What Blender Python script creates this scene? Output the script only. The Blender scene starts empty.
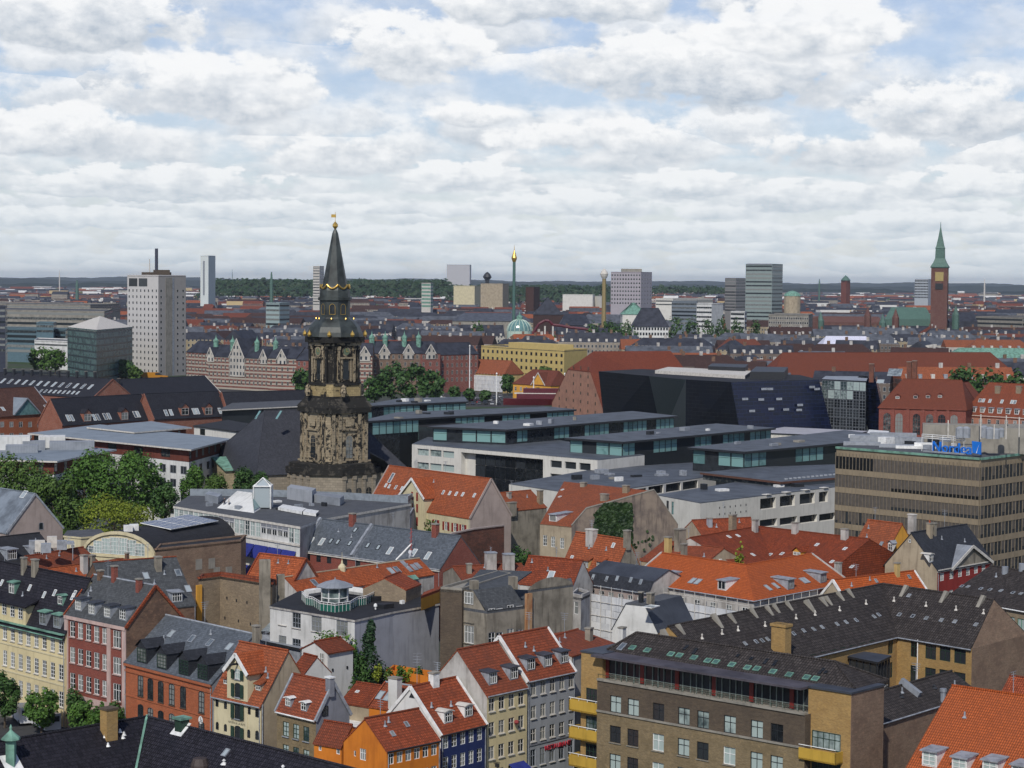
import bpy,math,random
from mathutils import Vector,Matrix
R=math.radians
rnd=random.Random(7)
SC=bpy.context.scene
COL=SC.collection
CAM=Vector((0,0,56));FPX=2126.0
pitch=math.atan(103/FPX);roll=0.0073
fwd=Vector((0,math.cos(pitch),-math.sin(pitch)))
r0=Vector((1,0,0));u0=r0.cross(fwd)
rgt=r0*math.cos(roll)+u0*math.sin(roll)
upv=-r0*math.sin(roll)+u0*math.cos(roll)
cd=bpy.data.cameras.new('camera');cam=bpy.data.objects.new('camera',cd);COL.objects.link(cam)
cam.matrix_world=Matrix(((rgt.x,upv.x,-fwd.x,CAM.x),(rgt.y,upv.y,-fwd.y,CAM.y),(rgt.z,upv.z,-fwd.z,CAM.z),(0,0,0,1)))
cd.sensor_width=36;cd.lens=36*FPX/1024;cd.clip_start=1;cd.clip_end=80000
SC.camera=cam
SUN_AZ,SUN_EL=R(-166),R(43)
sunv=Vector((math.sin(SUN_AZ)*math.cos(SUN_EL),math.cos(SUN_AZ)*math.cos(SUN_EL),math.sin(SUN_EL)))
ld=bpy.data.lights.new('sun','SUN');ld.energy=5.0;ld.angle=R(.8);ld.color=(1,0.95,0.86)
sun=bpy.data.objects.new('sun',ld);COL.objects.link(sun)
sun.rotation_euler=(-sunv).to_track_quat('-Z','Y').to_euler();sun.location=(0,0,300)
SC.view_settings.view_transform='Standard';SC.view_settings.look='None'
SC.view_settings.exposure=-0.62;SC.view_settings.gamma=1.0;SC.view_settings.use_curve_mapping=False
SC.render.engine='CYCLES';HAZE_D=3.3e-5
cy=SC.cycles
cy.max_bounces=5;cy.diffuse_bounces=2;cy.glossy_bounces=2;cy.transmission_bounces=2;cy.volume_bounces=0;cy.transparent_max_bounces=6
cy.use_denoising=True;cy.caustics_reflective=False;cy.caustics_refractive=False
class NT:
 """tiny node-tree writer"""
 def __init__(s,nt):s.nt=nt;nt.nodes.clear()
 def n(s,t,**kw):
  nd=s.nt.nodes.new(t)
  for k,v in kw.items():
   if k=='i':
    for kk,vv in v.items():
     if isinstance(vv,bpy.types.NodeSocket):s.nt.links.new(vv,nd.inputs[kk])
     else:nd.inputs[kk].default_value=vv
   else:setattr(nd,k,v)
  return nd
 def m(s,op,a,b=None,c=None,clamp=False):
  nd=s.nt.nodes.new('ShaderNodeMath');nd.operation=op;nd.use_clamp=clamp
  for i,x in enumerate((a,b,c)):
   if x is None:continue
   if isinstance(x,(int,float)):nd.inputs[i].default_value=x
   else:s.nt.links.new(x,nd.inputs[i])
  return nd.outputs[0]
 def mixc(s,f,a,b,mode='MIX'):
  nd=s.nt.nodes.new('ShaderNodeMix');nd.data_type='RGBA';nd.blend_type=mode
  for i,x in((0,f),(6,a),(7,b)):
   if isinstance(x,bpy.types.NodeSocket):s.nt.links.new(x,nd.inputs[i])
   elif isinstance(x,(int,float)):nd.inputs[i].default_value=x
   else:nd.inputs[i].default_value=tuple(x)[:3]+(1,)
  return nd.outputs[2]
 def ss(s,x,a,b):
  nd=s.n('ShaderNodeMapRange',interpolation_type='SMOOTHSTEP')
  s.nt.links.new(x,nd.inputs[0]);nd.inputs[1].default_value=a;nd.inputs[2].default_value=b
  return nd.outputs[0]
world=bpy.data.worlds.new('World');SC.world=world;world.use_nodes=True
W=NT(world.node_tree)
tc=W.n('ShaderNodeTexCoord');sp=W.n('ShaderNodeSeparateXYZ',i={0:tc.outputs['Generated']})
az=W.m('ARCTAN2',sp.outputs[0],sp.outputs[1]);el=W.m('ARCSINE',sp.outputs[2])
elc=W.m('MAXIMUM',el,0.0)
CLOUDS=[(440,236,120,13,.05),(700,232,110,13,0),(70,222,120,16,-.02),(930,222,120,15,.05),(270,214,100,15,.0),(560,205,90,17,.05),(800,196,100,18,.0),(160,190,140,24,-.05),(470,178,75,20,.1),(690,186,80,18,.05),(960,186,90,20,.05),(345,160,85,26,.05),(830,152,110,22,.0),(600,140,105,26,.1),(45,140,120,32,.0),(955,112,115,38,.0),(215,97,118,42,.0),(470,118,50,14,.1),(705,72,185,50,-.06),(800,30,95,44,.15),(400,54,84,44,.08),(80,30,130,42,-.08),(560,10,140,30,-.12)]
GAPS=[(262,18,48,42),(935,34,95,42),(318,75,26,30),(490,88,60,14)]
def V2(x,y,k=0.0):return W.n('ShaderNodeCombineXYZ',i={0:x,1:y,2:k}).outputs[0]
def nz2(kx,ky,det,ro,off=0.0):
 return W.m('SUBTRACT',W.n('ShaderNodeTexNoise',noise_dimensions='2D',i={'Vector':V2(W.m('MULTIPLY',az,kx),W.m('ADD',W.m('MULTIPLY',elc,ky),off)),'Scale':1.0,'Detail':det,'Roughness':ro}).outputs[0],.5)
nBig,nMed,nFar=nz2(22,40,6.0,.55),nz2(70,120,5.0,.6,7.3),nz2(60,190,6.0,.6,3.1)
DARK,LIGHT=(0.46,0.545,0.65),(1.1,1.11,1.12)
cover,ccol=None,None
def comp(cv,lt):
 global cover,ccol
 c=W.mixc(lt,DARK,LIGHT)
 if cover is None:cover,ccol=cv,c
 else:
  ccol=W.mixc(cv,ccol,c);cover=W.m('ADD',cv,W.m('MULTIPLY',cover,W.m('SUBTRACT',1.0,cv)))
def flat_r2(dx,dy,k):
 dyn=W.m('MULTIPLY',dy,W.m('ADD',1.0,W.m('MULTIPLY',W.m('LESS_THAN',dy,0.0),k)));return W.m('ADD',W.m('MULTIPLY',dx,dx),W.m('MULTIPLY',dyn,dyn))
gap=None
for px,py,sx,sy in GAPS:
 dx=W.m('MULTIPLY',W.m('SUBTRACT',az,(px-512)/FPX),FPX/sx);dy=W.m('MULTIPLY',W.m('SUBTRACT',elc,(281-py)/FPX),FPX/sy)
 g=W.m('EXPONENT',W.m('MULTIPLY',W.m('ADD',W.m('MULTIPLY',dx,dx),W.m('MULTIPLY',dy,dy)),-1.0));gap=g if gap is None else W.m('MAXIMUM',gap,g)
def cells(kx,ky,nn,off,lo,hi,mask):
 p=V2(W.m('ADD',W.m('MULTIPLY',az,kx),W.m('MULTIPLY',nn,.7)),W.m('ADD',W.m('MULTIPLY',elc,ky),off))
 vo=W.n('ShaderNodeTexVoronoi',voronoi_dimensions='2D',i={'Vector':p,'Scale':1.0,'Randomness':.9})
 rel=W.n('ShaderNodeVectorMath',operation='SUBTRACT',i={0:p,1:vo.outputs['Position']});q=W.n('ShaderNodeSeparateXYZ',i={0:rel.outputs[0]})
 r2=flat_r2(q.outputs[0],q.outputs[1],.5);f=W.m('SUBTRACT',W.m('ADD',W.m('SQRT',r2),W.m('MULTIPLY',nn,-1.15)),W.m('MULTIPLY',nMed,.35))
 cv=W.m('MULTIPLY',W.m('SUBTRACT',1.0,W.ss(f,lo,hi)),W.m('MULTIPLY',mask,.85));cv=W.m('MULTIPLY',cv,W.m('SUBTRACT',1.0,W.m('MULTIPLY',gap,.95)),clamp=True)
 comp(cv,W.m('ADD',W.m('ADD',.70,W.m('MULTIPLY',q.outputs[1],.95)),W.m('MULTIPLY',nMed,1.2),clamp=True))
comp(W.m('MULTIPLY',W.ss(nBig,-.12,.2),.55),W.m('ADD',.72,nMed))
cells(30,130,nFar,2.0,.38,.75,W.ss(elc,.075,.03));cells(15,44,nBig,5.0,.34,.66,W.ss(elc,.03,.06))
for px,py,sx,sy,tone in CLOUDS:
 far=py>165;nn=nFar if far else nBig
 dx=W.m('MULTIPLY',W.m('SUBTRACT',az,(px-512)/FPX),FPX/sx);dy=W.m('MULTIPLY',W.m('SUBTRACT',elc,(281-py)/FPX),FPX/sy)
 r2=flat_r2(dx,dy,.35);f=W.m('ADD',W.m('SUBTRACT',W.m('SUBTRACT',1.0,r2),0.08),W.m('ADD',W.m('MULTIPLY',nn,2.6),W.m('MULTIPLY',nMed,1.3)))
 comp(W.m('MULTIPLY',W.ss(f,-.05,.35),.94),W.m('ADD',W.m('ADD',.72+tone,W.m('MULTIPLY',dy,.66)),W.m('ADD',W.m('MULTIPLY',nMed,1.35),W.m('MULTIPLY',nn,.9)),clamp=True))
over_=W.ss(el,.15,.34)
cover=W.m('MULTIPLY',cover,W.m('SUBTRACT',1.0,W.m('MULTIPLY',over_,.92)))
hz=W.ss(el,0.08,-0.01)
ccol=W.mixc(W.m('MULTIPLY',hz,0.6),ccol,(0.74,0.85,0.92))
sky=W.n('ShaderNodeTexSky',sky_type='NISHITA',sun_disc=False,sun_elevation=SUN_EL,sun_rotation=SUN_AZ,altitude=50,dust_density=.2,ozone_density=2.5)
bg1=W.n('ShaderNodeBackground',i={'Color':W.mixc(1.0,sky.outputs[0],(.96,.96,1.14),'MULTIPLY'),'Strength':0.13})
bg2=W.n('ShaderNodeBackground',i={'Color':ccol,'Strength':1.34})
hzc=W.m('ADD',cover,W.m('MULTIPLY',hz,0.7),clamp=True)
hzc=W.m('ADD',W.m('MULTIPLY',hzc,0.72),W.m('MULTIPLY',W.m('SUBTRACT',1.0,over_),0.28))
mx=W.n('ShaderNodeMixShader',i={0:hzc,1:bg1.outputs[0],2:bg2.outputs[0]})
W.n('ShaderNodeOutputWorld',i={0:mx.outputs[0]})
world.cycles.sampling_method='MANUAL';world.cycles.sample_map_resolution=512
def ray(px,py):return fwd+rgt*((px-512)/FPX)-upv*((py-384)/FPX)
def P(px,py,z):
 d=ray(px,py);return CAM+d*((z-CAM.z)/d.z)
def PD(px,py,D):
 d=ray(px,py);return CAM+d*(D/d.y)
def proj(p):
 q=Vector(p)-CAM;f=q.dot(fwd);return 512+FPX*q.dot(rgt)/f,384-FPX*q.dot(upv)/f
def zfor(x,y,py):
 t=(384-py)/FPX;q=Vector((x,y,0))-Vector((CAM.x,CAM.y,CAM.z))
 return(t*q.dot(fwd)-q.dot(upv))/(upv.z-t*fwd.z)
def hor(px):return 277.3+px*0.0073
def zat(py,px,D):return 56-(py-hor(px))*D/FPX
Z=Vector((0,0,1))
MATS={}
def mat(name,build):
 if name in MATS:return MATS[name]
 m=bpy.data.materials.new(name);m.use_nodes=True;T=NT(m.node_tree)
 out=T.n('ShaderNodeOutputMaterial');b=T.n('ShaderNodeBsdfPrincipled');T.nt.links.new(b.outputs[0],out.inputs[0])
 build(T,b);MATS[name]=m;return m
def setc(T,b,c,rough=.8,spec=.3,bump=None,bs=.3,bd=.05,metal=0):
 if isinstance(c,bpy.types.NodeSocket):T.nt.links.new(c,b.inputs['Base Color'])
 else:b.inputs['Base Color'].default_value=tuple(c)+(1,)
 if isinstance(rough,bpy.types.NodeSocket):T.nt.links.new(rough,b.inputs['Roughness'])
 else:b.inputs['Roughness'].default_value=rough
 b.inputs['Specular IOR Level'].default_value=spec;b.inputs['Metallic'].default_value=metal
 if bump is not None:
  bn=T.n('ShaderNodeBump',i={'Height':bump,'Strength':bs,'Distance':bd});T.nt.links.new(bn.outputs[0],b.inputs['Normal'])
def uvn(T,sc=1.0):
 u=T.n('ShaderNodeUVMap');mp=T.n('ShaderNodeMapping',i={0:u.outputs[0]})
 o=T.n('ShaderNodeObjectInfo');mp.inputs['Scale'].default_value=(sc,sc,sc)
 return mp.outputs[0]
def noise(T,vec,s,det=4,ro=.55):
 return T.n('ShaderNodeTexNoise',i={'Vector':vec,'Scale':s,'Detail':float(det),'Roughness':ro}).outputs[0]
def objvec(T):
 tcn=T.n('ShaderNodeTexCoord');o=T.n('ShaderNodeObjectInfo')
 mu=T.n('ShaderNodeVectorMath',operation='ADD',i={0:tcn.outputs['Object'],1:o.outputs['Location']});return mu.outputs[0]
def mulc(c,k):return tuple(max(0,min(1,x*k))for x in c)
def tile(name,c,c2=None,row=.34,colw=.24,rough=.75,var=.32,patch=.5):
 """clay or concrete roof tiles: courses, single tiles of their own tint, weathered patches"""
 c2=c2 or mulc(c,.55)
 def f(T,b):
  v=uvn(T)
  br=T.n('ShaderNodeTexBrick',offset=0.0,i={'Vector':v,'Color1':mulc(c,1+var)+(1,),'Color2':mulc(c,1-var)+(1,),'Mortar':mulc(c,.35)+(1,),'Scale':1.0,'Mortar Size':.045,'Mortar Smooth':.5,'Bias':0.0,'Brick Width':colw,'Row Height':row})  # dark tile joints, widened so each course's shadow line is painted in the colour
  n1=noise(T,v,.45,6,.6);n2=noise(T,v,3.0,3)
  k=T.m('MULTIPLY',T.ss(n1,.42,.68),patch)
  col=T.mixc(k,br.outputs[0],c2)
  col=T.mixc(T.m('MULTIPLY',T.ss(n2,.5,.75),.35),col,mulc(c,.45))
  st=T.n('ShaderNodeMapping',i={0:v});st.inputs['Scale'].default_value=(1.6,.12,1)
  col=T.mixc(T.m('MULTIPLY',T.ss(noise(T,st.outputs[0],1.0,4),.52,.72),.3),col,mulc(c2,.7))
  oi=T.n('ShaderNodeObjectInfo');col=col if max(c)<.2 else T.mixc(T.m('MULTIPLY',oi.outputs['Random'],.45),col,T.mixc(.6,c2,(.09,.06,.045)))
  sx=T.n('ShaderNodeSeparateXYZ',i={0:v})
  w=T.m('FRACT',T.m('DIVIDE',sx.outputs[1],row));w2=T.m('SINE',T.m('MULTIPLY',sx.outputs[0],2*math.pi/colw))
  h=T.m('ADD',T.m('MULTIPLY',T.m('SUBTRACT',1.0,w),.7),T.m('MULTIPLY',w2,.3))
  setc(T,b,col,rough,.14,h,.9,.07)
 return mat(name,f)
def brick(name,c,c2=None,mortar=(.32,.29,.25),big=.45,bump=True):
 c2=c2 or mulc(c,.55)
 def f(T,b):
  v=uvn(T)
  br=T.n('ShaderNodeTexBrick',i={'Vector':v,'Color1':c+(1,),'Color2':mulc(c,.7)+(1,),'Mortar':mortar+(1,),'Scale':1.0,'Mortar Size':.008,'Mortar Smooth':.4,'Brick Width':.25,'Row Height':.083})
  n1=noise(T,v,.35,7,.65);n2=noise(T,v,1.7,5,.7)
  col=T.mixc(T.m('MULTIPLY',T.ss(n1,.40,.66),big),br.outputs[0],c2)
  col=T.mixc(T.m('MULTIPLY',T.ss(n2,.50,.70),big*.9),col,mulc(c,1.35))
  st=T.n('ShaderNodeMapping',i={0:v});st.inputs['Scale'].default_value=(.9,5.0,1)
  col=T.mixc(T.m('MULTIPLY',T.ss(noise(T,st.outputs[0],.9,5,.7),.48,.7),big*.9),col,mulc(c2,.8))
  setc(T,b,col,.9,.15,br.outputs[1],.3,-.02)
 return mat(name,f)
def plaster(name,c,dirt=None,k=.4,rough=.88):
 dirt=dirt or mulc(c,.6)
 def f(T,b):
  v=uvn(T);n1=noise(T,v,.3,7,.62);n2=noise(T,v,4.0,4)
  st=T.n('ShaderNodeMapping',i={0:v});st.inputs['Scale'].default_value=(1.3,.16,1)
  n3=noise(T,st.outputs[0],1.2,5)
  col=T.mixc(T.m('MULTIPLY',T.ss(n1,.40,.68),min(.9,k*1.35)),c,dirt)
  col=T.mixc(T.m('MULTIPLY',T.ss(n3,.48,.70),min(.8,k*1.15)),col,mulc(dirt,.8))
  col=T.mixc(T.m('MULTIPLY',T.ss(n2,.55,.8),.12),col,mulc(c,1.2))
  setc(T,b,col,rough,.2,n2,.15,.02)
 return mat(name,f)
def seam(name,c,w=.6,rough=.5,var=.38,metal=.0):
 """sheet roofing with standing seams running up the slope"""
 def f(T,b):
  v=uvn(T);sx=T.n('ShaderNodeSeparateXYZ',i={0:v})
  fr=T.m('FRACT',T.m('DIVIDE',sx.outputs[0],w));line=T.ss(T.m('ABSOLUTE',T.m('SUBTRACT',fr,.5)),.44,.5)
  n1=noise(T,v,.25,6,.65);n2=noise(T,v,2.2,4)
  col=T.mixc(T.ss(n1,.35,.7),mulc(c,1+var),mulc(c,1-var))
  col=T.mixc(T.m('MULTIPLY',line,.5),col,mulc(c,.45))
  col=T.mixc(T.m('MULTIPLY',T.ss(n2,.55,.8),.3),col,mulc(c,1.4))
  setc(T,b,col,rough,.2,line,.4,.03,metal)
 return mat(name,f)
def slate(name,c,row=.28,var=.25,rough=.65):
 def f(T,b):
  v=uvn(T)
  br=T.n('ShaderNodeTexBrick',i={'Vector':v,'Color1':mulc(c,1+var)+(1,),'Color2':mulc(c,1-var)+(1,),'Mortar':mulc(c,.5)+(1,),'Scale':1.0,'Mortar Size':.015,'Brick Width':.34,'Row Height':row})
  n1=noise(T,v,.3,7,.65);n2=noise(T,v,1.5,5,.65)
  col=T.mixc(T.m('MULTIPLY',T.ss(n1,.42,.7),.5),br.outputs[0],mulc(c,.6))
  col=T.mixc(T.m('MULTIPLY',T.ss(n2,.52,.75),.4),col,mulc(c,1.6))
  setc(T,b,col,rough,.16,br.outputs[1],.3,-.02)
 return mat(name,f)
def plain(name,c,rough=.6,spec=.4,var=.15,sc=1.5,metal=0,emit=0):
 def f(T,b):
  v=objvec(T);n1=noise(T,v,sc,4)
  setc(T,b,T.mixc(T.ss(n1,.35,.7),mulc(c,1+var),mulc(c,1-var)),rough,spec,metal=metal)
 return mat(name,f)
def glass(name,c=(.02,.03,.035),c2=(.09,.11,.12),rough=.12,k=.5):
 """window glass: dark room behind, some panes with curtains or blinds"""
 def f(T,b):
  o=T.n('ShaderNodeObjectInfo');v=objvec(T);n1=noise(T,v,.9,2)
  a=T.m('ADD',T.m('MULTIPLY',o.outputs['Random'],.7),T.m('MULTIPLY',n1,.6))
  setc(T,b,T.mixc(T.ss(a,1-k-.1,1-k+.25),c,c2),rough,.6)
 return mat(name,f)
def facade(name,wallc,winc=(.03,.04,.05),bx=2.4,bz=3.3,wf=.42,hf=.5,frame=(.5,.5,.5)):
 """plastered or brick block front of small far-off windows, each block with its own shift of tint"""
 def f(T,b):
  u=T.n('ShaderNodeUVMap');sx=T.n('ShaderNodeSeparateXYZ',i={0:u.outputs[0]});o=T.n('ShaderNodeObjectInfo')
  fx=T.m('ABSOLUTE',T.m('SUBTRACT',T.m('FRACT',T.m('DIVIDE',sx.outputs[0],bx)),.5))
  fz=T.m('ABSOLUTE',T.m('SUBTRACT',T.m('FRACT',T.m('DIVIDE',sx.outputs[1],bz)),.5))
  w=T.m('MULTIPLY',T.m('LESS_THAN',fx,wf/2),T.m('LESS_THAN',fz,hf/2))
  w0=T.m('MULTIPLY',T.m('LESS_THAN',fx,wf/2+.05),T.m('LESS_THAN',fz,hf/2+.05))
  n1=noise(T,u.outputs[0],.15,5)
  col=T.mixc(T.ss(n1,.35,.7),mulc(wallc,1.2),mulc(wallc,.75))
  col=T.mixc(T.m('MULTIPLY',o.outputs['Random'],.35),col,mulc(wallc,.5))
  col=T.mixc(T.m('MULTIPLY',w0,.6),col,frame);col=T.mixc(w,col,winc)
  setc(T,b,col,.8,.25,w,.5,-.2)
 return mat(name,f)
class MB:
 def __init__(s):s.v=[];s.f=[];s.uv=[];s.mi=[]
 def poly(s,pts,mi=0,uv=None):
  pts=[Vector(p)for p in pts];i0=len(s.v);s.v+=pts;s.f.append(list(range(i0,i0+len(pts))));s.mi.append(mi)
  if uv is None:
   n=Vector((0,0,0))
   for i in range(len(pts)):
    a,b=pts[i],pts[(i+1)%len(pts)]
    n+=Vector(((a.y-b.y)*(a.z+b.z),(a.z-b.z)*(a.x+b.x),(a.x-b.x)*(a.y+b.y)))
   if n.length<1e-9:n=Vector((0,0,1))
   n.normalize()
   if abs(n.z)>.985:
    e=pts[1]-pts[0];e.z=0
    t=e.normalized()if e.length>1e-6 else Vector((1,0,0));b_=Z.cross(t)
   else:t=Z.cross(n).normalized();b_=n.cross(t)
   uv=[(p.dot(t),p.dot(b_))for p in pts]
  s.uv+=uv
 def quad(s,a,b,c,d,mi=0):s.poly([a,b,c,d],mi)
 def obox(s,O,U,V,Wd,lx,ly,lz,mi=0):
  a=U*lx;b=V*ly;c=Wd*lz;O=Vector(O)
  p=[O,O+a,O+a+b,O+b,O+c,O+a+c,O+a+b+c,O+b+c]
  for q in((0,3,2,1),(4,5,6,7),(0,1,5,4),(1,2,6,5),(2,3,7,6),(3,0,4,7)):s.poly([p[i]for i in q],mi)
 def box(s,x0,x1,y0,y1,z0,z1,mi=0):s.obox((x0,y0,z0),Vector((1,0,0)),Vector((0,1,0)),Z,x1-x0,y1-y0,z1-z0,mi)
 def cbox(s,c,ang,lx,ly,z0,z1,mi=0):
  U=Vector((math.cos(ang),math.sin(ang),0));V=Z.cross(U)
  s.obox(Vector((c[0],c[1],z0))-U*lx/2-V*ly/2,U,V,Z,lx,ly,z1-z0,mi)
 def tube(s,p,q,r,n=6,r2=None,mi=0,cap=True):
  p,q=Vector(p),Vector(q);d=(q-p).normalized();a=d.cross(Z if abs(d.z)<.9 else Vector((1,0,0))).normalized();b=d.cross(a);r2=r if r2 is None else r2
  A=[p+(a*math.cos(t)+b*math.sin(t))*r for t in[2*math.pi*i/n for i in range(n)]]
  B=[q+(a*math.cos(t)+b*math.sin(t))*r2 for t in[2*math.pi*i/n for i in range(n)]]
  for i in range(n):s.poly([A[i],B[i],B[(i+1)%n],A[(i+1)%n]],mi)
  if cap:s.poly(A,mi);s.poly(B[::-1],mi)
 def lathe(s,c,prof,n=8,rot=0,mi=0,sx=1,sy=1):
  c=Vector(c);rings=[]
  for(r,z)in prof:
   rings.append([c+Vector((r*sx*math.cos(rot+2*math.pi*i/n),r*sy*math.sin(rot+2*math.pi*i/n),z))for i in range(n)])
  for k in range(len(rings)-1):
   for i in range(n):
    j=(i+1)%n
    if prof[k+1][0]<1e-4:s.poly([rings[k][i],rings[k][j],rings[k+1][i]],mi)
    elif prof[k][0]<1e-4:s.poly([rings[k][i],rings[k+1][j],rings[k+1][i]],mi)
    else:s.poly([rings[k][i],rings[k][j],rings[k+1][j],rings[k+1][i]],mi)
  if prof[-1][0]>1e-4:s.poly(rings[-1],mi)
 def wall(s,O,U,L,z0,z1,holes=(),dep=.14,mi=0):
  """wall rectangle with window openings and their reveals"""
  N=U.cross(Z);O=Vector((O.x,O.y,0))
  hs=[h for h in holes if h[0]>.05 and h[1]<L-.05 and h[2]>z0+.05 and h[3]<z1-.05]
  if len(hs)>160:hs=[]
  xs=sorted({0,L}|{round(h[0],3)for h in hs}|{round(h[1],3)for h in hs});zs=sorted({z0,z1}|{round(h[2],3)for h in hs}|{round(h[3],3)for h in hs})
  for j in range(len(zs)-1):
   zm=(zs[j]+zs[j+1])/2;run=None
   for i in range(len(xs)):
    inside=True
    if i<len(xs)-1:
     xm=(xs[i]+xs[i+1])/2;inside=any(h[0]<xm<h[1]and h[2]<zm<h[3]for h in hs)
    if not inside and run is None:run=xs[i]
    if inside and run is not None:
     a,b=O+U*run,O+U*xs[i];s.poly([a+Z*zs[j],b+Z*zs[j],b+Z*zs[j+1],a+Z*zs[j+1]],mi);run=None
  for h in hs:
   c=[O+U*h[0]+Z*h[2],O+U*h[1]+Z*h[2],O+U*h[1]+Z*h[3],O+U*h[0]+Z*h[3]];dp=h[4]if len(h)>4 else dep;k=[p-N*dp for p in c]
   for i in range(4):j=(i+1)%4;s.poly([c[i],k[i],k[j],c[j]],mi)
   s.poly(k,mi)
 def data(s,name,mats,off=Vector((0,0,0))):
  me=bpy.data.meshes.new(name);me.from_pydata([tuple(p-off)for p in s.v],[],s.f)
  ul=me.uv_layers.new(name='UVMap');flat=[x for t in s.uv for x in t];ul.data.foreach_set('uv',flat)
  for m in(mats if isinstance(mats,(list,tuple))else[mats]):me.materials.append(m)
  me.polygons.foreach_set('material_index',s.mi);me.update();return me
def tagp(o,label=None,cat=None,group=None,kind=None):
 if label:o['label']=label
 if cat:o['category']=cat
 if group:o['group']=group
 if kind:o['kind']=kind
 return o
def wloc(o):
 v=Vector(o.location)
 while o.parent:o=o.parent;v+=o.location
 return v
def obj(name,mb,mats,parent=None,loc=None):
 """one mesh object; its vertices were written in world places"""
 if parent is not None:base=wloc(parent);o=bpy.data.objects.new(name,mb.data(name,mats,base))
 else:
  base=Vector(loc)if loc is not None else Vector((0,0,0));o=bpy.data.objects.new(name,mb.data(name,mats,base));o.location=base
 COL.objects.link(o)
 if parent is not None:o.parent=parent
 return o
def thing(name,label,cat,loc,group=None):
 o=bpy.data.objects.new(name,None);COL.objects.link(o);o.location=loc;o.empty_display_size=1
 return tagp(o,label,cat,group)
def put(name,me,parent,M):
 o=bpy.data.objects.new(name,me);COL.objects.link(o);o.parent=parent
 if parent is not None:
  b=Matrix.Identity(4);chain=[];q=parent
  while q:chain.append(q.matrix_basis.copy());q=q.parent
  for c in reversed(chain):b=b@c
  M=b.inverted()@M
 o.matrix_basis=M;return o
def copy_tree(o,parent=None):
 c=o.copy();COL.objects.link(c);c.parent=parent
 for ch in o.children:copy_tree(ch,c)
 return c
class Pl:
 """a wall or roof plane: U along, V up, N outward"""
 def __init__(s,O,U,V,L=0):s.O,s.U,s.V=Vector(O),U.normalized(),V.normalized();s.N=s.U.cross(s.V);s.L=L;s.holes=[]
 def at(s,u,v,n=0):return s.O+s.U*u+s.V*v+s.N*n
 def hit(s,px,py,up=0):
  d=ray(px,py);O=s.O+Z*up;t=(O-CAM).dot(s.N)/d.dot(s.N);q=CAM+d*t-O
  return q.dot(s.U),q.dot(s.V)
 def M(s,u,v,n=0):
  p=s.at(u,v,n);a,b,c=s.U,-s.N,s.V
  return Matrix(((a.x,b.x,c.x,p.x),(a.y,b.y,c.y,p.y),(a.z,b.z,c.z,p.z),(0,0,0,1)))
WC={}
def win_mesh(kind,w,h,nx,ny,arch=0,t=.07):
 """kind 'pane' | 'frame' | 'both' (slot 0 frame, 1 glass); centred, facing -y"""
 key=(kind,round(w,2),round(h,2),nx,ny,arch,t)
 if key in WC:return WC[key]
 mb=MB();X=Vector((1,0,0));Y=Vector((0,1,0))
 def outline(ww,hh):
  if not arch:return[(-ww/2,-hh/2),(ww/2,-hh/2),(ww/2,hh/2),(-ww/2,hh/2)]
  p=[(-ww/2,-hh/2),(ww/2,-hh/2)];r=ww/2;rise=r if arch==2 else r*.45
  for i in range(7):a=math.pi*i/6;p.append((math.cos(a)*r,hh/2-rise+math.sin(a)*rise))
  return p
 gi=1 if kind=='both' else 0
 if kind in('pane','both'):
  mb.poly([(x,0,z)for x,z in outline(w,h)],gi)
 if kind in('frame','both'):
  o,i_=outline(w,h),outline(w-2*t,h-2*t);n=len(o)
  for k in range(n):
   j=(k+1)%n;a,b,c,d=o[k],o[j],i_[j],i_[k]
   mb.poly([(a[0],-.05,a[1]),(b[0],-.05,b[1]),(c[0],-.05,c[1]),(d[0],-.05,d[1])])
   mb.poly([(d[0],-.05,d[1]),(c[0],-.05,c[1]),(c[0],-.001,c[1]),(d[0],-.001,d[1])])
  for k in range(1,nx):
   x=-w/2+w*k/nx;mb.box(x-t*.45,x+t*.45,-.045,-.002,-h/2+t,h/2-t)
  for k in range(1,ny):
   z=-h/2+h*(k/ny if ny!=2 else .62);mb.box(-w/2+t,w/2-t,-.04,-.002,z-t*.4,z+t*.4)
 me=mb.data('window_'+kind,[M_white,M_white]);WC[key]=me;return me
def matmesh(me,mats):
 key=(me.name,tuple(m.name for m in mats))
 if key in WC:return WC[key]
 c=me.copy()
 for i,m in enumerate(mats):
  if i<len(c.materials):c.materials[i]=m
  else:c.materials.append(m)
 WC[key]=c;return c
M_white=plain('white_paint',(.72,.72,.70),.5)
M_offw=plain('pale_stone_trim',(.55,.52,.47),.8)
M_black=plain('black_painted_metal',(.02,.022,.026),.5)
M_dgreen=plain('dark_green_paint',(.02,.045,.03),.5)
M_green=plain('green_paint',(.05,.22,.14),.5)
M_copper=plain('verdigris_copper',(.14,.27,.21),.7,.3,.35,.8)
M_lead=plain('lead_sheet',(.26,.28,.31),.55,.4,.25)
M_zinc=seam('zinc_sheet',(.24,.26,.29),.6,.45,.2)
M_dkmetal=seam('dark_roof_metal',(.05,.056,.07),.7,.5,.25)
M_blackfelt=slate('black_roofing_felt',(.032,.033,.038),1.0,.12,.8)
M_greyfelt=slate('grey_roofing_felt',(.095,.10,.11),1.0,.12,.8)
M_pinkstone=plaster('pale_pink_stone',(.55,.40,.36))
M_glass=glass('window_glass',(.018,.024,.028),(.22,.23,.22),.1,.42)
M_glassl=glass('window_glass_with_blinds',(.03,.05,.055),(.38,.46,.44),.25,.62)
M_glassd=glass('dark_window_glass',(.008,.010,.012),(.03,.035,.04),.15)
M_teal=glass('teal_glazing',(.10,.20,.20),(.20,.36,.35),.15,.6)
M_skyl=glass('roof_window_glass',(.10,.12,.14),(.35,.40,.42),.2,.6)
M_redtile=tile('weathered_red_tiles',(.31,.065,.025),(.13,.035,.02))
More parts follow.
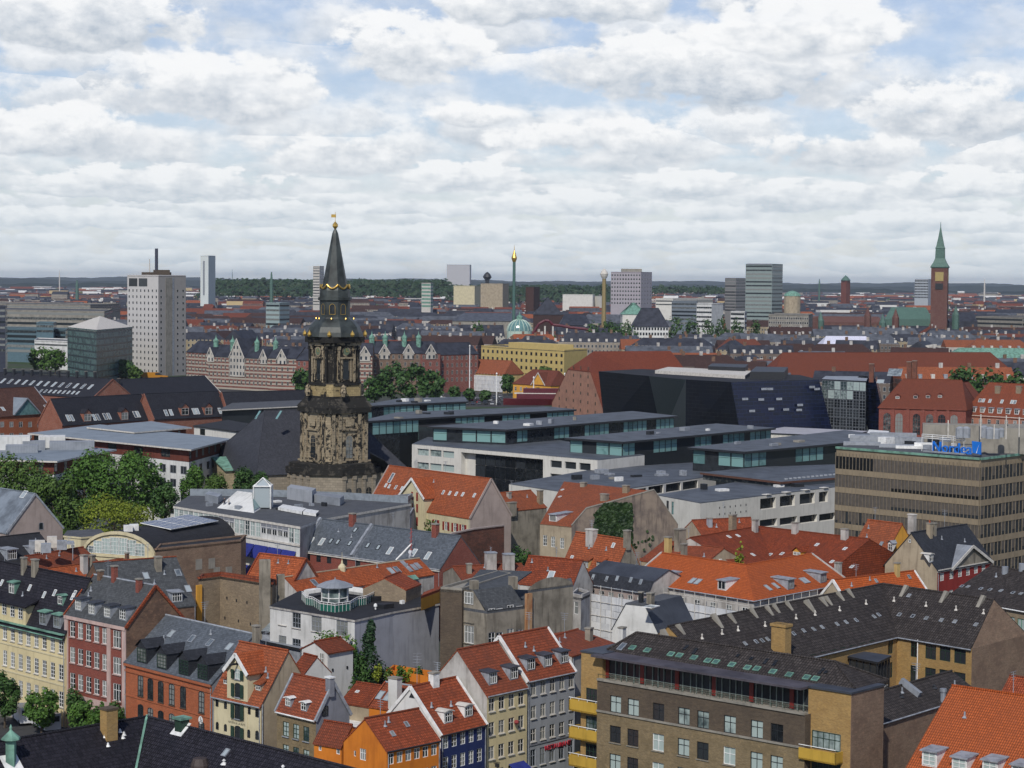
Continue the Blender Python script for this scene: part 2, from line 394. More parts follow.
M_orangetile=tile('orange_clay_tiles',(.56,.125,.03),(.34,.085,.03),var=.18,patch=.3)
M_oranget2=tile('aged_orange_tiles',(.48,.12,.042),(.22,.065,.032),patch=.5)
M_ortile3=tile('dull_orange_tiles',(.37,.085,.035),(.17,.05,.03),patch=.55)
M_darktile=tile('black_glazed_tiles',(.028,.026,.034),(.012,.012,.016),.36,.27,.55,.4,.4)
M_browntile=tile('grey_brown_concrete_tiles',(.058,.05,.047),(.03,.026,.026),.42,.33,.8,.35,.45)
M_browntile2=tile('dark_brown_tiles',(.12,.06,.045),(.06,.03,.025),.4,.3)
M_slate=slate('grey_slate',(.075,.08,.085))
M_slated=slate('dark_slate',(.035,.038,.046))
M_slateb=slate('blue_grey_slate',(.10,.115,.135))
M_yellowbrick=brick('yellow_brick',(.42,.26,.09),(.24,.14,.055),(.36,.30,.2),.35)
M_olivebrick=brick('olive_brick',(.25,.185,.10),(.15,.115,.065),(.28,.25,.2),.6)
M_dkbrick=brick('dark_brown_brick',(.12,.09,.062),(.07,.055,.045),(.16,.14,.12),.5)
M_redbrick=brick('red_brick',(.26,.065,.045),(.15,.035,.03),(.3,.2,.17),.3)
M_orbrick=brick('orange_red_brick',(.42,.12,.05),(.26,.07,.035),(.4,.22,.14),.35)
M_oldbrick=brick('old_brown_brick',(.22,.125,.08),(.10,.065,.05),(.22,.18,.14),.8)
M_tanbrick=brick('tan_blank_brick',(.31,.24,.16),(.19,.15,.11),(.3,.26,.2),.6)
M_brownb=brick('mid_brown_brick',(.27,.17,.115),(.15,.10,.075),(.3,.26,.2),.6)
M_redold=brick('old_red_brick',(.20,.07,.045),(.09,.05,.04),(.2,.15,.12),.8)
M_yplaster=plaster('pale_yellow_render',(.66,.56,.33),k=.25)
M_ycream=plaster('cream_render',(.62,.55,.36),k=.3)
M_ochre=plaster('ochre_render',(.52,.38,.16),k=.4)
M_orplaster=plaster('orange_limewash',(.62,.20,.025),(.42,.12,.02),k=.35)
M_oryel=plaster('yellow_orange_render',(.70,.36,.06),k=.25)
M_blue=plaster('dark_blue_render',(.022,.035,.12),k=.25)
M_greyp=plaster('cool_grey_render',(.34,.36,.39),k=.3)
M_grey2=plaster('mid_grey_render',(.23,.24,.27),k=.35)
M_whitep=plaster('white_render',(.68,.68,.66),(.42,.42,.40),k=.35)
M_whited=plaster('stained_white_render',(.50,.48,.45),(.25,.23,.21),k=.6)
M_tanp=plaster('tan_render',(.42,.35,.25),(.26,.21,.15),k=.5)
M_oldgrey=plaster('old_grey_cement',(.29,.26,.21),(.14,.125,.10),k=.7)
M_pinkgrey=plaster('pinkish_grey_render',(.38,.31,.28),k=.35)
M_lime=plaster('pale_limestone',(.66,.64,.59),(.46,.44,.40),k=.25)
M_redp=plaster('dark_red_render',(.26,.035,.03),k=.3)
M_concrete=plaster('concrete',(.30,.28,.24),(.17,.16,.14),k=.5)
M_asphalt=plaster('asphalt',(.06,.06,.062),(.04,.04,.04),k=.5)
M_gold=plain('gilding',(.75,.48,.12),.35,.6,.1,metal=.8)
class Bldg:
 def start(s,name,label,cat,loc,group=None):
  s.root=thing(name,label,cat,loc,group);s.planes=[];s.wallm=None
 def win(s,pl,p0,p1=None,nx=1,ny=1,w=1.1,h=1.6,fr=None,gl=None,mx=2,my=2,arch=0,lod=1,sill=None,hole=True,down=0,skip=(),shutters=None,name='window',deep=.12,wpx=0):
  """a grid of windows on plane pl: p0, p1 = pixels at the centres of its first and last window"""
  fr=fr or M_white;gl=gl or M_glass
  u0_,v0_=pl.hit(*p0);u1_,v1_=pl.hit(*p1)if p1 else(u0_,v0_)
  if wpx:w=pl.hit(p0[0]+wpx/2,p0[1])[0]-pl.hit(p0[0]-wpx/2,p0[1])[0]
  du=(u1_-u0_)/(nx-1)if nx>1 else 0;dv=(v1_-v0_)/(ny-1)if ny>1 else 0
  hole=hole and abs(pl.V.z)>.9 and lod>=1 and not arch
  for j in range(ny+down):
   for i in range(nx):
    if(i,j)in skip:continue
    u,v=u0_+du*i,v0_+dv*j
    if v-h/2<.1:continue
    s.win_at(pl,u,v,w,h,fr,gl,mx,my,arch,lod,sill,hole,shutters,name,deep)
 def win_at(s,pl,u,v,w,h,fr=None,gl=None,mx=2,my=2,arch=0,lod=1,sill=None,hole=False,shutters=None,name='window',deep=.12):
  fr=fr or M_white;gl=gl or M_glass
  if hole:pl.holes.append((u-w/2,u+w/2,v-h/2,v+h/2,deep+.02))
  off=-(deep-.02)if hole else .015
  Mx=pl.M(u,v,off)
  if lod==0:
   return put(name,matmesh(win_mesh('both',w,h,mx,my,arch),[fr,gl]),s.root,Mx)
  o=put(name,matmesh(win_mesh('pane',w,h,1,1,arch),[gl]),s.root,Mx)
  f=bpy.data.objects.new('frame',matmesh(win_mesh('frame',w,h,mx,my,arch),[fr]));COL.objects.link(f);f.parent=o
  if sill:
   mb=MB();mb.box(-w/2-.06,w/2+.06,-.24 if hole else-.12,.0,-h/2-.1,-h/2-.01)
   k=('sill',round(w,2),round(h,2),hole)
   if k not in WC:WC[k]=mb.data('sill',[M_offw])
   si=bpy.data.objects.new('sill',matmesh(WC[k],[sill]));COL.objects.link(si);si.parent=o
  if shutters:
   for sd in(-1,1):
    k=('shutter',round(h,2),round(w,2),sd)
    if k not in WC:
     mb=MB();x=sd*(w/2+w*.27+.06);mb.box(x-w*.27,x+w*.27,-.16-(0 if hole else .0),-.11,-h/2,h/2-(.12 if arch else 0));
     for q in range(6):z=-h/2+.1+q*(h-.3)/6;mb.box(x-w*.2,x+w*.2,-.175,-.16,z,z+.05)
     WC[k]=mb.data('shutter',[M_white])
    sh=bpy.data.objects.new('shutter',matmesh(WC[k],[shutters]));COL.objects.link(sh);sh.parent=o
  return o
 def add(s,name,mb,mats,parent=None):return obj(name,mb,mats,parent or s.root)
 def dormer(s,pl,px,py,w=1.5,h=1.5,style='flat',cheek=None,roofm=None,fr=None,gl=None,mx=2,my=2,slope_over=None,lod=0,label=None,front=None):
  cheek=cheek or M_lead;roofm=roofm or M_lead;front=front or cheek
  u,v=pl.hit(px,py,up=h/2);Q=pl.at(u,v);sl=pl.V;I=Vector((sl.x,sl.y,0)).normalized();tn=sl.z/max(.05,math.hypot(sl.x,sl.y));U=pl.U
  dep=min(h/tn,6);F=Q-I*.02
  mb=MB();hw=w/2
  a,b=F-U*hw,F+U*hw;top=Z*h
  mb.poly([a-Z*.05,b-Z*.05,b+top,a+top])
  for q in(a,b):mb.poly([q-Z*.05,q+top,q+top+I*dep])
  o=s.add('dormer',mb,front,None)
  if label:o['label']=label
  rb=MB();ov=.14
  if style in('flat','shed'):
   rise=.0 if style=='flat' else h*.35
   dep2=(h+.1)/tn+.15 if style=='flat' else dep+rise/max(.2,tn)+.4
   A,B=F-U*(hw+ov)-I*.25+Z*(h+.02),F+U*(hw+ov)-I*.25+Z*(h+.02)
   Cc,D=B+I*dep2+Z*(rise+.12),A+I*dep2+Z*(rise+.12)
   rb.quad(A,B,Cc,D);t=Z*.12
   rb.quad(A-t,B-t,B,A);rb.quad(B-t,Cc-t,Cc,B);rb.quad(A,D,D-t,A-t);rb.quad(A-t,D-t,Cc-t,B-t)
  elif style=='arch':
   n=6;pts=[(-hw-ov+(w+2*ov)*k/n,h+math.sin(math.pi*k/n)*w*.16)for k in range(n+1)]
   for k in range(n):
    (x0,z0),(x1,z1)=pts[k],pts[k+1];A,B=F+U*x0+Z*z0-I*.2,F+U*x1+Z*z1-I*.2;d=I*(dep+.5+.2/tn)
    rb.quad(A,B,B+d,A+d);rb.quad(A-Z*.12,B-Z*.12,B,A)
  else:
   rz=w*(.45 if style=='gable' else .6);ap=F+Z*(h+rz)-I*.25;A,B=F-U*(hw+ov)+Z*h-I*.25,F+U*(hw+ov)+Z*h-I*.25
   dr=(h+rz)/tn+.1;de=h/tn+.1
   rb.poly([A,ap,ap+I*dr,A+I*de]);rb.poly([B,B+I*de,ap+I*dr,ap])
   mb2=MB();mb2.poly([F-U*hw+Z*h,F+U*hw+Z*h,F+Z*(h+rz*.9)]);s.add('dormer_gable',mb2,front,o)
  s.add('dormer_roof',rb,roofm,o)
  fp=Pl(F,U,Z)
  wo=s.win_at(fp,0,h/2,w*.86,h*.84,fr,gl,mx,my,0,0)
  wo.parent=o;wo.matrix_basis=Matrix.Translation(-Vector(o.location))@wo.matrix_basis
  return o
 def skylight(s,pl,pts,w=.8,h=1.2,fr=None,gl=None,parent=None):
  for(px,py)in pts:
   u,v=pl.hit(px,py);key=('sky',w,h)
   if key not in WC:
    mb=MB();t=.08
    mb.box(-w/2,w/2,-.1,0,-h/2,-h/2+t);mb.box(-w/2,w/2,-.1,0,h/2-t,h/2);mb.box(-w/2,-w/2+t,-.1,0,-h/2+t,h/2-t);mb.box(w/2-t,w/2,-.1,0,-h/2+t,h/2-t)
    mb.poly([(-w/2+t,-.06,-h/2+t),(w/2-t,-.06,-h/2+t),(w/2-t,-.06,h/2-t),(-w/2+t,-.06,h/2-t)],1)
    WC[key]=mb.data('skylight',[M_white,M_white])
   put('skylight',matmesh(WC[key],[fr or M_white,gl or M_skyl]),s.root,pl.M(u,v,.02))
 def chim(s,pl,px,py,hm=1.6,w=.7,d=.7,m=None,cap=None,pots=0,ang=None,name='chimney'):
  """px,py = pixel of the foot of the stack on the roof plane"""
  u,v=pl.hit(px,py);Q=pl.at(u,v);U=pl.U;V=Z.cross(U)
  mb=MB();O=Q-U*w/2-V*d/2-Z*1.0
  mb.obox(O,U,V,Z,w,d,hm+1.0);o=s.add(name,mb,m or M_oldbrick)
  c=MB();c.obox(Q-U*(w/2+.08)-V*(d/2+.08)+Z*(hm-.02),U,V,Z,w+.16,d+.16,.16);s.add('chimney_cap',c,cap or M_concrete,o)
  for k in range(pots):
   t=MB();c0=Q+U*((k+.5)/pots-.5)*w*.8+Z*(hm+.12);t.lathe(c0,[(.13,0),(.15,.1),(.11,.45)],7);s.add('chimney_pot',t,M_ortile3,o)
  return o
 def vent(s,pl,pts,h=.5,r=.09,m=None,name='roof_vent'):
  for(px,py)in pts:
   u,v=pl.hit(px,py);Q=pl.at(u,v);mb=MB();mb.tube(Q-Z*.2,Q+Z*h,r,6);mb.lathe(Q+Z*(h),[(r*1.7,0),(0,r*1.5)],6);mb.lathe(Q-Z*.05,[(r*3.2,0),(r*1.2,.22)],6);s.add(name,mb,m or M_lead)
 def pipe(s,pl,px,v0=0,v1=None,m=None):
  u,_=pl.hit(px,0);
 def finish(s):pass
def slabroof(mb,quads,t=.16,mi=0):
 for q in quads:
  q=[Vector(p)for p in q];mb.poly(q,mi);n=len(q)
  for i in range(n):
   a,b=q[i],q[(i+1)%n];mb.poly([a-Z*t,b-Z*t,b,a],mi)
  mb.poly([p-Z*t for p in q][::-1],mi)
def V3(a,z):return Vector((a.x,a.y,z))
class House(Bldg):
 """rectangular house: a,b = left and right pixel of the eaves of the side that faces us (seen from outside)"""
 def __init__(s,name,label,a,b,ze,pk=None,pke='b',d=None,zr=None,roof='gable',wm=None,rm=None,cat='house',over=.3,side=None,group=None,brk=None,hipl=0,hipr=0,verge=None,gutter=None,ridge=True,basez=0,fr=None,front=None,cornice=None,wroof=None):
  A=a if isinstance(a,Vector)else P(a[0],a[1],ze);B=b if isinstance(b,Vector)else P(b[0],b[1],ze)
  A=V3(A,0);B=V3(B,0);U=(B-A).normalized();L=(B-A).length;N=U.cross(Z);I=-N
  hd=None
  if pk:
   E=B if pke=='b' else A;dd=ray(*pk)
   nrm=U;t=(E-CAM).dot(nrm)/dd.dot(nrm);q=CAM+dd*t;h=(q-E).dot(I);z=q.z
   if d is None:hd=h;d=2*h
   if zr is None:zr=z if d==2*h else zfor(*((E+I*d/2).to_2d()),pk[1])
  if d is None:d=10
  if zr is None:zr=ze+d*.4
  hd=d/2;s.L,s.d,s.ze,s.zr=L,d,ze,zr;s.U,s.I,s.A,s.B=U,I,A,B
  print('%-26s L %.1f d %.1f ze %.1f zr %.1f D %.0f'%(name,L,d,ze,zr,A.y))if not(2<L<120 and 3<d<40 and 0<=zr-ze<14)else None
  s.start(name,label,cat,A+U*L/2+I*hd,group)
  s.wm=wm;s.rm=rm;s.roofk=roof
  Cc,D=B+I*d,A+I*d
  s.front=Pl(A,U,Z,L);s.right=Pl(B,I,Z,d);s.back=Pl(Cc,-U,Z,L);s.left=Pl(D,-I,Z,d)
  s.planes=[s.front,s.right,s.back,s.left];s.basez=basez
  s.mats=[front or wm,side or wm,wm,side or wm]
  o=over;tg=(zr-ze)/hd;dz=tg*o
  rb=MB();up=.05
  e=lambda p,z:V3(p,z)
  if roof in('gable','hip'):
   og=.12 if roof=='gable' else 0
   hl=hipl*hd if roof=='hip' else 0;hr=hipr*hd if roof=='hip' else 0
   R0=e(A+I*hd+U*(hl-(o*.4 if not hl else 0)),zr);R1=e(B+I*hd-U*(hr-(-.0 if hr else-o*.4)),zr)
   if not hr:R1=e(B+I*hd+U*o*.4,zr)
   ol=o if hl else o*.4;orr=o if hr else o*.4
   FA,FB=e(A-I*o-U*ol,ze-dz),e(B-I*o+U*orr,ze-dz);BA,BB=e(D+I*o-U*ol,ze-dz),e(Cc+I*o+U*orr,ze-dz)
   q=[[FA,FB,R1,R0],[BB,BA,R0,R1]]
   if hl:q.append([BA,FA,R0])
   if hr:q.append([FB,BB,R1])
   slabroof(rb,[[p+Z*up for p in k]for k in q])
   s.roofo=s.add('roof',rb,rm);s.R0,s.R1=R0,R1
   if ridge:
    cb=MB();cb.tube(R0+Z*(up+.02),R1+Z*(up+.02),.13,6)
    if hl:cb.tube(FA+Z*up,R0+Z*up,.1,6);cb.tube(BA+Z*up,R0+Z*up,.1,6)
    if hr:cb.tube(FB+Z*up,R1+Z*up,.1,6);cb.tube(BB+Z*up,R1+Z*up,.1,6)
    s.add('ridge_tiles',cb,ridge if ridge is not True else rm,s.roofo)
   if verge:
    for(E0,E1,sgn)in((FA,R0,-1),(BA,R0,-1),(FB,R1,1),(BB,R1,1)):
     if(sgn<0 and hl)or(sgn>0 and hr):continue
     vb=MB()
     dr=(E1-E0);ln=dr.length;dr.normalize();W_=U*sgn;up_=W_.cross(dr);up_=up_ if up_.z>0 else-up_
     vb.obox(E0+Z*up-up_*.2-(U*.12 if sgn>0 else-U*.12+U*.24),dr,U,up_,ln,.24,.34);s.add('verge',vb,verge,s.roofo)
   s.roof=Pl(e(A,ze)+Z*up,U,(I*hd+Z*(zr-ze)));s.roofb=Pl(e(Cc,ze)+Z*up,-U,(-I*hd+Z*(zr-ze)))
   s.hipL=Pl(e(D,ze)+Z*up,-I,(U*max(.1,hl)+Z*(zr-ze)));s.hipR=Pl(e(B,ze)+Z*up,I,(-U*max(.1,hr)+Z*(zr-ze)))
  elif roof in('mansard','flattop'):
   bi,bz=brk
   G=lambda x,y,z:e(A+U*x+I*y,z)
   gl_=0.0
   fa,fb,fc,fd=G(-.1,-o,ze),G(L+.1,-o,ze),G(L+.1,d+o,ze),G(-.1,d+o,ze)
   ma,mb_,mc,md=G(-.1,bi,ze+bz),G(L+.1,bi,ze+bz),G(L+.1,d-bi,ze+bz),G(-.1,d-bi,ze+bz)
   slabroof(rb,[[fa,fb,mb_,ma],[fc,fd,md,mc]]);s.roofo=s.add('roof',rb,rm)
   tb=MB()
   if roof=='mansard':
    q0,q1=G(-.1,hd,zr),G(L+.1,hd,zr);slabroof(tb,[[ma,mb_,q1,q0],[mc,md,q0,q1]])
   else:slabroof(tb,[[ma,mb_,mc,md]])
   s.add('upper_roof',tb,s.rm if not wroof else wroof,s.roofo)
   s.roof=Pl(e(A,ze),U,I*bi+Z*bz);s.roof2=Pl(e(A+I*bi,ze+bz+.01),U,I*(hd-bi)+Z*max(.01,zr-ze-bz))if roof=='mansard' else Pl(e(A,ze+bz),U,I)
   s.R0,s.R1=G(0,hd,zr),G(L,hd,zr)
  elif roof=='barrel':
   n=14;rs=[]
   for k in range(n+1):
    t=math.pi*k/n;rs.append((hd-math.cos(t)*(hd+.2),ze+math.sin(t)*(zr-ze)))
   for k in range(n):
    (y0,z0),(y1,z1)=rs[k],rs[k+1]
    slabroof(rb,[[e(A-U*.2+I*y0,z0),e(B+U*.2+I*y0,z0),e(B+U*.2+I*y1,z1),e(A-U*.2+I*y1,z1)]],.2)
   s.roofo=s.add('roof',rb,rm);s.roof=Pl(e(A+I*hd*.55,ze+(zr-ze)*.93),U,I+Z*.25);s.arc=rs
  elif roof=='flat':
   rb.obox(e(A-U*.1-I*.1,ze-.02),U,I,Z,L+.2,d+.2,.35);s.roofo=s.add('roof',rb,rm);s.roof=Pl(e(A,ze+.34),U,I)
  if gutter:
   g=MB();g.tube(V3(A-I*(o+.06),ze-dz+.02),V3(B-I*(o+.06),ze-dz+.02),.09,6);s.add('gutter',g,gutter)
  if cornice:
   g=MB();g.obox(V3(A-I*.22,ze-.45),U,I,Z,L,.24,.4);s.add('cornice',g,cornice)
 def finish(s):
  if s.A.y<440 and s.roofk in('gable','mansard')and s.L>7:
   q=s.R0.lerp(s.R1,rnd.uniform(.2,.8))if s.roofk=='gable' else V3(s.A+s.U*s.L*.5+s.I*s.d/2,s.zr);mb=MB();hh=rnd.uniform(1.6,2.8);mb.tube(q-Z*.2,q+Z*hh,.035,5)
   for k in range(4):l=.55-.08*k;c=q+Z*(hh-.25*k);mb.tube(c-s.I*l,c+s.I*l,.025,4)
   s.add('aerial',mb,M_lead)
   for k in range(2):
    u,v=rnd.uniform(.1,.9)*s.L,rnd.uniform(.45,.85)*math.hypot(s.d/2,s.zr-s.ze);p=s.roof.at(u,v)if s.roofk=='gable' else q;mb=MB();mb.tube(p-Z*.2,p+Z*.55,.09,6);mb.lathe(p-Z*.05,[(.26,0),(.1,.2)],6);s.add('roof_vent',mb,M_lead)
   for u in(.18,s.L-.18):mb=MB();mb.tube(s.front.at(u,0,.09),s.front.at(u,s.ze-.1,.09),.05,5);s.add('drainpipe',mb,M_lead)
  for i,pl in enumerate(s.planes):
   mb=MB();mb.wall(pl.O,pl.U,pl.L,s.basez,s.ze,pl.holes)
   if i in(1,3):
    I=s.I;E=s.B if i==1 else s.A;F=E+I*s.d
    if s.roofk=='gable':mb.poly([V3(pl.O,s.ze),V3(pl.O+pl.U*s.d,s.ze),V3(E+I*s.d/2,s.zr)])
    elif s.roofk in('mansard','flattop'):
     rr=s.roof;bi=rr.V.dot(I)/rr.V.z;bz=None
     b0=s.brkv
     pts=[V3(E,s.ze),V3(F,s.ze),V3(F-I*b0[0],s.ze+b0[1])]+([V3(E+I*s.d/2,s.zr)]if s.roofk=='mansard' else[])+[V3(E+I*b0[0],s.ze+b0[1])]
     mb.poly(pts)
    elif s.roofk=='barrel':mb.poly([V3(E+I*min(max(y,0),s.d),z-.1)for y,z in s.arc])
   s.add('wall',mb,s.mats[i])
  return s
_oi=House.__init__
def _ni(s,*a,**k):s.brkv=k.get('brk');_oi(s,*a,**k)
House.__init__=_ni
class Ridge(Bldg):
 """long building that turns corners: pts = ridge pixels, far side ordered so that the side facing us is on the left-to-right walk"""
 def __init__(s,name,label,pts,zr,hw,ze=None,ey=None,wm=None,rm=None,cat='house',over=.3,ridge=True,group=None,gutter=None,over_back=.3,verge=None,shR=0):
  Pn=[V3(p,0)if isinstance(p,Vector)else V3(P(p[0],p[1],zr),0)for p in pts]
  n=len(Pn);dirs=[(Pn[i+1]-Pn[i]).normalized()for i in range(n-1)]
  def offs(d):
   out=[]
   for i in range(n):
    if i==0:nn=dirs[0].cross(Z);out.append(Pn[0]+nn*d)
    elif i==n-1:nn=dirs[-1].cross(Z);out.append(Pn[-1]+nn*d+dirs[-1]*(shR if d>0 else 0))
    else:
     n0,n1=dirs[i-1].cross(Z),dirs[i].cross(Z);m=(n0+n1).normalized();out.append(Pn[i]+m*(d/max(.3,m.dot(n0))))
   return out
  Fp=offs(hw)
  if ze is None:
   i,py=ey;ze=zfor(Fp[i].x,Fp[i].y,py)
  Bp=offs(-hw);s.ze,s.zr,s.Fp,s.Pn=ze,zr,Fp,Pn
  print('%-26s ridge ze %.1f zr %.1f segs %s D %.0f'%(name,ze,zr,[round((Pn[i+1]-Pn[i]).length,1)for i in range(n-1)],Pn[0].y))
  s.start(name,label,cat,Pn[n//2],group)
  tg=(zr-ze)/hw;F2,B2=offs(hw+over),offs(-hw-over_back);up=.05
  s.roofs=[];s.fronts=[];s.backs=[];rb=MB();cb=MB()
  for i in range(n-1):
   q=[[V3(F2[i],ze-tg*over),V3(F2[i+1],ze-tg*over),V3(Pn[i+1],zr),V3(Pn[i],zr)],[V3(B2[i+1],ze-tg*over_back),V3(B2[i],ze-tg*over_back),V3(Pn[i],zr),V3(Pn[i+1],zr)]]
   slabroof(rb,[[p+Z*up for p in k]for k in q])
   cb.tube(V3(Pn[i],zr+up),V3(Pn[i+1],zr+up),.13,6)
   nn=dirs[i].cross(Z)
   s.roofs.append(Pl(V3(Pn[i]+nn*hw,ze+up),dirs[i],-nn*hw+Z*(zr-ze)))
   s.fronts.append(Pl(Fp[i],dirs[i],Z,(Fp[i+1]-Fp[i]).length));s.backs.append(Pl(Bp[i+1],-dirs[i],Z,(Bp[i+1]-Bp[i]).length))
  s.roofo=s.add('roof',rb,rm)
  if ridge:s.add('ridge_tiles',cb,ridge if ridge is not True else rm,s.roofo)
  s.endL=Pl(Bp[0],(Fp[0]-Bp[0]),Z,2*hw);s.endR=Pl(Fp[-1],(Bp[-1]-Fp[-1]),Z,2*hw)
  s.wm=wm;s.endm=[wm,wm];s.frontm=[wm]*(n-1)
  if gutter:
   g=MB()
   for i in range(n-1):g.tube(V3(F2[i],ze-tg*over+.02),V3(F2[i+1],ze-tg*over+.02),.09,6)
   s.add('gutter',g,gutter)
  if verge:
   for i,E,F_,B_ in((0,Pn[0],F2[0],B2[0]),(1,Pn[-1],F2[-1],B2[-1])):
    for G in(F_,B_):
     vb=MB();a=V3(G,ze-tg*over+up);b=V3(E,zr+up);dr=b-a;ln=dr.length;dr.normalize();dd=dirs[0]if i==0 else dirs[-1];u_=dd.cross(dr);u_=u_ if u_.z>0 else-u_
     vb.obox(a-u_*.15-dd*.12,dr,dd,u_,ln,.24,.3);s.add('verge',vb,verge,s.roofo)
 def finish(s):
  for i,pl in enumerate(s.fronts):mb=MB();mb.wall(pl.O,pl.U,pl.L,0,s.ze,pl.holes);s.add('wall',mb,s.frontm[i])
  for pl in s.backs:mb=MB();mb.wall(pl.O,pl.U,pl.L,0,s.ze,pl.holes);s.add('wall',mb,s.wm)
  for k,(pl,E)in enumerate(((s.endL,s.Pn[0]),(s.endR,s.Pn[-1]))):
   mb=MB();mb.wall(pl.O,pl.U,pl.L,0,s.ze,pl.holes);mb.poly([V3(pl.O,s.ze),V3(pl.O+pl.U*pl.L,s.ze),V3(E,s.zr)]);s.add('gable',mb,s.endm[k])
  return s
class Block(Bldg):
 """flat-topped building on any outline: pts (pixels at height z) go left to right along the sides that face us, then round the back"""
 def __init__(s,name,label,pts,z,z0=0,wm=None,rm=None,cat='building',parapet=0,group=None,over=0,slab=.35,capm=None,fas=None,root=None):
  Q=[V3(p,0)if isinstance(p,Vector)else V3(P(p[0],p[1],z),0)for p in pts];n=len(Q)
  ar=sum(Q[i].x*Q[(i+1)%n].y-Q[(i+1)%n].x*Q[i].y for i in range(n))
  if ar<0:print('CLOCKWISE',name,label)
  c=sum(Q,Vector())/n;s.Q=Q;s.z=z;s.z0=z0;s.c=c
  if root:s.root=root;s.planes=[]
  else:s.start(name,label,cat,V3(c,0),group)
  s.edges=[Pl(V3(Q[i],0),Q[(i+1)%n]-Q[i],Z,(Q[(i+1)%n]-Q[i]).length)for i in range(n)]
  s.wm=wm;s.em=[wm]*n
  rb=MB()
  if over:
   Qo=[]
   for i in range(n):
    a=(Q[i]-Q[i-1]).normalized();b=(Q[(i+1)%n]-Q[i]).normalized();n0,n1=a.cross(Z),b.cross(Z);m=(n0+n1)
    m=m.normalized()if m.length>1e-3 else n0;Qo.append(Q[i]+m*(over/max(.35,m.dot(n0))))
  else:Qo=Q
  top=z if not parapet else z-.02
  rb.poly([V3(q,top)for q in Qo]);bl=MB()
  (bl if over else rb).poly([V3(q,top-slab)for q in Qo][::-1])
  for i in range(n):a,b=Qo[i],Qo[(i+1)%n];(bl if over else rb).poly([V3(a,top-slab),V3(b,top-slab),V3(b,top),V3(a,top)])
  s.roofo=s.add('roof',rb,rm);s.roof=Pl(V3(Q[0],top),(Q[1]-Q[0]),Z.cross((Q[1]-Q[0]).normalized()))
  if over:s.add('fascia',bl,fas or M_black,s.roofo)
  s.zt=(z-slab if(over or not parapet)else z)
  if parapet:
   pb=MB()
   for i in range(n):
    e=s.edges[i];pb.obox(V3(e.O,z)-e.U*.0,e.U,-e.N,Z,e.L,.25,parapet)
   s.add('parapet',pb,capm or wm)
 def finish(s):
  for i,pl in enumerate(s.edges):
   if s.em[i]is None:continue
   mb=MB();mb.wall(pl.O,pl.U,pl.L,s.z0,s.zt,pl.holes);s.add('wall',mb,s.em[i])
  return s
def crossgable(h,px0,px1,pyw,apex,wm,rm,trim=None,proud=.06,name='gabled_front',over=.35,down=3.0):
 """wall dormer: a gabled piece of front that rises through the eaves of house h"""
 pl=h.front;u0_,v0_=pl.hit(px0,pyw[0]);u1_,v1_=pl.hit(px1,pyw[1]);ua,va=pl.hit(*apex);vw=(v0_+v1_)/2
 um=(u0_+u1_)/2;I=h.I;tn=h.roof.V.z/math.hypot(h.roof.V.x,h.roof.V.y)
 f=lambda u,v,n=proud:pl.at(u,v,n)
 mb=MB();mb.poly([f(u0_,h.ze-down),f(u1_,h.ze-down),f(u1_,vw),f(um,va),f(u0_,vw)])
 for u in(u0_,u1_):
  k=(vw-h.ze)/tn;mb.poly([f(u,h.ze-down),f(u,vw),f(u,vw,-k),f(u,h.ze,0.0)]);mb.poly([f(u,h.ze-down),f(u,h.ze,0),f(u,h.ze-down,0)])
 o=h.add(name,mb,wm)
 rb=MB();kr=(va-h.ze)/tn;sl=(va-vw)/((u1_-u0_)/2);dz=sl*over;n0=proud+.25
 for sgn,u in((-1,u0_),(1,u1_)):
  ke=(vw-dz-h.ze)/tn;q=[f(u+sgn*over,vw-dz,n0),f(um,va,n0),f(um,va,-kr-.1),f(u+sgn*over,vw-dz,-ke-.1)]
  slabroof(rb,[[p+Z*.06 for p in q]],.14)
 h.add('gable_roof',rb,rm,o)
 if trim:
  tb=MB()
  for sgn,u in((-1,u0_),(1,u1_)):
   a,b=f(u+sgn*over,vw-dz,n0+.02),f(um,va,n0+.02);dr=(b-a);ln=dr.length;dr.normalize();up_=pl.N.cross(dr);up_=up_ if up_.z>0 else-up_
   tb.obox(a-up_*.25,dr,pl.N,up_,ln,.12,.42)
  h.add('bargeboard',tb,trim,o)
 return o,(u0_,u1_,vw,um,va)
def leafmat(name,c,c2):
 def f(T,b):
  v=objvec(T);n1=noise(T,v,.5,5,.7);n2=noise(T,v,3.0,3)
  col=T.mixc(T.ss(n1,.35,.65),c,c2);col=T.mixc(T.m('MULTIPLY',T.ss(n2,.5,.75),.5),col,mulc(c2,1.7))
  setc(T,b,col,.6,.25)
  b.inputs['Subsurface Weight'].default_value=0
 return mat(name,f)
L_dark=leafmat('dark_green_leaves',(.024,.06,.015),(.052,.11,.024))
L_mid=leafmat('green_leaves',(.036,.09,.014),(.08,.16,.026))
L_lime=leafmat('yellow_green_leaves',(.11,.15,.012),(.20,.24,.025))
L_olive=leafmat('olive_green_leaves',(.045,.085,.016),(.08,.14,.026))
L_con=leafmat('conifer_needles',(.012,.035,.014),(.03,.065,.022))
M_bark=plain('bark',(.09,.07,.05),.9,.1)
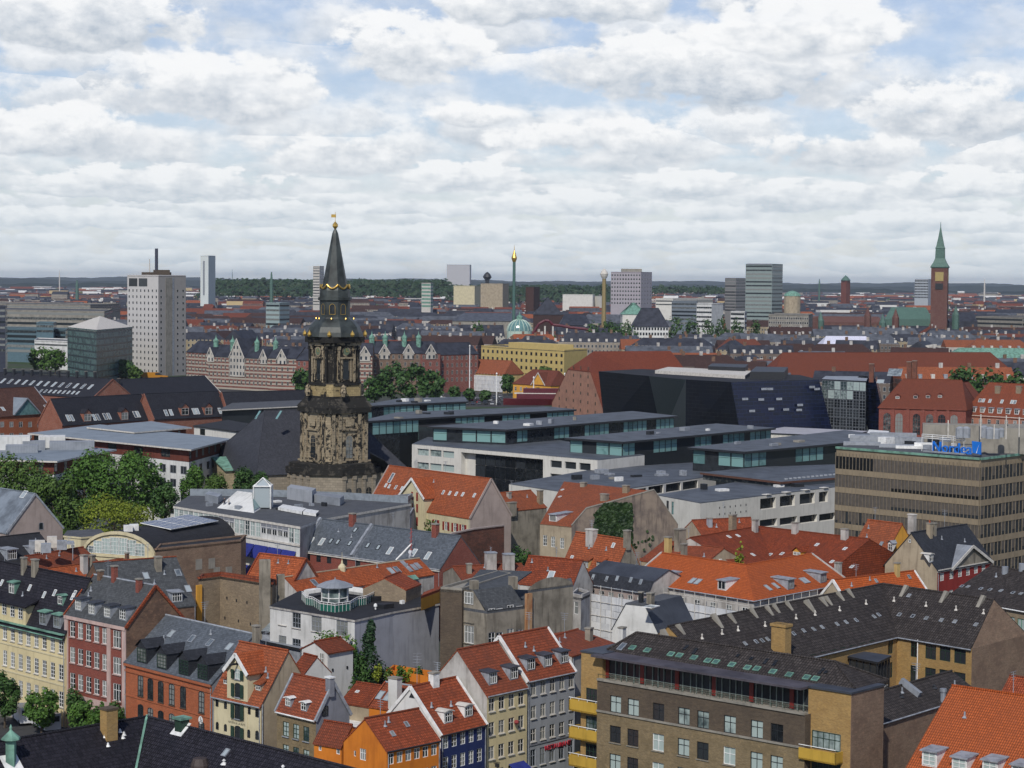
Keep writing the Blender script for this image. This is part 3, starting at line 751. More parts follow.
def crown_mesh(name,seed,rx,ry,rz,n,leaf,cone=False,clumps=26,spread=.30):
 r=random.Random(seed);mb=MB();cl=[]
 for k in range(clumps):
  while True:
   p=Vector((r.uniform(-1,1),r.uniform(-1,1),r.uniform(-1,1)))
   if .35<p.length<1:break
  if cone:
   t=r.random()**1.25;a=r.uniform(0,6.28);q=(1-t)**.8*r.uniform(.45,1.0);p=Vector((math.cos(a)*q,math.sin(a)*q,-1+2*t));cl.append((p,.13+.2*(1-t)))
  else:p*=r.uniform(.62,.9)/max(p.length,.35)*(.75+.25*p.length);cl.append((p,spread*r.uniform(.7,1.25)))
 for k in range(n):
  c,s_=cl[r.randrange(len(cl))]
  d=Vector((r.gauss(0,1),r.gauss(0,1),r.gauss(0,1)));d.normalize();q=c+d*s_*r.uniform(.55,1.08)
  p=Vector((q.x*rx,q.y*ry,q.z*rz));nn=(Vector((d.x,d.y,d.z+.35))+Vector((r.uniform(-.7,.7),r.uniform(-.7,.7),r.uniform(-.7,.7)))).normalized()
  a=nn.cross(Vector((r.uniform(-1,1),r.uniform(-1,1),r.uniform(-1,1)))).normalized();b=nn.cross(a);l=leaf*r.uniform(.6,1.3)
  i0=len(mb.v);mb.v+=[p-a*l,p+b*l*.6,p+a*l,p-b*l*.6];mb.f.append([i0,i0+1,i0+2,i0+3]);mb.mi.append(0);mb.uv+=[(0,0),(1,0),(1,1),(0,1)]
 return mb.data(name,[L_mid]),cl
CR={}
def tree(label,px,D,ytop,wpx,hcrown=.75,lm=None,name='tree',kind='r',z0=0,group=None,n=2600,leaf=None,seed=None,yb=None,zt=None,trunk=True):
 """tree at distance D under column px; ytop = pixel row of its top; wpx = crown width in pixels"""
 x=(PD(px,300,D)).x;zt=zt if zt is not None else zfor(x,D,ytop);H=zt-z0;rw=wpx*D/FPX/2;lm=lm or L_mid
 hc=H*hcrown if yb is None else zt-zfor(x,D,yb);seed=seed if seed is not None else rnd.randrange(4)
 leaf=leaf or max(.22,.0011*D)
 lf=leaf/max(rw,hc/2)
 key=(kind,seed,n,round(lf*40),round(rw/hc*3));
 root=thing(name,label,'tree' if name.endswith('tree')else('bush' if 'bush' in name else 'tree'),(x,D,z0),group)
 if key not in CR:
  CR[key]=crown_mesh('crown',seed*13+5,rw,rw*.95,hc/2,n,leaf,kind=='c',{'r':34,'c':60,'b':20}[kind],.33 if kind!='b' else .42),(rw,hc)
 (me,cl),(rw0,hc0)=CR[key]
 me=matmesh(me,[lm])
 cr=bpy.data.objects.new('crown',me);COL.objects.link(cr);cr.parent=root;cr.location=(0,0,H-hc/2);cr.scale=(rw/rw0,rw/rw0,hc/hc0);cr.rotation_euler.z=rnd.uniform(0,6.28)if kind!='c' else 0
 if trunk:
  mb=MB();base=Vector((x,D,z0));tr=max(.12,H*.018);top=base+Z*(H-hc*.45)
  mb.tube(base,base+Z*(H-hc)*.6 if H-hc>.5 else base+Z*.3,tr*1.25,7,tr,cap=False);mb.tube(base+Z*max(.3,(H-hc)*.6),top,tr,7,tr*.45)
  for k in range(7):
   a=k*2.4;s0=base+Z*(H-hc*rnd.uniform(.55,.95));mb.tube(s0,s0+Vector((math.cos(a)*rw*.6,math.sin(a)*rw*.6,hc*.25)),tr*.4,5,tr*.15)
  obj('trunk',mb,M_bark,root)
 return root
G_cars='cars parked in the harbour car park'
b=Ridge('tiled_house','house with a sagging black glazed tile roof and green copper valley, nearest at bottom left',[(-25,746),(147,717),(380,776)],17,9,ze=9,wm=M_yellowbrick,rm=M_darktile)
v=MB();c0=V3(b.Pn[1],17.12);f0=V3(b.Fp[1],b.ze+.15);dr=(f0-c0);sd=Vector((1,0,0));v.obox(c0-sd*.1,dr.normalized(),sd,Z,dr.length,.2,.1);b.add('copper_valley',v,M_copper)
b.chim(b.roofs[0],109,735,2.3,1.15,1.0,M_yellowbrick,M_dkbrick)
rp=b.roofs[0]
def lantern(b,pl,px,py,w,hh,m,capm,base=None):
 u,v_=pl.hit(px,py);Q=pl.at(u,v_);mb=MB();a=w/2
 mb.lathe(Q-Z*.8,[(a*1.2,0),(a*1.2,.8+hh)],4,R(45));o=b.add('roof_turret',mb,m)
 cb=MB();cb.lathe(Q+Z*hh,[(a*1.9,0),(a*1.8,.15),(a*1.0,.45),(a*.35,.7),(.1,.8),(.12,1.0),(0.02,1.25)],8,R(22.5));b.add('turret_cap',cb,capm,o)
 if base:
  bb=MB();n=pl.N;bb.obox(Q+n*.05-pl.U*a*1.9-pl.V*a*1.9,pl.U,pl.V,n,a*3.8,a*3.8,.06);b.add('flashing',bb,base,o)
 return o
lantern(b,rp,11,763,.85,2.0,M_copper,M_copper,M_white)
u,v_=b.roofs[1].hit(182,728);Q=b.roofs[1].at(u,v_);mb=MB();mb.cbox((Q.x,Q.y),.8,.9,.9,Q.z-.6,Q.z+.8);b.add('roof_box',mb,M_dgreen);mb=MB();mb.cbox((Q.x,Q.y),.8,1.25,1.25,Q.z+.8,Q.z+.98);b.add('box_lid',mb,M_copper);mb=MB();n_=b.roofs[1];mb.obox(n_.at(u-.8,v_-.9,.05),n_.U,n_.V,n_.N,1.6,1.5,.05);b.add('flashing',mb,M_white)
u,v_=b.roofs[1].hit(200,768);Q=b.roofs[1].at(u,v_);mb=MB();mb.lathe(Q-Z*.3,[(.85,0),(.8,.6),(.6,1.1),(.55,1.15)],12);b.add('vent_cone',mb,plain('brown_vent_metal',(.06,.045,.04),.6))
b.skylight(b.roofs[1],[(226,753)],.6,.8,M_lead)
b.vent(b.roofs[0],[(105,737),(108,746),(120,732),(123,738),(124,735)],.22,.07,M_white)
b.vent(b.roofs[1],[(283,770),(224,764)],.3,.1,M_white)
b.finish()
h=House('yellow_long_house','long pale yellow rendered house with green copper gutter and dormers at the left edge',(-70,603),(65,634.5),11.7,pk=(90,579),wm=M_yplaster,rm=M_darktile,gutter=M_copper,over=.35)
F=h.front;M_drt=h.rm
h.win(F,(4.8,632),(60.8,645),8,2,1.05,2.0,mx=2,my=4,sill=M_offw,down=0)
h.win(F,(-25,626),(-10,629),3,1,1.05,2.0,mx=2,my=4)
u0_,v0_=F.hit(4.8,632);u1_,_=F.hit(60.8,645);dv=F.hit(60.8,645)[1]-F.hit(60.8,672)[1]
F.holes.clear()
for o_ in[c for c in h.root.children if c.name.startswith('window')]:
 for cc in list(o_.children):bpy.data.objects.remove(cc)
 bpy.data.objects.remove(o_)
du=(u1_-u0_)/7
vt=(v0_+F.hit(60.8,645)[1])/2
for j in range(4):
 for i in range(-4,8):h.win_at(F,u0_+du*i,vt-dv*j,1.05,1.95,mx=2,my=4,sill=M_offw,hole=True)
mb=MB()
for zz in(vt-dv*.5+.1,vt-dv*1.5):mb.obox(F.at(0,zz,.0),F.U,F.N,Z,h.L,.07,.18)
h.add('string_course',mb,M_ycream)
ue=F.hit(26,612)[0];ul=F.hit(-60,600)[0];za=F.hit(26,606.5)[1]
mb=MB();I=h.I;dpt=4.0
p0,p1=F.at(ul,0,.05),F.at(ue,0,.05)
mb.obox(V3(p0,h.ze-.3),F.U,I,Z,(p1-p0).length,dpt,za-h.ze+.3);att=h.add('attic_storey',mb,M_yplaster)
rb=MB();A1=V3(p0-I*.4,za);B1=V3(p1-I*.4+F.U*.5,za);slabroof(rb,[[A1,B1,B1+I*5.2+Z*1.9,A1+I*5.2+Z*1.9]],.2);h.add('attic_roof',rb,M_drt,att)
rb=MB();rb.obox(V3(p0-I*.45,h.ze-.12),F.U,I,Z,h.L-ul,.5,.14);h.add('copper_ledge',rb,M_copper,att)
af=Pl(p0,F.U,Z)
for q in((4.6,609),(12.7,611.3),(20.8,613.5)):
 uu,vv=af.hit(*q);h.win_at(af,uu,vv,1.0,1.4,mx=2,my=3)
uu0=af.hit(4.6,609)[0];d_=af.hit(12.7,611.3)[0]-uu0;vv=af.hit(12.7,611.3)[1]
for k in(1,2,3):h.win_at(af,uu0-d_*k,vv,1.0,1.4,mx=2,my=3)
h.dormer(h.roof,12,588,1.5,1.6,'flat',M_copper,M_copper)
h.dormer(h.roof,60.5,600,1.2,1.2,'arch',M_copper,M_copper,gl=M_glassd)
h.dormer(h.roof,43,618,1.7,1.7,'flat',M_lead,M_copper,gl=M_glass,fr=M_lead)
h.dormer(h.roof,57,621,1.7,1.7,'flat',M_lead,M_copper,gl=M_glass,fr=M_lead)
h.skylight(h.roof,[(2,583),(30,588),(44.5,595),(55,593),(73,597),(75,594)],.5,.9)
h.chim(h.roof,24,571,1.7,.6,.6,M_oldgrey);h.chim(h.roof,35,573,1.7,.9,.6,M_oldgrey)
h.finish()
h=House('red_brick_house','narrow dark red brick house with pink pilasters and four slate dormers',(65,614.5),(126,627),14.1,pk=(155.5,586),wm=M_oldbrick,front=M_redbrick,rm=M_slate,side=M_oldbrick,over=.15,cornice=M_pinkstone,ridge=M_lead,verge=M_ortile3)
F=h.front
h.win(F,(72.5,628.7),(104.8,636.5),5,1,1.15,1.95,mx=2,my=3);dv=26.0
u0_,v0_=F.hit(72.5,628.7);u1_,v1_=F.hit(104.8,636.5);F.holes.clear()
for o_ in[c for c in h.root.children if c.name.startswith('window')]:
 for cc in list(o_.children):bpy.data.objects.remove(cc)
 bpy.data.objects.remove(o_)
D_=F.at(u0_,v0_).y;st=26.2*D_/FPX;vm=(v0_+v1_)/2;ub=F.hit(117,639)[0]
for j in range(3):
 for i in range(5):h.win_at(F,u0_+(u1_-u0_)*i/4,vm-st*j,1.1,1.95,mx=2,my=3,hole=True,sill=M_pinkstone)
 h.win_at(F,ub,vm-st*j-.1,1.65,2.1,mx=3,my=2,hole=True,sill=M_pinkstone)
for i in(1,3):h.win_at(F,u0_+(u1_-u0_)*i/4,vm-st*3-.2,1.2,2.0,mx=2,my=3,hole=True)
mb=MB()
for px in(66.5,109.3,124.5):
 uu=F.hit(px,660)[0];mb.obox(F.at(max(0,uu-.4),0,0),F.U,F.N,Z,.75,.12,h.ze-.4)
mb.obox(F.at(0,0,0),F.U,F.N,Z,h.L,.09,vm-st*2-1.6);h.add('stone_pilasters',mb,M_pinkstone)
for q in((78.5,604.5),(92,608.5),(107.5,611.5),(123,614)):h.dormer(h.roof,*q,1.4,1.5,'flat',M_lead,M_dkmetal,mx=3,my=3)
h.chim(h.roof,114.5,580,1.7,.6,.6,M_redbrick);h.chim(h.roof,139,590,1.3,.6,.6,M_redbrick)
h.chim(h.roof,100.5,578,.9,.6,.6,M_oldbrick);h.finish()
h=House('orange_brick_house','orange-red brick house with tall arched windows and gabled slate dormers',(125,661),(212,683),10,pk=(254,634.5),wm=M_orbrick,rm=M_slateb,side=M_grey2,over=.2,ridge=M_lead)
F=h.front
for q in((140.8,685.5),(150.6,688.8),(161,691.6),(172,694.3),(183.3,697),(201.7,702)):
 uu,vv=F.hit(*q);h.win_at(F,uu,vv,1.15,2.5,fr=M_black,gl=M_glass,mx=2,my=4,arch=1,sill=M_dkbrick);h.win_at(F,uu,vv-3.2,1.15,1.9,fr=M_black,mx=2,my=3,arch=1);h.win_at(F,uu,vv-6.2,1.15,1.7,fr=M_black,mx=2,my=3,arch=1)
mb=MB();vv=F.hit(161,705)[1]
mb.obox(F.at(0,vv,0),F.U,F.N,Z,h.L,.08,.15);mb.obox(F.at(0,h.ze-.5,0),F.U,F.N,Z,h.L,.25,.3);mb.obox(F.at(0,h.ze-1.2,0),F.U,F.N,Z,h.L,.12,.25);h.add('brick_courses',mb,M_orbrick)
uu,vv=F.hit(201,720);mb=MB();q=Pl(F.at(uu,vv,.05),F.U,Z);mb.poly([q.at(.45*math.cos(t),.45*math.sin(t))for t in[k*math.pi/8 for k in range(16)]]);mb.obox(q.at(-.03,0,.01),q.U,q.N,Z,.06,.02,.35,1);mb.obox(q.at(0,-.03,.01),q.U,q.N,Z,.25,.02,.06,1);h.add('wall_clock',mb,[M_white,M_black])
for q in((142,655),(162,661),(184,667),(203,671.5)):h.dormer(h.roof,*q,2.2,1.9,'gable',M_slated,M_slated,fr=M_dgreen,gl=M_glass,mx=3,my=4)
h.skylight(h.roof,[(171.5,634),(192,639),(210,643),(229.5,647)],.9,1.1,M_lead)
h.chim(h.roof,256,640,1.6,.7,.6,M_oldgrey);h.finish()
h=House('hoist_warehouse','cream warehouse with hoist gable, dark green shutters and small arched windows',(213,694),(261,704.5),9.3,pk=(288,651),wm=M_ycream,rm=M_oranget2,side=M_tanp,over=.25,ridge=M_oranget2,gutter=M_lead)
F=h.front
for q,w_,h_ in(((217.3,702.5),.45,.85),((257.3,712.5),.55,1.0),((217.5,725.5),.45,.85),((257.3,735),.55,1.0),((225.7,705),.45,.8),((249.5,710.5),.4,.8),((225.7,727.5),.45,.8),((249.0,733.5),.45,.9)):h.win(F,q,w=w_,h=h_,fr=M_black,gl=M_glassd,mx=1,my=2,arch=2,lod=0)
cgo,cgi=crossgable(h,227.5,248,(668,671),(237.3,653.5),M_ycream,M_oranget2,M_white,down=4.5)
F2=Pl(F.at(0,0,.07),F.U,Z)
for q,w_,h_ in(((238,711),1.0,1.75),((238,733.5),1.0,1.75),((238,690),.95,1.6)):h.win(F2,q,w=w_,h=h_,fr=M_black,gl=M_glassd,mx=2,my=1,arch=1,lod=1,shutters=M_dgreen,sill=M_lead)
h.win(F2,(238,674),w=.95,h=1.15,fr=M_white,gl=M_glassl,arch=1,shutters=M_dgreen,sill=M_lead,mx=2,my=2)
h.win(F2,(237.5,662.5),w=.3,h=.5,fr=M_black,gl=M_glassd,arch=2,lod=0,mx=1,my=1)
mb=MB();uu,vv=F2.hit(238,664.5);mb.obox(F2.at(uu-.08,vv,0),F2.U,F2.N,Z,.16,1.2,.2);mb.tube(F2.at(uu,vv,1.1),F2.at(uu,vv-.7,1.1),.03,5);h.add('hoist_beam',mb,M_black)
def text(s_,parent,pl,px,py,size,m,ext=.02,name='lettering',align='CENTER'):
 cu=bpy.data.curves.new(name,'FONT');cu.body=s_;cu.size=size;cu.extrude=ext;cu.align_x=align;cu.align_y='CENTER';cu.resolution_u=2
 cu.materials.append(m);t_=bpy.data.objects.new(name,cu);COL.objects.link(t_);me=bpy.data.meshes.new_from_object(t_);bpy.data.objects.remove(t_)
 o=bpy.data.objects.new(name,me);COL.objects.link(o);o.parent=parent
 u,v=pl.hit(px,py);p=pl.at(u,v,.05);a,b_,c=pl.U,pl.V,pl.N
 o.matrix_basis=Matrix.Translation(-wloc(parent))@Matrix(((a.x,b_.x,c.x,p.x),(a.y,b_.y,c.y,p.y),(a.z,b_.z,c.z,p.z),(0,0,0,1)));return o
text('RESTAURANT',h.root,F,237.5,720.5,.34,M_black);text('HAVEN & LAURITS',h.root,F,237.2,723.4,.36,M_black)
h.dormer(h.roof,258.5,687,.95,.8,'shed',M_tanp,M_oranget2,gl=M_glassd);h.dormer(h.roof,226.3,681,.9,.75,'shed',M_tanp,M_oranget2,gl=M_glassd)
mb=MB();mb.tube(h.right.at(.15,0,.08),h.right.at(.15,h.ze,.08),.06,6);h.add('drainpipe',mb,M_lead)
h.finish()
h=House('olive_brick_house','small olive brick house with red tiled roof, two white dormers and sooty grey gable',(277,709.3),(316,718.5),9.2,pk=(333,682.5),wm=M_olivebrick,rm=M_ortile3,side=M_grey2,over=.2,gutter=M_white,verge=M_lead)
F=h.front
h.win(F,(285.8,729),(306.2,735),3,1,1.0,1.6,fr=M_dgreen,gl=M_glassl,mx=2,my=3,sill=M_lead)
h.win(F,(285.8,751.5),(306.2,757.5),3,1,1.0,1.5,fr=M_dgreen,gl=M_glassl,mx=2,my=3,sill=M_lead)
for q in((288.3,702),(304,706.5)):h.dormer(h.roof,*q,1.0,.95,'arch',M_lead,M_white)
h.win(h.right,(325,711),w=.8,h=1.1,lod=0,fr=M_black,gl=M_glassd)
h.chim(h.roof,330,687,1.0,.8,.6,M_grey2,M_white);h.finish()
h=House('orange_corner_house','bright orange limewashed house with red tiled roof, gable end and six white windows',(386.6,751),(440,740),8.2,pk=(365,719),pke='a',wm=M_orplaster,rm=M_ortile3,over=.15,gutter=M_black)
OH=h;F=h.front
h.win(F,(391,759),(434,749.3),6,1,.8,1.15,mx=2,my=2,sill=None);h.win(F,(391,781),(434,770),6,1,.8,1.15,mx=2,my=2)
Lf=h.left
h.win(Lf,(363.3,734),w=.6,h=1.0,mx=1,my=2);h.win(Lf,(362.8,754.5),w=.95,h=1.2,mx=3,my=2);h.win(Lf,(354.8,753.5),w=.35,h=.6,mx=1,my=1)
h.skylight(h.roof,[(392.5,734),(406.5,724.5)],.5,.7,M_lead,M_glass)
zw=[Lf.at(*Lf.hit(341,746.4)),Lf.at(*Lf.hit(313.6,741.7))]
zwe=zw[0].z;print('orange wing eave',zw[0],zw[1])
h2=House('orange_low_wing','low orange house wing with bright red roof beside the orange gable',(314,741.7),(341.5,746.4),8.2 if not 4<zwe<12 else zwe,pk=(324.5,720.8),pke='a',wm=M_orplaster,rm=M_redtile,over=.15)
h2.win(h2.front,(320,747.5),w=.4,h=.7,mx=1,my=2);h2.win(h2.front,(338,751),w=.5,h=.7,mx=1,my=2)
h.finish();h2.finish()
h=House('dark_blue_house','dark blue rendered house with red roof, two pale arched dormers and white gable',(441,734.7),(486,723.8),8.0,pk=(410.5,687),pke='a',wm=M_blue,rm=M_ortile3,side=M_whitep,over=.15,verge=M_white,gutter=M_black)
F=h.front
u0_,v0_=F.hit(445.8,742);u1_,v1_=F.hit(479.6,733.5)
for j in range(3):
 for i in range(5):h.win_at(F,u0_+(u1_-u0_)*i/4,(v0_+v1_)/2-j*22.3*F.O.y/FPX,.85,1.45,mx=2,my=3,hole=True)
for q in((448.3,717),(468.5,711)):h.dormer(h.roof,*q,1.35,1.25,'arch',M_lead,M_offw,mx=3,my=2,front=M_white)
uu,vv=h.left.hit(412,695);q=h.left.at(uu,vv,.05);mb=MB();mb.poly([q-h.left.U*.4-Z*.3,q+h.left.U*.4-Z*.3,q+Z*.35]);h.add('gable_opening',mb,M_black)
h.chim(h.roof,434,684,1.2,1.0,.7,M_white);h.finish()
h=House('pale_yellow_house','pale yellow four-window-wide canal house with two dark dormers, left of the grey-blue house',(487,695.7),(527.3,687),10.9,pk=(457.5,650),pke='a',wm=M_yplaster,rm=M_ortile3,side=M_whited,over=.15,gutter=M_lead)
F=h.front;u0_,v0_=F.hit(491.7,705);u1_,v1_=F.hit(521.2,698.3)
for j in range(4):
 for i in range(4):h.win_at(F,u0_+(u1_-u0_)*i/3,(v0_+v1_)/2-j*24.4*F.O.y/FPX,.95,1.45,fr=M_offw,mx=2,my=2,hole=True,sill=M_offw)
for q in((493,678),(514,673)):h.dormer(h.roof,*q,1.35,1.45,'flat',M_lead,M_dkmetal,mx=3,my=2)
uu,vv=F.hit(514,722);mb=MB();mb.lathe(F.at(uu,vv,.35)-Z*.2,[(.15,0),(.3,.2),(.25,.4),(0,.5)],7);h.add('flower_basket',mb,plain('red_flowers',(.25,.04,.04),.8))
mb=MB();uu,vv=F.hit(493,762);mb.obox(F.at(uu,vv,0),F.U,F.N,Z,.06,1.0,.06);mb.obox(F.at(uu,vv-.5,.3),F.U,F.N,Z,.05,.6,.45);h.add('hanging_sign',mb,M_black)
mb=MB();uu,vv=F.hit(516,765);
for k in range(6):a0,a1=-1.4+k*.47,-1.4+(k+1)*.47;mb.poly([F.at(uu+a0,vv-.5,1.3),F.at(uu+a1,vv-.5,1.3),F.at(uu+a1*.9,vv+.3,.02),F.at(uu+a0*.9,vv+.3,.02)])
h.add('awning',mb,plain('blue_awning',(.02,.03,.2),.7));h.finish()
h=House('grey_blue_house','grey-blue rendered house with three dark dormers in a red roof and a red shop sign',(527.5,681),(575,671),11.5,pk=(499.5,636.5),pke='a',wm=M_greyp,rm=M_ortile3,side=M_whited,over=.15,gutter=M_lead,verge=M_white)
F=h.front;u0_,v0_=F.hit(533.6,689.3);u1_,v1_=F.hit(562,683)
for j in range(4):
 for i in range(5):h.win_at(F,u0_+(u1_-u0_)*i/3,(v0_+v1_)/2-j*23.4*F.O.y/FPX,.9,1.45 if j<3 else 1.9,fr=M_offw if j<3 else M_lead,mx=2,my=2,hole=True,sill=M_offw)
mb=MB();mb.obox(F.at(0,0,0),F.U,F.N,Z,h.L,.03,(v0_+v1_)/2-2.5*23.4*F.O.y/FPX);
h.add('string_course',MB()if False else(lambda m_:(m_.obox(F.at(0,(v0_+v1_)/2-2.45*23.4*F.O.y/FPX,0),F.U,F.N,Z,h.L,.08,.15),m_)[1])(MB()),M_grey2)
for q in((531,664),(548,660.5),(564.5,657)):h.dormer(h.roof,*q,1.4,1.45,'flat',M_lead,M_dkmetal,mx=3,my=2)
text('RESTAURANT',h.root,F,557.5,745.3,.75,plain('red_sign_letters',(.45,.03,.05),.5),.05,'shop_sign')
h.finish()
h=House('red_roofed_rear_house','rear wing with weathered red roof behind the dormers of the grey-blue house',(572,656),(614,643),12.3,pk=(607,629.5),pke='b',d=10,wm=M_whited,rm=M_ortile3,over=.15)
h.chim(h.roof,589,640,1.4,.8,.7,M_oldgrey);h.finish()
zt=13.5
A_,B_=P(597.5,680,zt),P(805,715,zt)
U=V3(B_-A_,0).normalized();N=U.cross(Z);I=-N;L=V3(B_-A_,0).length;A0=V3(A_,0)
bl=Bldg();bl.start('brick_apartment_block','large brown brick apartment block with glazed attic storey and yellow balconies, lower right','apartment block',A0+U*L/2+I*6)
F=Pl(A0,U,Z,L);zs=F.hit(598,708)[1]
D0=A_.y;st=3.02
xs=[(355,350),(468,375),(630,405),(792,437),(915,463)]
pxs=[560+x/6.4 for x,y in xs]+[700+190/6.4,700+363/6.4,700+492/6.4]
pys=[648+y/6.4 for x,y in xs]+[648+495/6.4,648+527/6.4,648+552/6.4]
us=[F.hit(a,b_)[0]for a,b_ in zip(pxs,pys)];v1=sum(F.hit(a,b_)[1]for a,b_ in zip(pxs,pys))/8;zs=min(zs,v1-1.0)
for j in range(4):
 for i,u in enumerate(us):
  drk=(i+j*3)%5==2 or(j==1 and i<2)
  bl.win_at(F,u+(.0),v1-st*j-(.2 if j else 0),1.5,1.8,fr=M_white if(j,i)in((1,2),(1,5),(2,2))else M_black,gl=M_glassd if drk else M_glassl,mx=2,my=2,hole=True,sill=M_concrete,deep=.16)
for nm,za_,zb_,m in(('wall',0,zs,M_olivebrick),('upper_wall',zs,zt,M_dkbrick)):
 mb=MB();mb.wall(F.O,U,L,za_,zb_,F.holes,.16);bl.add(nm,mb,m)
mb=MB();mb.obox(F.at(-.05,zs-.1,0),U,N,Z,L+.1,.14,.2);mb.obox(V3(A0-I*.15,zt-.02),U,I,Z,L,.5,.22);bl.add('coping',mb,M_concrete)
mb=MB();mb.obox(V3(B_,0),I,U,Z,8,.02,zt);bl.add('side_wall',mb,M_dkbrick)
mb=MB();mb.obox(V3(A0,0)-U*.02,I,-U,Z,3,.02,zt);bl.add('side_wall',mb,M_olivebrick)
ai=1.5;AF=Pl(A0+I*ai,U,Z,L);za=zt+2.45
mb=MB();mb.obox(V3(A0+I*ai,zt-.3),U,I,Z,L,.3,.9);mb.obox(V3(A0+I*.2,zt-.3),U,I,Z,L,ai,.25);bl.add('terrace',mb,M_concrete)
mb=MB();mb.poly([AF.at(0,zt),AF.at(L,zt),AF.at(L,za),AF.at(0,za)]);at=bl.add('attic_glazing',mb,M_glassd)
mb=MB();k=0;u=.3
while u<L-.3:
 mb.obox(AF.at(u,zt,.02),U,N,Z,.09,.12,2.45);u+=(.75 if k%3 else 1.0);k+=1
mb.obox(AF.at(0,zt+.55,.02),U,N,Z,L,.08,.08);mb.obox(AF.at(0,za-.2,.02),U,N,Z,L,.1,.12);bl.add('attic_frames',mb,plain('grey_green_frames',(.17,.20,.18),.6),at)
for px in(643-.0,678,715,752.5,793,608):
 uu=AF.hit(px,690)[0];mb=MB();mb.obox(AF.at(uu-.3,zt+.1,.05),U,N,Z,.5,.1,2.2);bl.add('attic_door',mb,plain('dark_red_door',(.15,.02,.015),.5),at)
mb=MB();z_=zt+.2
for k in range(int(L/1.6)+1):mb.tube(V3(A0+U*k*1.6+I*.1,zt+.1),V3(A0+U*k*1.6+I*.1,zt+.62),.025,4)
mb.tube(V3(A0+I*.1,zt+.62),V3(A0+U*L+I*.1,zt+.62),.03,5);bl.add('terrace_rail',mb,M_dgreen)
cl_,cr_=5.6,0
mb=MB();S0,S1=V3(A0-U*.7-I*.35,za),V3(A0+U*(L-.3)-I*.35,za);mb.obox(S0,U,I,Z,(S1-S0).length,4.2,.22);bl.add('attic_eaves_slab',mb,seam('plum_grey_sheet',(.075,.068,.08),.6,.6))
EP=Pl(V3(A0,za+.3),U,I)
R1p,R2p=(636.6,632),(835,668);
e0=P(607,650,za+.3);e1=P(838,693,za+.3);e0=V3(e0,0);e1=V3(e1,0)
ey_=(e0-A0).dot(I);x0=(e0-A0).dot(U);x1=(e1-A0).dot(U);hdp=3.1;zr_=zfor(*((A0+U*(x0+x1)/2+I*(ey_+hdp)).to_2d()),650.5)
print('apt block: L %.1f eave in %.1f x0 %.1f x1 %.1f ridge %.1f (za %.1f)'%(L,ey_,x0,x1,zr_,za))
zr_=min(max(zr_,za+2),za+4.2);ey_=min(max(ey_,1.2),3.5)
g=lambda x,y,z:V3(A0+U*x+I*y,z)
xr0=Pl(V3(A0+I*(ey_+hdp),0),U,Z).hit(*R1p)[0];xr1=Pl(V3(A0+I*(ey_+hdp),0),U,Z).hit(*R2p)[0]
fa,fb,bb_,ba=g(x0,ey_,za+.3),g(x1,ey_,za+.3),g(x1,ey_+2*hdp,za+.3),g(x0,ey_+2*hdp,za+.3);q0,q1=g(xr0,ey_+hdp,zr_),g(xr1,ey_+hdp,zr_)
mb=MB();slabroof(mb,[[fa,fb,q1,q0],[bb_,ba,q0,q1],[ba,fa,q0],[fb,bb_,q1]],.2);rf=bl.add('roof',mb,M_browntile)
mb=MB();[mb.tube(a+Z*.05,c+Z*.05,.13,6)for a,c in((q0,q1),(fb,q1),(bb_,q1),(fa,q0))];bl.add('ridge_tiles',mb,M_browntile,rf)
bl.roof=Pl(fa,U,q0-fa-U*(q0-fa).dot(U))
bl.skylight(bl.roof,[(632.6,648),(647.5,650.6),(671,654.5),(679.5,655.8),(694,658),(708,661),(716,662.2),(732,665),(747.6,668),(757,669),(773,672),(789.4,675),(806.7,677.7),(815.6,679)],.75,.7,M_copper,plain('green_tinted_glass',(.06,.12,.11),.4))
bl.skylight(bl.roof,[(685,649),(687,647),(696,650),(694,653),(738,656),(751.5,659),(765,663),(767,660.5),(774,665),(776,662),(820,673),(823,670),(826,672.5)],.35,.45,M_black,M_glassd)
bl.skylight(bl.roof,[(622,647)],.7,1.2,M_lead,M_skyl)
lb=2.0;g2=V3(P(570,654.3,za+.6),0);wl=(A0-g2).dot(U);wl=2.95;yl=(g2-A0).dot(I);print('left block',wl,yl)
yl=min(max(yl,.8),3.0)
mb=MB();LB=Pl(A0-U*wl+I*yl,U,Z,wl);mb.obox(V3(LB.O,0),U,I,Z,wl+.01,9,za+.1);lo=bl.add('stair_wing',mb,M_yellowbrick)
mb=MB();mb.obox(V3(LB.O-U*.1-I*.1,za+.1),U,I,Z,wl+.2,9.2,.2);bl.add('stair_wing_roof',mb,M_dkmetal,lo)
zb0=Pl(A0-U*wl-I*.0,U,Z).hit(566,700)[1]
for k in range(5):
 zz=zb0-k*3.02-.45
 if zz<1:continue
 mb=MB();w2=wl+1.0;O_=V3(A0-U*w2,zz-.6);mb.obox(O_,U,I,Z,w2-.05,.12,1.25);mb.obox(O_,I,U,Z,yl+1.0,.12,1.25);mb.obox(O_,U,I,Z,w2-.05,yl,.18);bo=bl.add('balcony',mb,plaster('yellow_balcony_front',(.52,.33,.055),k=.3),None)
 mb=MB();mb.tube(V3(A0-U*w2,zz+.85),V3(A0,zz+.85),.045,6);[mb.tube(V3(A0-U*w2*t,zz+.6),V3(A0-U*w2*t,zz+.85),.03,4)for t in(.05,.35,.65,.95)];bl.add('balcony_rail',mb,M_white,bo)
 bl.win_at(LB,wl*.62,zz+1.0,wl*.7,2.0,M_dgreen,M_glassd if k%2==0 else M_glassl,4,2,0,1)
RA=V3(P(806,698.5,za),0);RB_=V3(P(851,706,za),0)
yr=max(1.0,(RA-A0).dot(I));print('right wing y',yr,(RB_-A0).dot(U)-L)
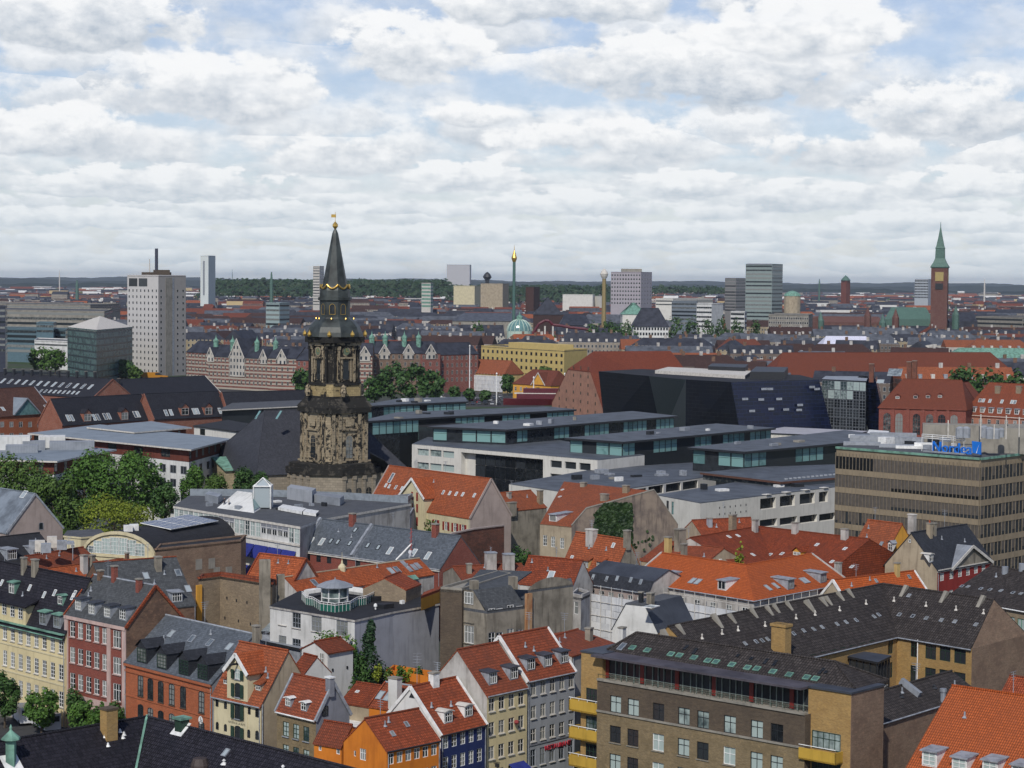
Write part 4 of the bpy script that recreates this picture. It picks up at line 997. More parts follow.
RF=Pl(A0+U*(L-.3)+I*min(yr,3.5),U,Z,6)
RF.L=RF.hit(851,706)[0];print('RF L',RF.L)
mb=MB();wr=RF.L;mb.obox(V3(RF.O,0),U,I,Z,wr,5.9,za+.1);ro=bl.add('right_wing',mb,M_yellowbrick)
mb=MB();mb.obox(V3(RF.O+U*.0-I*.15,za+.1),U,I,Z,wr+.15,6.1,.2);bl.add('right_wing_roof',mb,M_dkmetal,ro)
rs=V3(RF.O+U*wr,0);SW=Pl(rs+U*.01,I,Z,60)
mb=MB();mb.obox(V3(rs,0)+U*.0,I,U,Z,5.9,.05,za+.1);bl.add('side_wall',mb,M_brownb)
bl.win_at(RF,RF.hit(826.5,741)[0],RF.hit(826.5,741)[1],3.3,1.75,M_dgreen,M_glassl,5,2,0,1)
for k in range(3):
 zz=RF.hit(820,753)[1]-3.02*k
 mb=MB();uu=RF.hit(798,750)[0];uu=max(uu,-.2);O_=RF.at(uu,zz-.6,1.3);w3=4.3;mb.obox(O_,U,I,Z,w3,.12,1.15);mb.obox(O_+U*(w3-.12),I,U,Z,1.3,.12,1.15);mb.obox(O_,U,I,Z,w3,1.3,.15)
 bo=bl.add('balcony',mb,MATS['yellow_balcony_front']);mb=MB();mb.tube(O_+Z*1.45,O_+U*w3+Z*1.45,.045,6);bl.add('balcony_rail',mb,M_white,bo)
 if k:bl.win_at(RF,RF.hit(826.5,741)[0],RF.hit(826.5,741)[1]-3.02*k,3.3,1.75,M_dgreen,M_glassd,5,2,0,1)
mb=MB();mb.obox(g(.1,ai+.32,0),U,I,Z,L-.2,5.5,za-.01);bl.add('rear_wall',mb,M_olivebrick)
APT=(A0,U,I,za,RF,rs)
ch=V3(P(782,657,za+1),0)
h=House('low_brick_wing','low brick wing with dark tiled roof and grey vent ducts behind the balcony block',(877.7,724.6),(980,693.3),11.0,pk=(951.5,671.4),pke='b',wm=M_brownb,rm=M_browntile,over=.12,gutter=M_lead)
for(px,py,L_)in((911,685,1.6),):
 u,v_=h.roof.hit(px+8,py+12);mb=MB();mb.obox(h.roof.at(u,v_,-.1)-h.roof.U*.35,h.roof.U,h.roof.V,h.roof.N,.55,2.6,.7);h.add('vent_duct',mb,M_zinc)
u,v_=h.roof.hit(943,702);mb=MB();Q=h.roof.at(u,v_);mb.lathe(Q-Z*.2,[(.3,0),(.3,1.4)],10);mb.lathe(Q+Z*1.1,[(.38,0),(.38,.35)],10);h.add('vent_pipe',mb,M_zinc)
h.vent(h.roof,[(901,697),(934,688)],.25,.12,M_black);h.finish();LW=h
mb=MB();bl.finish()
b=Ridge('courtyard_building','long yellow brick courtyard building with brown tiled roof and a row of pale slanted vents',[(668,626.6),(883,584),(994,600)],18,6.8,ey=(1,636),wm=M_yellowbrick,rm=M_browntile,over=.25,gutter=M_lead,shR=2.0)
b.endm=[M_yellowbrick,M_brownb]
F1,F2_=b.fronts
for q in((872,648.5),(881.5,647),(890.5,646)):b.win(F1,q,w=1.2,h=1.9,fr=M_dgreen,gl=M_glassd,mx=2,my=2,hole=True)
u0_,v0_=F1.hit(872,648.5);u1_,_=F1.hit(890.5,646);du=(u1_-u0_)/2
for k in range(1,12):b.win_at(F1,u0_-du*k,v0_,1.2,1.9,M_dgreen,M_glassd,2,2,0,1,None,True)
for j in(1,2):
 for k in range(-2,12):b.win_at(F1,u0_-du*k,v0_-3.2*j,1.2,1.9,M_dgreen,M_glassd,2,2,0,1,None,True)
for q,w_ in(((902,648),1.6),((914,648.8),1.0),((930.7,651),1.6),((945,652.8),1.6),((960,655.3),1.7)):
 uu,vv=F2_.hit(*q)
 for j in range(3):b.win_at(F2_,uu,vv-3.05*j,w_,2.0,M_dgreen,M_glassd,2,2,0,1,None,True)
mb=MB();uu=F2_.hit(918,660)[0];mb.tube(F2_.at(uu,0,.12),F2_.at(uu,b.ze,.12),.07,6);b.add('drainpipe',mb,M_white)
def wedge(b,pl,px,py,s_=1.0,m=None):
 s_*=.68
 u,v_=pl.hit(px,py);Q=pl.at(u,v_);I_=Vector((pl.V.x,pl.V.y,0)).normalized();mb=MB();U_=pl.U
 w_=.32*s_;a0=Q-I_*.9*s_-Z*.6;mb.poly([a0-U_*w_,a0+U_*w_,Q+U_*w_+Z*1.25*s_+I_*.5,Q-U_*w_+Z*1.25*s_+I_*.5])
 for sg in(-1,1):mb.poly([a0+U_*w_*sg,Q+U_*w_*sg+Z*1.25*s_+I_*.5,Q+U_*w_*sg+Z*1.05*s_+I_*.9,Q+U_*w_*sg+I_*.9-Z*.6])
 mb.poly([Q-U_*w_+Z*1.25*s_+I_*.5,Q+U_*w_+Z*1.25*s_+I_*.5,Q+U_*w_+Z*1.05*s_+I_*.9,Q-U_*w_+Z*1.05*s_+I_*.9]);b.add('slanted_vent',mb,m or M_concrete)
for q in((718,623),(734,621),(755.5,615.5),(771,613),(777.5,610.5),(790.5,608),(811,608.5),(825.5,604),(830,603),(842,598.5),(852,595.5),(667.5,637),(682.5,632)):wedge(b,b.roofs[0],*q,1.25 if q[0]in(811,718)else 1.0)
for q in((903,593),(943,599),(980,603.5)):wedge(b,b.roofs[1],*q,1.15)
b.vent(b.roofs[0],[(702,638.5),(722,634),(738,630.5),(765,626),(796,618.5),(815,615),(839.5,610.5),(866,604)],.45,.08,M_offw)
b.vent(b.roofs[1],[(894,601),(926,606),(956,610),(983.5,613.5)],.45,.08,M_offw)
b.skylight(b.roofs[0],[(745,644),(756,642),(762,641),(767.5,639.5),(793.5,634),(803.5,631),(813.5,629.5),(822,627.5),(837,624.5),(846,622.5),(856,620.5),(874,617),(878.5,615)],.45,.6,M_lead,M_glass)
b.skylight(b.roofs[1],[(899.5,615),(913,616.5),(926.5,618.5),(941.5,620.5),(955,622),(909,596),(976,625)],.5,.6,M_lead,M_glass)
b.finish();CB=b
h_=b;u,v_=b.roofs[0].hit(781,655);Q=b.roofs[0].at(u,v_);
zc=zfor(Q.x,Q.y,623.5);mb=MB();mb.cbox((Q.x,Q.y),math.atan2(APT[1].y,APT[1].x),1.9,1.2,10,zc);ck=b.add('brick_stack',mb,M_yellowbrick)
mb=MB();mb.cbox((Q.x,Q.y),math.atan2(APT[1].y,APT[1].x),2.15,1.45,zc-.3,zc);[mb.cbox((Q.x,Q.y-.62),math.atan2(APT[1].y,APT[1].x),.9,.1,zc-1.2-k*.75,zc-.85-k*.75,1)for k in range(5)];b.add('stack_louvres',mb,[M_yellowbrick,M_dkbrick],ck)
LA=P(856,664.5,11.2)
bx=Block('glazed_stair_tower','black steel and glass stair tower with flat roof in the yellow brick courtyard',[(850,656),(877,661.5),(889,655.5),(862,651.5)],12.2,wm=M_glassd,rm=M_dkmetal,over=.25,slab=.25)
mb=MB()
for e in bx.edges[:2]:
 for k in range(5):mb.obox(e.at(e.L*k/4-.05,0,.02),e.U,e.N,Z,.1,.1,11.9)
 for z_ in(3,6,8.6,9.3):mb.obox(e.at(0,z_,.02),e.U,e.N,Z,e.L,.09,.1)
bx.add('steel_frame',mb,M_black);mb=MB();e=bx.edges[1];mb.obox(e.at(.3,8.4,.04),e.U,e.N,Z,e.L*.8,.04,.5);bx.add('landing',mb,M_offw);bx.finish()
R_=V3(P(953,686,17),0);R2=V3(P(1024,696,17),0);dr=(R2-R_).normalized();A_=V3(P(905.3,789,9),0)
n_=dr.cross(Z);hd_=(A_-R_).dot(n_);print('orange BR hd',hd_,(A_-R_).dot(dr));A_=R_+n_*hd_
h=House('orange_roofed_house','nearest house with bright orange tiled roof and white dormers, bottom right corner',A_,A_+dr*22,9,d=2*hd_,zr=17,wm=M_redp,rm=M_orangetile,over=.3)
for q in((929.5,758.5),(959.5,765),(990,768),(1019,773)):h.dormer(h.roof,q[0],q[1],1.55,1.5,'flat',M_lead,M_lead,mx=2,my=3,front=M_white,gl=M_glassl)
h.finish()
h=House('small_red_roof_house','small house with dark red roof tucked beside the brick gable at the right edge',(996,703),(1060,712),11,pk=(1010,676),pke='a',wm=M_oldbrick,rm=M_ortile3,over=.1);h.finish()
h=House('brown_roofed_block','long house with brown concrete tile roof and green framed windows at the right edge',(946,597),(1070,619.5),13,pk=(990.5,566),pke='a',wm=M_tanbrick,rm=M_browntile,side=M_oldbrick,over=.2,gutter=M_white)
h.win(h.front,(1009,622.5),(1023,625),2,1,2.0,1.6,fr=M_green,gl=M_glassl,mx=3,my=1,sill=M_offw);h.win(h.front,(1009,647),(1023,649.5),2,1,2.0,1.6,fr=M_green,gl=M_glassl,mx=3,my=1)
h.skylight(h.roof,[(962,586.5),(968,587),(981,589),(990,590),(1001,591),(1013,593),(1021,594)],.5,.6,M_lead,M_glass)
for q in((1005,573),(1022,570)):u,v_=h.roof.hit(*q);Q=h.roof.at(u,v_);mb=MB();mb.lathe(Q-Z*.2,[(.45,0),(.45,1.1)],10);h.add('vent_drum',mb,M_zinc)
h.finish()
h=House('tan_gable_house','tan gabled house with blue-black roof, zinc pediment and dark red side',(937.4,569.7),(992,560),13,pk=(911.5,533),pke='a',wm=M_redp,rm=M_slated,side=M_tanp,over=.25,cornice=M_offw)
for px,py in((942,577),(951.5,575),(960,573),(968,571.5),(976,569.5),(983.5,567.5)):h.win(h.front,(px,py),w=1.15,h=1.2,mx=3,my=3,lod=1);u,v_=h.front.hit(px,py);h.win_at(h.front,u,v_-3,1.15,1.4,mx=3,my=3,hole=True)
h.win(h.left,(910.5,555.5),w=1.1,h=1.5,mx=2,my=3);h.win(h.left,(910,541),w=.4,h=.5,mx=1,my=1,lod=0)
crossgable(h,951,990,(568,561),(967,546.5),M_oldgrey,M_zinc,M_offw,down=.1,proud=.1)
h.dormer(h.roof,931,558,1.1,1.2,'arch',M_white,M_offw,mx=2,my=2,front=M_white)
h.chim(h.roof,929.5,536,1.9,.7,.7,M_tanp,pots=1);h.chim(h.roof,934,534,1.6,.6,.6,M_oldgrey);h.finish()
h=House('orange_rendered_house','orange yellow rendered house with orange roof and white windows left of the tan gable',(850,552.5),(884,557.2),13.2,pk=(868,520),pke='a',wm=M_oryel,rm=M_oranget2,over=.2)
h.win(h.front,(856.5,562.5),w=1.0,h=1.35,mx=2,my=3);h.win(h.front,(867,563.5),w=1.0,h=1.35,mx=2,my=3);h.win(h.front,(881,566),w=1.0,h=1.35,mx=2,my=3)
h.win(h.front,(855.5,578),w=1.1,h=1.2,mx=2,my=3);h.win(h.front,(866,579),w=1.1,h=1.2,mx=2,my=3)
h.dormer(h.roof,890.5,547,1.0,1.2,'gable',M_white,M_lead,front=M_white);h.skylight(h.roof,[(881.5,544)],.6,.8,M_lead)
h.chim(h.roof,912,527.5,2.0,1.2,.7,M_whited,M_offw);h.finish()
h=House('low_orange_roof_house','small orange roofed house with a yellow chimney behind the courtyard roof',(846,601),(927,591),11.5,pk=(914,571),pke='b',wm=M_tanp,rm=M_orangetile,over=.1,verge=M_white)
h.chim(h.roof,897,575,1.7,.65,.6,M_ochre);h.skylight(h.roof,[(876,581),(909,577)],.5,.7,M_lead,M_glass);h.finish()
b=Ridge('weathered_red_roof_house','large angled house with patchy weathered red roof, pale chimneys, below the limestone library wall',[(690,538),(758.5,526.7),(870,539.5)],17,9,ey=(1,562),wm=M_ochre,rm=M_redtile,over=.2);b.endm=[M_whited,M_redtile]
for px,py,hm,w_,m in((732.5,529,2.2,1.3,M_tanbrick),(755,531.5,1.8,.9,M_whited),(795,533,1.6,.9,M_whited),(844.5,539,1.5,1.0,M_whited),(684,551,1.0,.8,M_oldgrey)):b.chim(b.roofs[0 if px<758 else 1],px,py,hm,w_,.7,m)
b.skylight(b.roofs[0],[(729,537),(738,536),(719,559),(753,555)],.55,.8);b.skylight(b.roofs[1],[(770,555),(782,554),(817,545),(845,549),(839,564),(832,562),(852,567)],.55,.8)
b.chim(b.roofs[1],838,571,1.2,.9,.7,M_whited)
u,v_=b.roofs[1].hit(797,556);b.dormer(b.roofs[1],797,553.5,1.6,.6,'gable',M_oryel,M_redtile,front=M_oryel)
b.finish()
h=House('upper_orange_roof_house','small orange roof with brick chimney just under the limestone wall',(706,541),(765,538),15.5,pk=(712,520.5),pke='a',d=9,wm=M_tanp,rm=M_ortile3,over=.1);h.chim(h.roof,709.5,526,1.2,.7,.7,M_greyp);h.finish()
h=House('dull_red_roof_house','dull red roofed house with tan chimneys left of the weathered red roof',(640,560),(700,568),13.5,pk=(662,541),pke='a',d=11,wm=M_tanp,rm=M_ortile3,over=.1)
h.chim(h.roof,668,553,2.4,.9,.8,M_ochre);h.chim(h.roof,680,549,3.0,1.0,1.6,M_oldgrey);h.finish()
tree('slim yellow-green tree standing between the orange roofs',743,316,540,13,.9,L_lime,'narrow_tree','r',n=900,leaf=.35)
b=Ridge('sheeted_corner_building','corner building with bright orange roof and zinc dormers, walls wrapped in white scaffold sheeting',[(661.6,553),(746,565),(811.7,554)],16.2,6.5,ey=(1,600),wm=M_whited,rm=M_orangetile,over=.3,gutter=M_lead,verge=M_whited)
for q in((664.7,578),(722,585)):b.dormer(b.roofs[0],*q,1.6,1.4,'flat',M_lead,M_lead,mx=2,my=1,front=M_white)
for q in((791,584),(823.4,577.5)):b.dormer(b.roofs[1],*q,1.6,1.5,'flat',M_lead,M_lead,mx=3,my=1,fr=M_lead)
b.skylight(b.roofs[0],[(692.5,581),(698,582)],.85,1.3,M_lead);b.skylight(b.roofs[1],[(768,588),(775.8,586),(803,581),(806,580.5)],.7,1.3,M_lead)
M_sheet=plaster('white_scaffold_sheeting',(.66,.67,.68),(.46,.48,.52),k=.5,rough=.6)
def sheet(b,pl,z0,z1,u0=0,u1=None):
 u1=u1 if u1 is not None else pl.L;mb=MB();n=int((u1-u0)/2.2)+1
 for k in range(n):
  a,c=u0+(u1-u0)*k/n,u0+(u1-u0)*(k+1)/n;m_=(a+c)/2
  for z_ in range(int((z1-z0)/2)):
   za_,zb_=z0+2*z_,min(z1,z0+2*z_+2);mb.quad(pl.at(a,za_,.95),pl.at(m_,za_,.95+.1*((k+z_)%2)),pl.at(m_,zb_,.95+.06*(k%3)),pl.at(a,zb_,.95));mb.quad(pl.at(m_,za_,.95+.1*((k+z_)%2)),pl.at(c,za_,.95),pl.at(c,zb_,.95),pl.at(m_,zb_,.95+.06*(k%3)))
 o=b.add('scaffold_sheeting',mb,M_sheet)
 mb=MB()
 for k in range(n+1):mb.tube(pl.at(u0+(u1-u0)*k/n,0,1.1),pl.at(u0+(u1-u0)*k/n,z1+.4,1.1),.045,5)
 z_=2
 while z_<z1:mb.tube(pl.at(u0,z_,1.1),pl.at(u1,z_,1.1),.04,5);z_+=2
 b.add('scaffold_poles',mb,M_offw,o)
for pl in b.fronts:sheet(b,pl,1,b.ze-.4)
for k in range(8):
 for j in range(3):b.win_at(b.fronts[0],b.fronts[0].L*(k+.5)/8,b.ze-2-3*j,1.1,1.6,mx=2,my=3,lod=0)
b.finish()
h=House('netted_mansard_building','building with near-black mansard roof and white scaffold netting over its front',(585.5,583),(649,593),12.2,d=8,zr=15.2,roof='mansard',brk=(.8,1.6),wm=M_pinkgrey,rm=M_slated,side=M_whited,wroof=M_dkmetal,over=.2,gutter=M_lead)
h.win(h.front,(592,595),(640,602),6,1,1.1,1.7,lod=1,mx=2,my=3)
sheet(h,h.front,1,12)
h.skylight(h.roof,[(593.5,577),(607,579),(617.5,578.5),(631,580),(641,582)],.5,.8,M_lead)
h.finish()
bx=Block('narrow_white_house','narrow stained white house with one dark window left of the white netting',[(571,596),(581,598),(590,594),(578,590)],13.2,wm=M_whited,rm=M_dkmetal,parapet=.4);bx.win(bx.edges[0],(576,608),w=.9,h=1.7,mx=1,my=2,hole=True);bx.finish()
h=House('white_end_wall_building','dark flat-topped mansard house with a bright white end wall in front of the netting',(658.5,634),(694,624),11.0,pk=None,d=6.8,zr=15,roof='flattop',brk=(2.0,3.6),wm=M_whitep,rm=M_dkmetal,wroof=M_greyfelt,over=.1)
h.chim(h.left and Pl(V3(h.A+h.I*3,10.5),h.U,h.I),622,642,1.8,.9,.7,M_whitep);h.skylight(h.roof2,[(651,607)],2.2,1.4);h.chim(h.roof2,650.5,603.5,1.3,.9,.7,M_oldgrey);h.chim(h.roof2,641,602.5,1.3,.5,.5,M_black)
h.finish()
def clutter(b,n,z,s_=1.0):
 for k in range(n):
  i=rnd.randrange(len(b.Q));p=b.c.lerp(b.Q[i].lerp(b.Q[i-1],rnd.random()),rnd.uniform(.15,.8));w,l,h=rnd.uniform(.4,1.6)*s_,rnd.uniform(.4,2.2)*s_,rnd.uniform(.3,1.0)*s_;mb=MB();mb.cbox((p.x,p.y),math.atan2(b.edges[0].U.y,b.edges[0].U.x),w,l,z-.1,z+h);b.add('roof_unit',mb,rnd.choice((M_lead,M_white,M_zinc,M_black,M_concrete)))
b=Block('terrace_roof_building','white and grey block with a flat black roof carrying a small octagonal glass pavilion',[(270,606),(354.7,620),(393,611.5),(439,603.5),(408,588),(300,591)],14,wm=plaster('grey_end_wall',(.37,.38,.42),k=.35),rm=M_blackfelt,over=.12,slab=.25,fas=M_whited)
b.em[0]=M_whitep;b.em[1]=plaster('light_grey_end_wall',(.42,.43,.47),k=.35);E=b.edges[0];TB=b
for q,w_ in(((282.5,617.5),1.5),((296.5,620.5),1.6),((316.5,624),1.9),((342,628.5),2.1)):
 u,v_=E.hit(*q)
 for j in range(4):b.win_at(E,u,v_-3.3*j,w_,1.9,M_lead,M_glass,3,3,0,1,M_offw,True)
def hz(z_,px,py):return V3(P(px,py,z_),z_)
c=hz(14.1,335,601)
mb=MB();mb.lathe(c,[(1.75,0),(1.75,2.0)],8,R(22.5));o=b.add('roof_pavilion',mb,M_glassl)
mb=MB();mb.lathe(c+Z*2.0,[(2.5,-.12),(2.55,0),(1.4,.5),(0.1,.85),(0,1.2)],8,R(22.5));b.add('pavilion_roof',mb,M_zinc,o)
mb=MB();[mb.tube(c+Vector((1.8*math.cos(t),1.8*math.sin(t),0)),c+Vector((1.8*math.cos(t),1.8*math.sin(t),2)),.09,4)for t in[R(22.5)+k*math.pi/4 for k in range(8)]];mb.lathe(c+Z*.5,[(1.85,0),(1.85,.12)],8,R(22.5));b.add('pavilion_frame',mb,M_white,o)
arc=[(302,600),(306,604.5),(313,606),(320,610.5),(335,612.5),(350,610.5),(357,606),(366,604.5),(374,600.5)]
ps=[hz(14,*q)for q in arc];mb=MB()
for p,q in zip(ps,ps[1:]):mb.quad(p,q,q+Z*.85,p+Z*.85)
o=b.add('terrace_balustrade',mb,plain('green_glass_screen',(.02,.12,.09),.2));mb=MB()
for p,q in zip(ps,ps[1:]):
 mb.tube(p+Z*1.15,q+Z*1.15,.05,5);mb.tube(p+Z*.9,q+Z*.9,.04,5)
 for k in range(4):t=p.lerp(q,k/4);mb.tube(t,t+Z*1.15,.035,4)
b.add('terrace_rail',mb,M_white,o)
for q in(((306,598),(332,594)),((345,594),(371,598))):
 p0,p1=hz(14.1,*q[0]),hz(14.1,*q[1]);mb=MB();mb.tube(p0+Z*.6,p1+Z*.6,.55,8);b.add('terrace_tent',mb,M_whitep)
b.finish()
clutter(b,5,14)
for(px,py)in((375.5,609.5),):
 c=hz(14.1,px,py);mb=MB();mb.tube(c,c+Z*.5,.1,6);mb.lathe(c+Z*.4,[(.25,0),(.2,.3),(0,.4)],8);b.add('roof_vent',mb,M_white)
b=Block('tan_brick_tenement','windowless tan brick tenement walls meeting in an inner corner beside a tall square chimney',[(198.6,579),(220,576.4),(272,584.5),(276,581.5),(221,573.6),(202,575.8)],15,wm=M_tanbrick,rm=M_blackfelt,parapet=.3,capm=M_ortile3)
mb=MB();e=b.edges[0];mb.obox(e.at(-.5,0,.02),e.U,e.N,Z,.9,.25,14.2);b.add('yellow_pier',mb,M_oryel)
c=V3(b.Q[2],0);mb=MB();mb.cbox((c.x-1.0,c.y+.2),.15,1.5,1.3,2,zfor(c.x,c.y,560));b.add('tall_chimney',mb,M_oldgrey);c=V3(P(280.5,585,14.5),0);mb=MB();mb.cbox((c.x,c.y),.15,1.1,1.1,8,zfor(c.x,c.y,574.5));b.add('tall_chimney',mb,M_oldgrey)
e=b.edges[1];mb=MB()
for q in((227,598),(236.5,600.5),(247,602.5),(225,618),(238.5,621),(250.5,624)):u,v_=e.hit(*q);mb=MB();mb.obox(e.at(u-.12,v_-.2,.005),e.U,e.N,Z,.24,.02,.4);b.add('wall_anchor',mb,M_black)
b.finish()
h=House('orange_gable_house','orange roofed house with a tall pale gable just right of the brown brick parapet',(246,579),(292,585),12,pk=(260,553.5),pke='a',wm=M_whited,rm=M_oranget2,over=.1,verge=M_ortile3);h.finish()
h=House('long_orange_roof_house','long orange tiled roof with roof windows and green copper strip behind the terrace pavilion',(300,594),(434,573.8),11,pk=(284.7,577.5),pke='a',wm=M_whited,rm=M_oranget2,over=.15,ridge=M_tanp)
h.skylight(h.roof,[(314.5,583),(391,571),(397,570)],.9,1.4,M_lead);h.skylight(h.roof,[(409,569),(414,567.5),(418,566),(404,564)],.8,1.4,M_zinc,M_zinc)
mb=MB();u,v_=h.roof.hit(409,581);mb.obox(h.roof.at(u,v_,.05),h.roof.U,h.roof.V,h.roof.N,2.2,1.0,.1);h.add('copper_strip',mb,M_copper)
c=h.roof.at(*h.roof.hit(342,569));mb=MB();mb.lathe(c-Z*.5,[(.6,0),(.6,.8),(.4,1.1),(.18,1.3),(.12,1.7),(.04,1.8),(.02,3)],8);h.add('cream_turret',mb,M_ycream);h.finish()
h=Block('orange_wall_annex','small annex with a bare orange wall above the grey end wall',[(421,596),(439.5,589),(442,585),(424,592)],15.8,z0=13.9,wm=M_oryel,rm=M_ortile3);h.finish()
h=House('brick_annex','low tan brick annex with a patched red roof beside the orange wall',(406,590),(421,584),15.6,d=6,zr=17,wm=M_tanbrick,rm=M_ortile3,over=.05);h.finish()
h=House('dark_slate_rear_house','rear house with blotched dark slate roof, red ridge and one white dormer',(112,612),(196,605),12.5,d=13,zr=18.2,wm=M_oldbrick,rm=M_slate,over=.1,ridge=M_ortile3)
h.dormer(h.roof,177,597,1.6,1.4,'flat',M_lead,M_lead,mx=4,my=2);h.skylight(h.roof,[(188,589),(178,573),(146,576)],.8,1.2,M_lead);h.chim(h.roof,158,569,1.6,.8,.8,M_oldgrey);h.finish()
b=Block('brown_parapet_hall','brown brick hall wall with two bricked-up openings in front of the solar roof',[(155.5,550),(241,541),(246,536),(160,545)],13.0,wm=M_brownb,rm=M_blackfelt,parapet=.25)
for q in((199,564),(212,563),(217,572),(229,571.5)):u,v_=b.edges[0].hit(*q);mb=MB();mb.obox(b.edges[0].at(u-.7,v_-.9,.005),b.edges[0].U,b.edges[0].N,Z,1.3,.04,1.7);b.add('bricked_up_opening',mb,M_concrete)
b.finish()
h=House('barrel_roofed_hall','cream hall with arched glazed front and black barrel roof carrying solar panels',(155,558.5),(243,541),11,pk=(119,531.4),pke='a',roof='barrel',wm=M_ycream,rm=M_blackfelt,over=.1)
L_=h.left;w_,hh=1.7,2.2
for i in range(7):
 y=h.d*(1-(i+.8)/8.6);top=h.ze+(h.zr-h.ze)*math.sqrt(max(0,1-((y-h.d/2)/(h.d/2))**2))-1.0
 hh=min(4.2,top-h.ze-.2)
 if hh>.7:h.win_at(L_,h.d-y,h.ze+hh/2+.2,1.9,hh,M_white,M_glassl,3,4 if hh>2 else 2,0,1)
mb=MB();rs=[(y,z+.02)for y,z in h.arc]
for(y0,z0),(y1,z1)in zip(rs,rs[1:]):p,q=h.A+h.I*y0+Z*z0,h.A+h.I*y1+Z*z1;dr=(q-p).normalized();mb.obox(p-h.U*.3,dr,h.U,-h.U.cross(dr),(q-p).length,.4,.5)
mb.obox(h.left.at(0,h.ze-.3,0),L_.U,L_.N,Z,h.d,.2,.35);h.add('arch_cornice',mb,M_ycream)
c0,c1=h.roof.hit(151,527),h.roof.hit(203,521)
base=Pl(h.A+h.I*h.d*.42+Z*(h.zr+.1),h.U,(h.I+Z*.12));u0_,v0_=base.hit(152,535);u1_,v1_=base.hit(209,528);u0_=base.hit(150,533)[0]+5.5;u1_+=7
n_=3
for k in range(3):
 ua=u0_+(u1_-u0_)*k/3;ub=u0_+(u1_-u0_)*(k+.96)/3;mb=MB();mb.obox(base.at(ua,-3.5,.0),base.U,base.V,base.N,ub-ua,6.2,.12);o=h.add('solar_panel_frame',mb,M_white)
 mb=MB()
 for i in range(4):
  for j in range(4):wx=(ub-ua)/4;a=base.at(ua+wx*i+.12,-3.4+j*1.52,.14);mb.quad(a,a+base.U*(wx-.2),a+base.U*(wx-.2)+base.V*1.4,a+base.V*1.4)
 h.add('solar_cells',mb,plain('solar_cells',(.03,.05,.12),.15,.6),o)
for q in((128,530),(134,529)):c=base.at(*base.hit(*q));mb=MB();mb.cbox((c.x,c.y),.3,1.4,1.0,c.z-.4,c.z+.8);h.add('air_unit',mb,M_white)
h.finish()
b=Block('cream_flat_wing','cream flat-roofed wing with one window at the left of the arched front',[(64,535.5),(81,537),(105,535),(100,529),(68,530.5)],13.2,wm=M_ycream,rm=M_greyfelt,over=.15,slab=.3,fas=M_ycream);b.win(b.edges[0],(72.5,547.5),w=.9,h=1.9,mx=2,my=4,hole=True);b.finish()
h=House('brick_rear_wall_house','brown brick rear wall with an orange tiled roof below the arched hall',(40,571),(98,561),11,d=6,zr=13,wm=M_oldbrick,rm=M_ortile3,over=.1);h.finish()
h=House('low_orange_shed','low orange roof with grey chimneys between the slate roof and the cream hall',(62,584),(136,574),10.5,pk=(134,559),pke='b',d=6,wm=M_whited,rm=M_oranget2,over=.1)
h.chim(h.roof,84,572,2.5,.9,.8,M_whited);h.chim(h.roof,92,572,2.5,.7,.8,M_oldgrey);h.chim(h.roof,127,565,1.8,.5,.5,M_oldbrick);h.finish()
h=House('black_roof_dormer_house','low black roofed house with white dormers and rooftop air units, by the cream wing',(-30,578),(66,566),11,pk=(20,533),pke='b',d=13,wm=M_black,rm=M_blackfelt,over=.1)
for q in((12,554.5),(38,552.5)):h.dormer(h.roof,*q,1.9,1.7,'flat',M_lead,M_lead,mx=4,my=2)
for k,q in enumerate(((34,539),(40,541),(46,542),(52,537),(62,539))):
 c=V3(P(q[0],q[1],16),14.2);mb=MB();mb.cbox((c.x,c.y),.2,1.5,1.2,14.4,15.8+.3*(k%2));h.add('air_unit',mb,M_offw if k%2 else M_lead)
c0=P(36,541,14.5);mb=MB();mb.cbox((c0.x+2.4,c0.y),.2,7,3,14.1,14.35);[mb.tube((c0.x+k*2,c0.y-1,10),(c0.x+k*2,c0.y-1,14.2),.08,5)for k in range(4)];h.add('service_deck',mb,M_lead)
h.finish()
h=House('orange_roof_corner','tiny orange roof corner at the left edge in front of the white dormer',(-20,580),(11,571),12.6,pk=(4,553),pke='b',d=6,wm=M_tanp,rm=M_orangetile,over=.1);h.finish()
h=House('pink_gable_house','house with smooth pinkish grey gable and blue-grey metal roof at the left edge',(-62,519),(7,532),11,pk=(35,494),pke='b',wm=M_pinkgrey,rm=M_dkmetal if False else seam('blue_grey_roof_sheet',(.16,.185,.215),.5),over=.2,verge=M_lead)
h.skylight(h.roof,[(24,494.5)],1.4,1.6);h.win(h.right,(41,526),w=.9,h=1.3,mx=1,my=1,fr=M_lead,arch=1);h.finish()
h=House('white_tower_house','narrow white rendered tower house with red saddle roof and tall stair windows',(327.6,652.5),(353,648),11,pk=(321.4,641.8),pke='a',d=4.5,wm=M_whitep,rm=M_redtile,over=.25)
h.win(h.left,(322,661),w=.75,h=2.0,mx=2,my=3,fr=M_white,lod=0);h.win(h.left,(322,676),w=.75,h=2.0,mx=2,my=3,fr=M_white,lod=0)
for q in((332.5,670),(347,667.5)):h.win(h.front,q,w=.25,h=.35,mx=1,my=1,fr=M_black,gl=M_glassd,lod=0)
h.finish()
b=Block('zinc_roofed_annex','grey zinc roofed annex with a white skylight behind the cream warehouse',[(262,640),(300,648),(318,640),(284,631)],9.5,wm=M_lead,rm=M_zinc,over=.2);c=V3(P(286,638,9.5),9.5);mb=MB();mb.lathe(c,[(1.1,0),(.5,.5),(0,.6)],4,.5);b.add('roof_lantern',mb,M_white);b.finish()
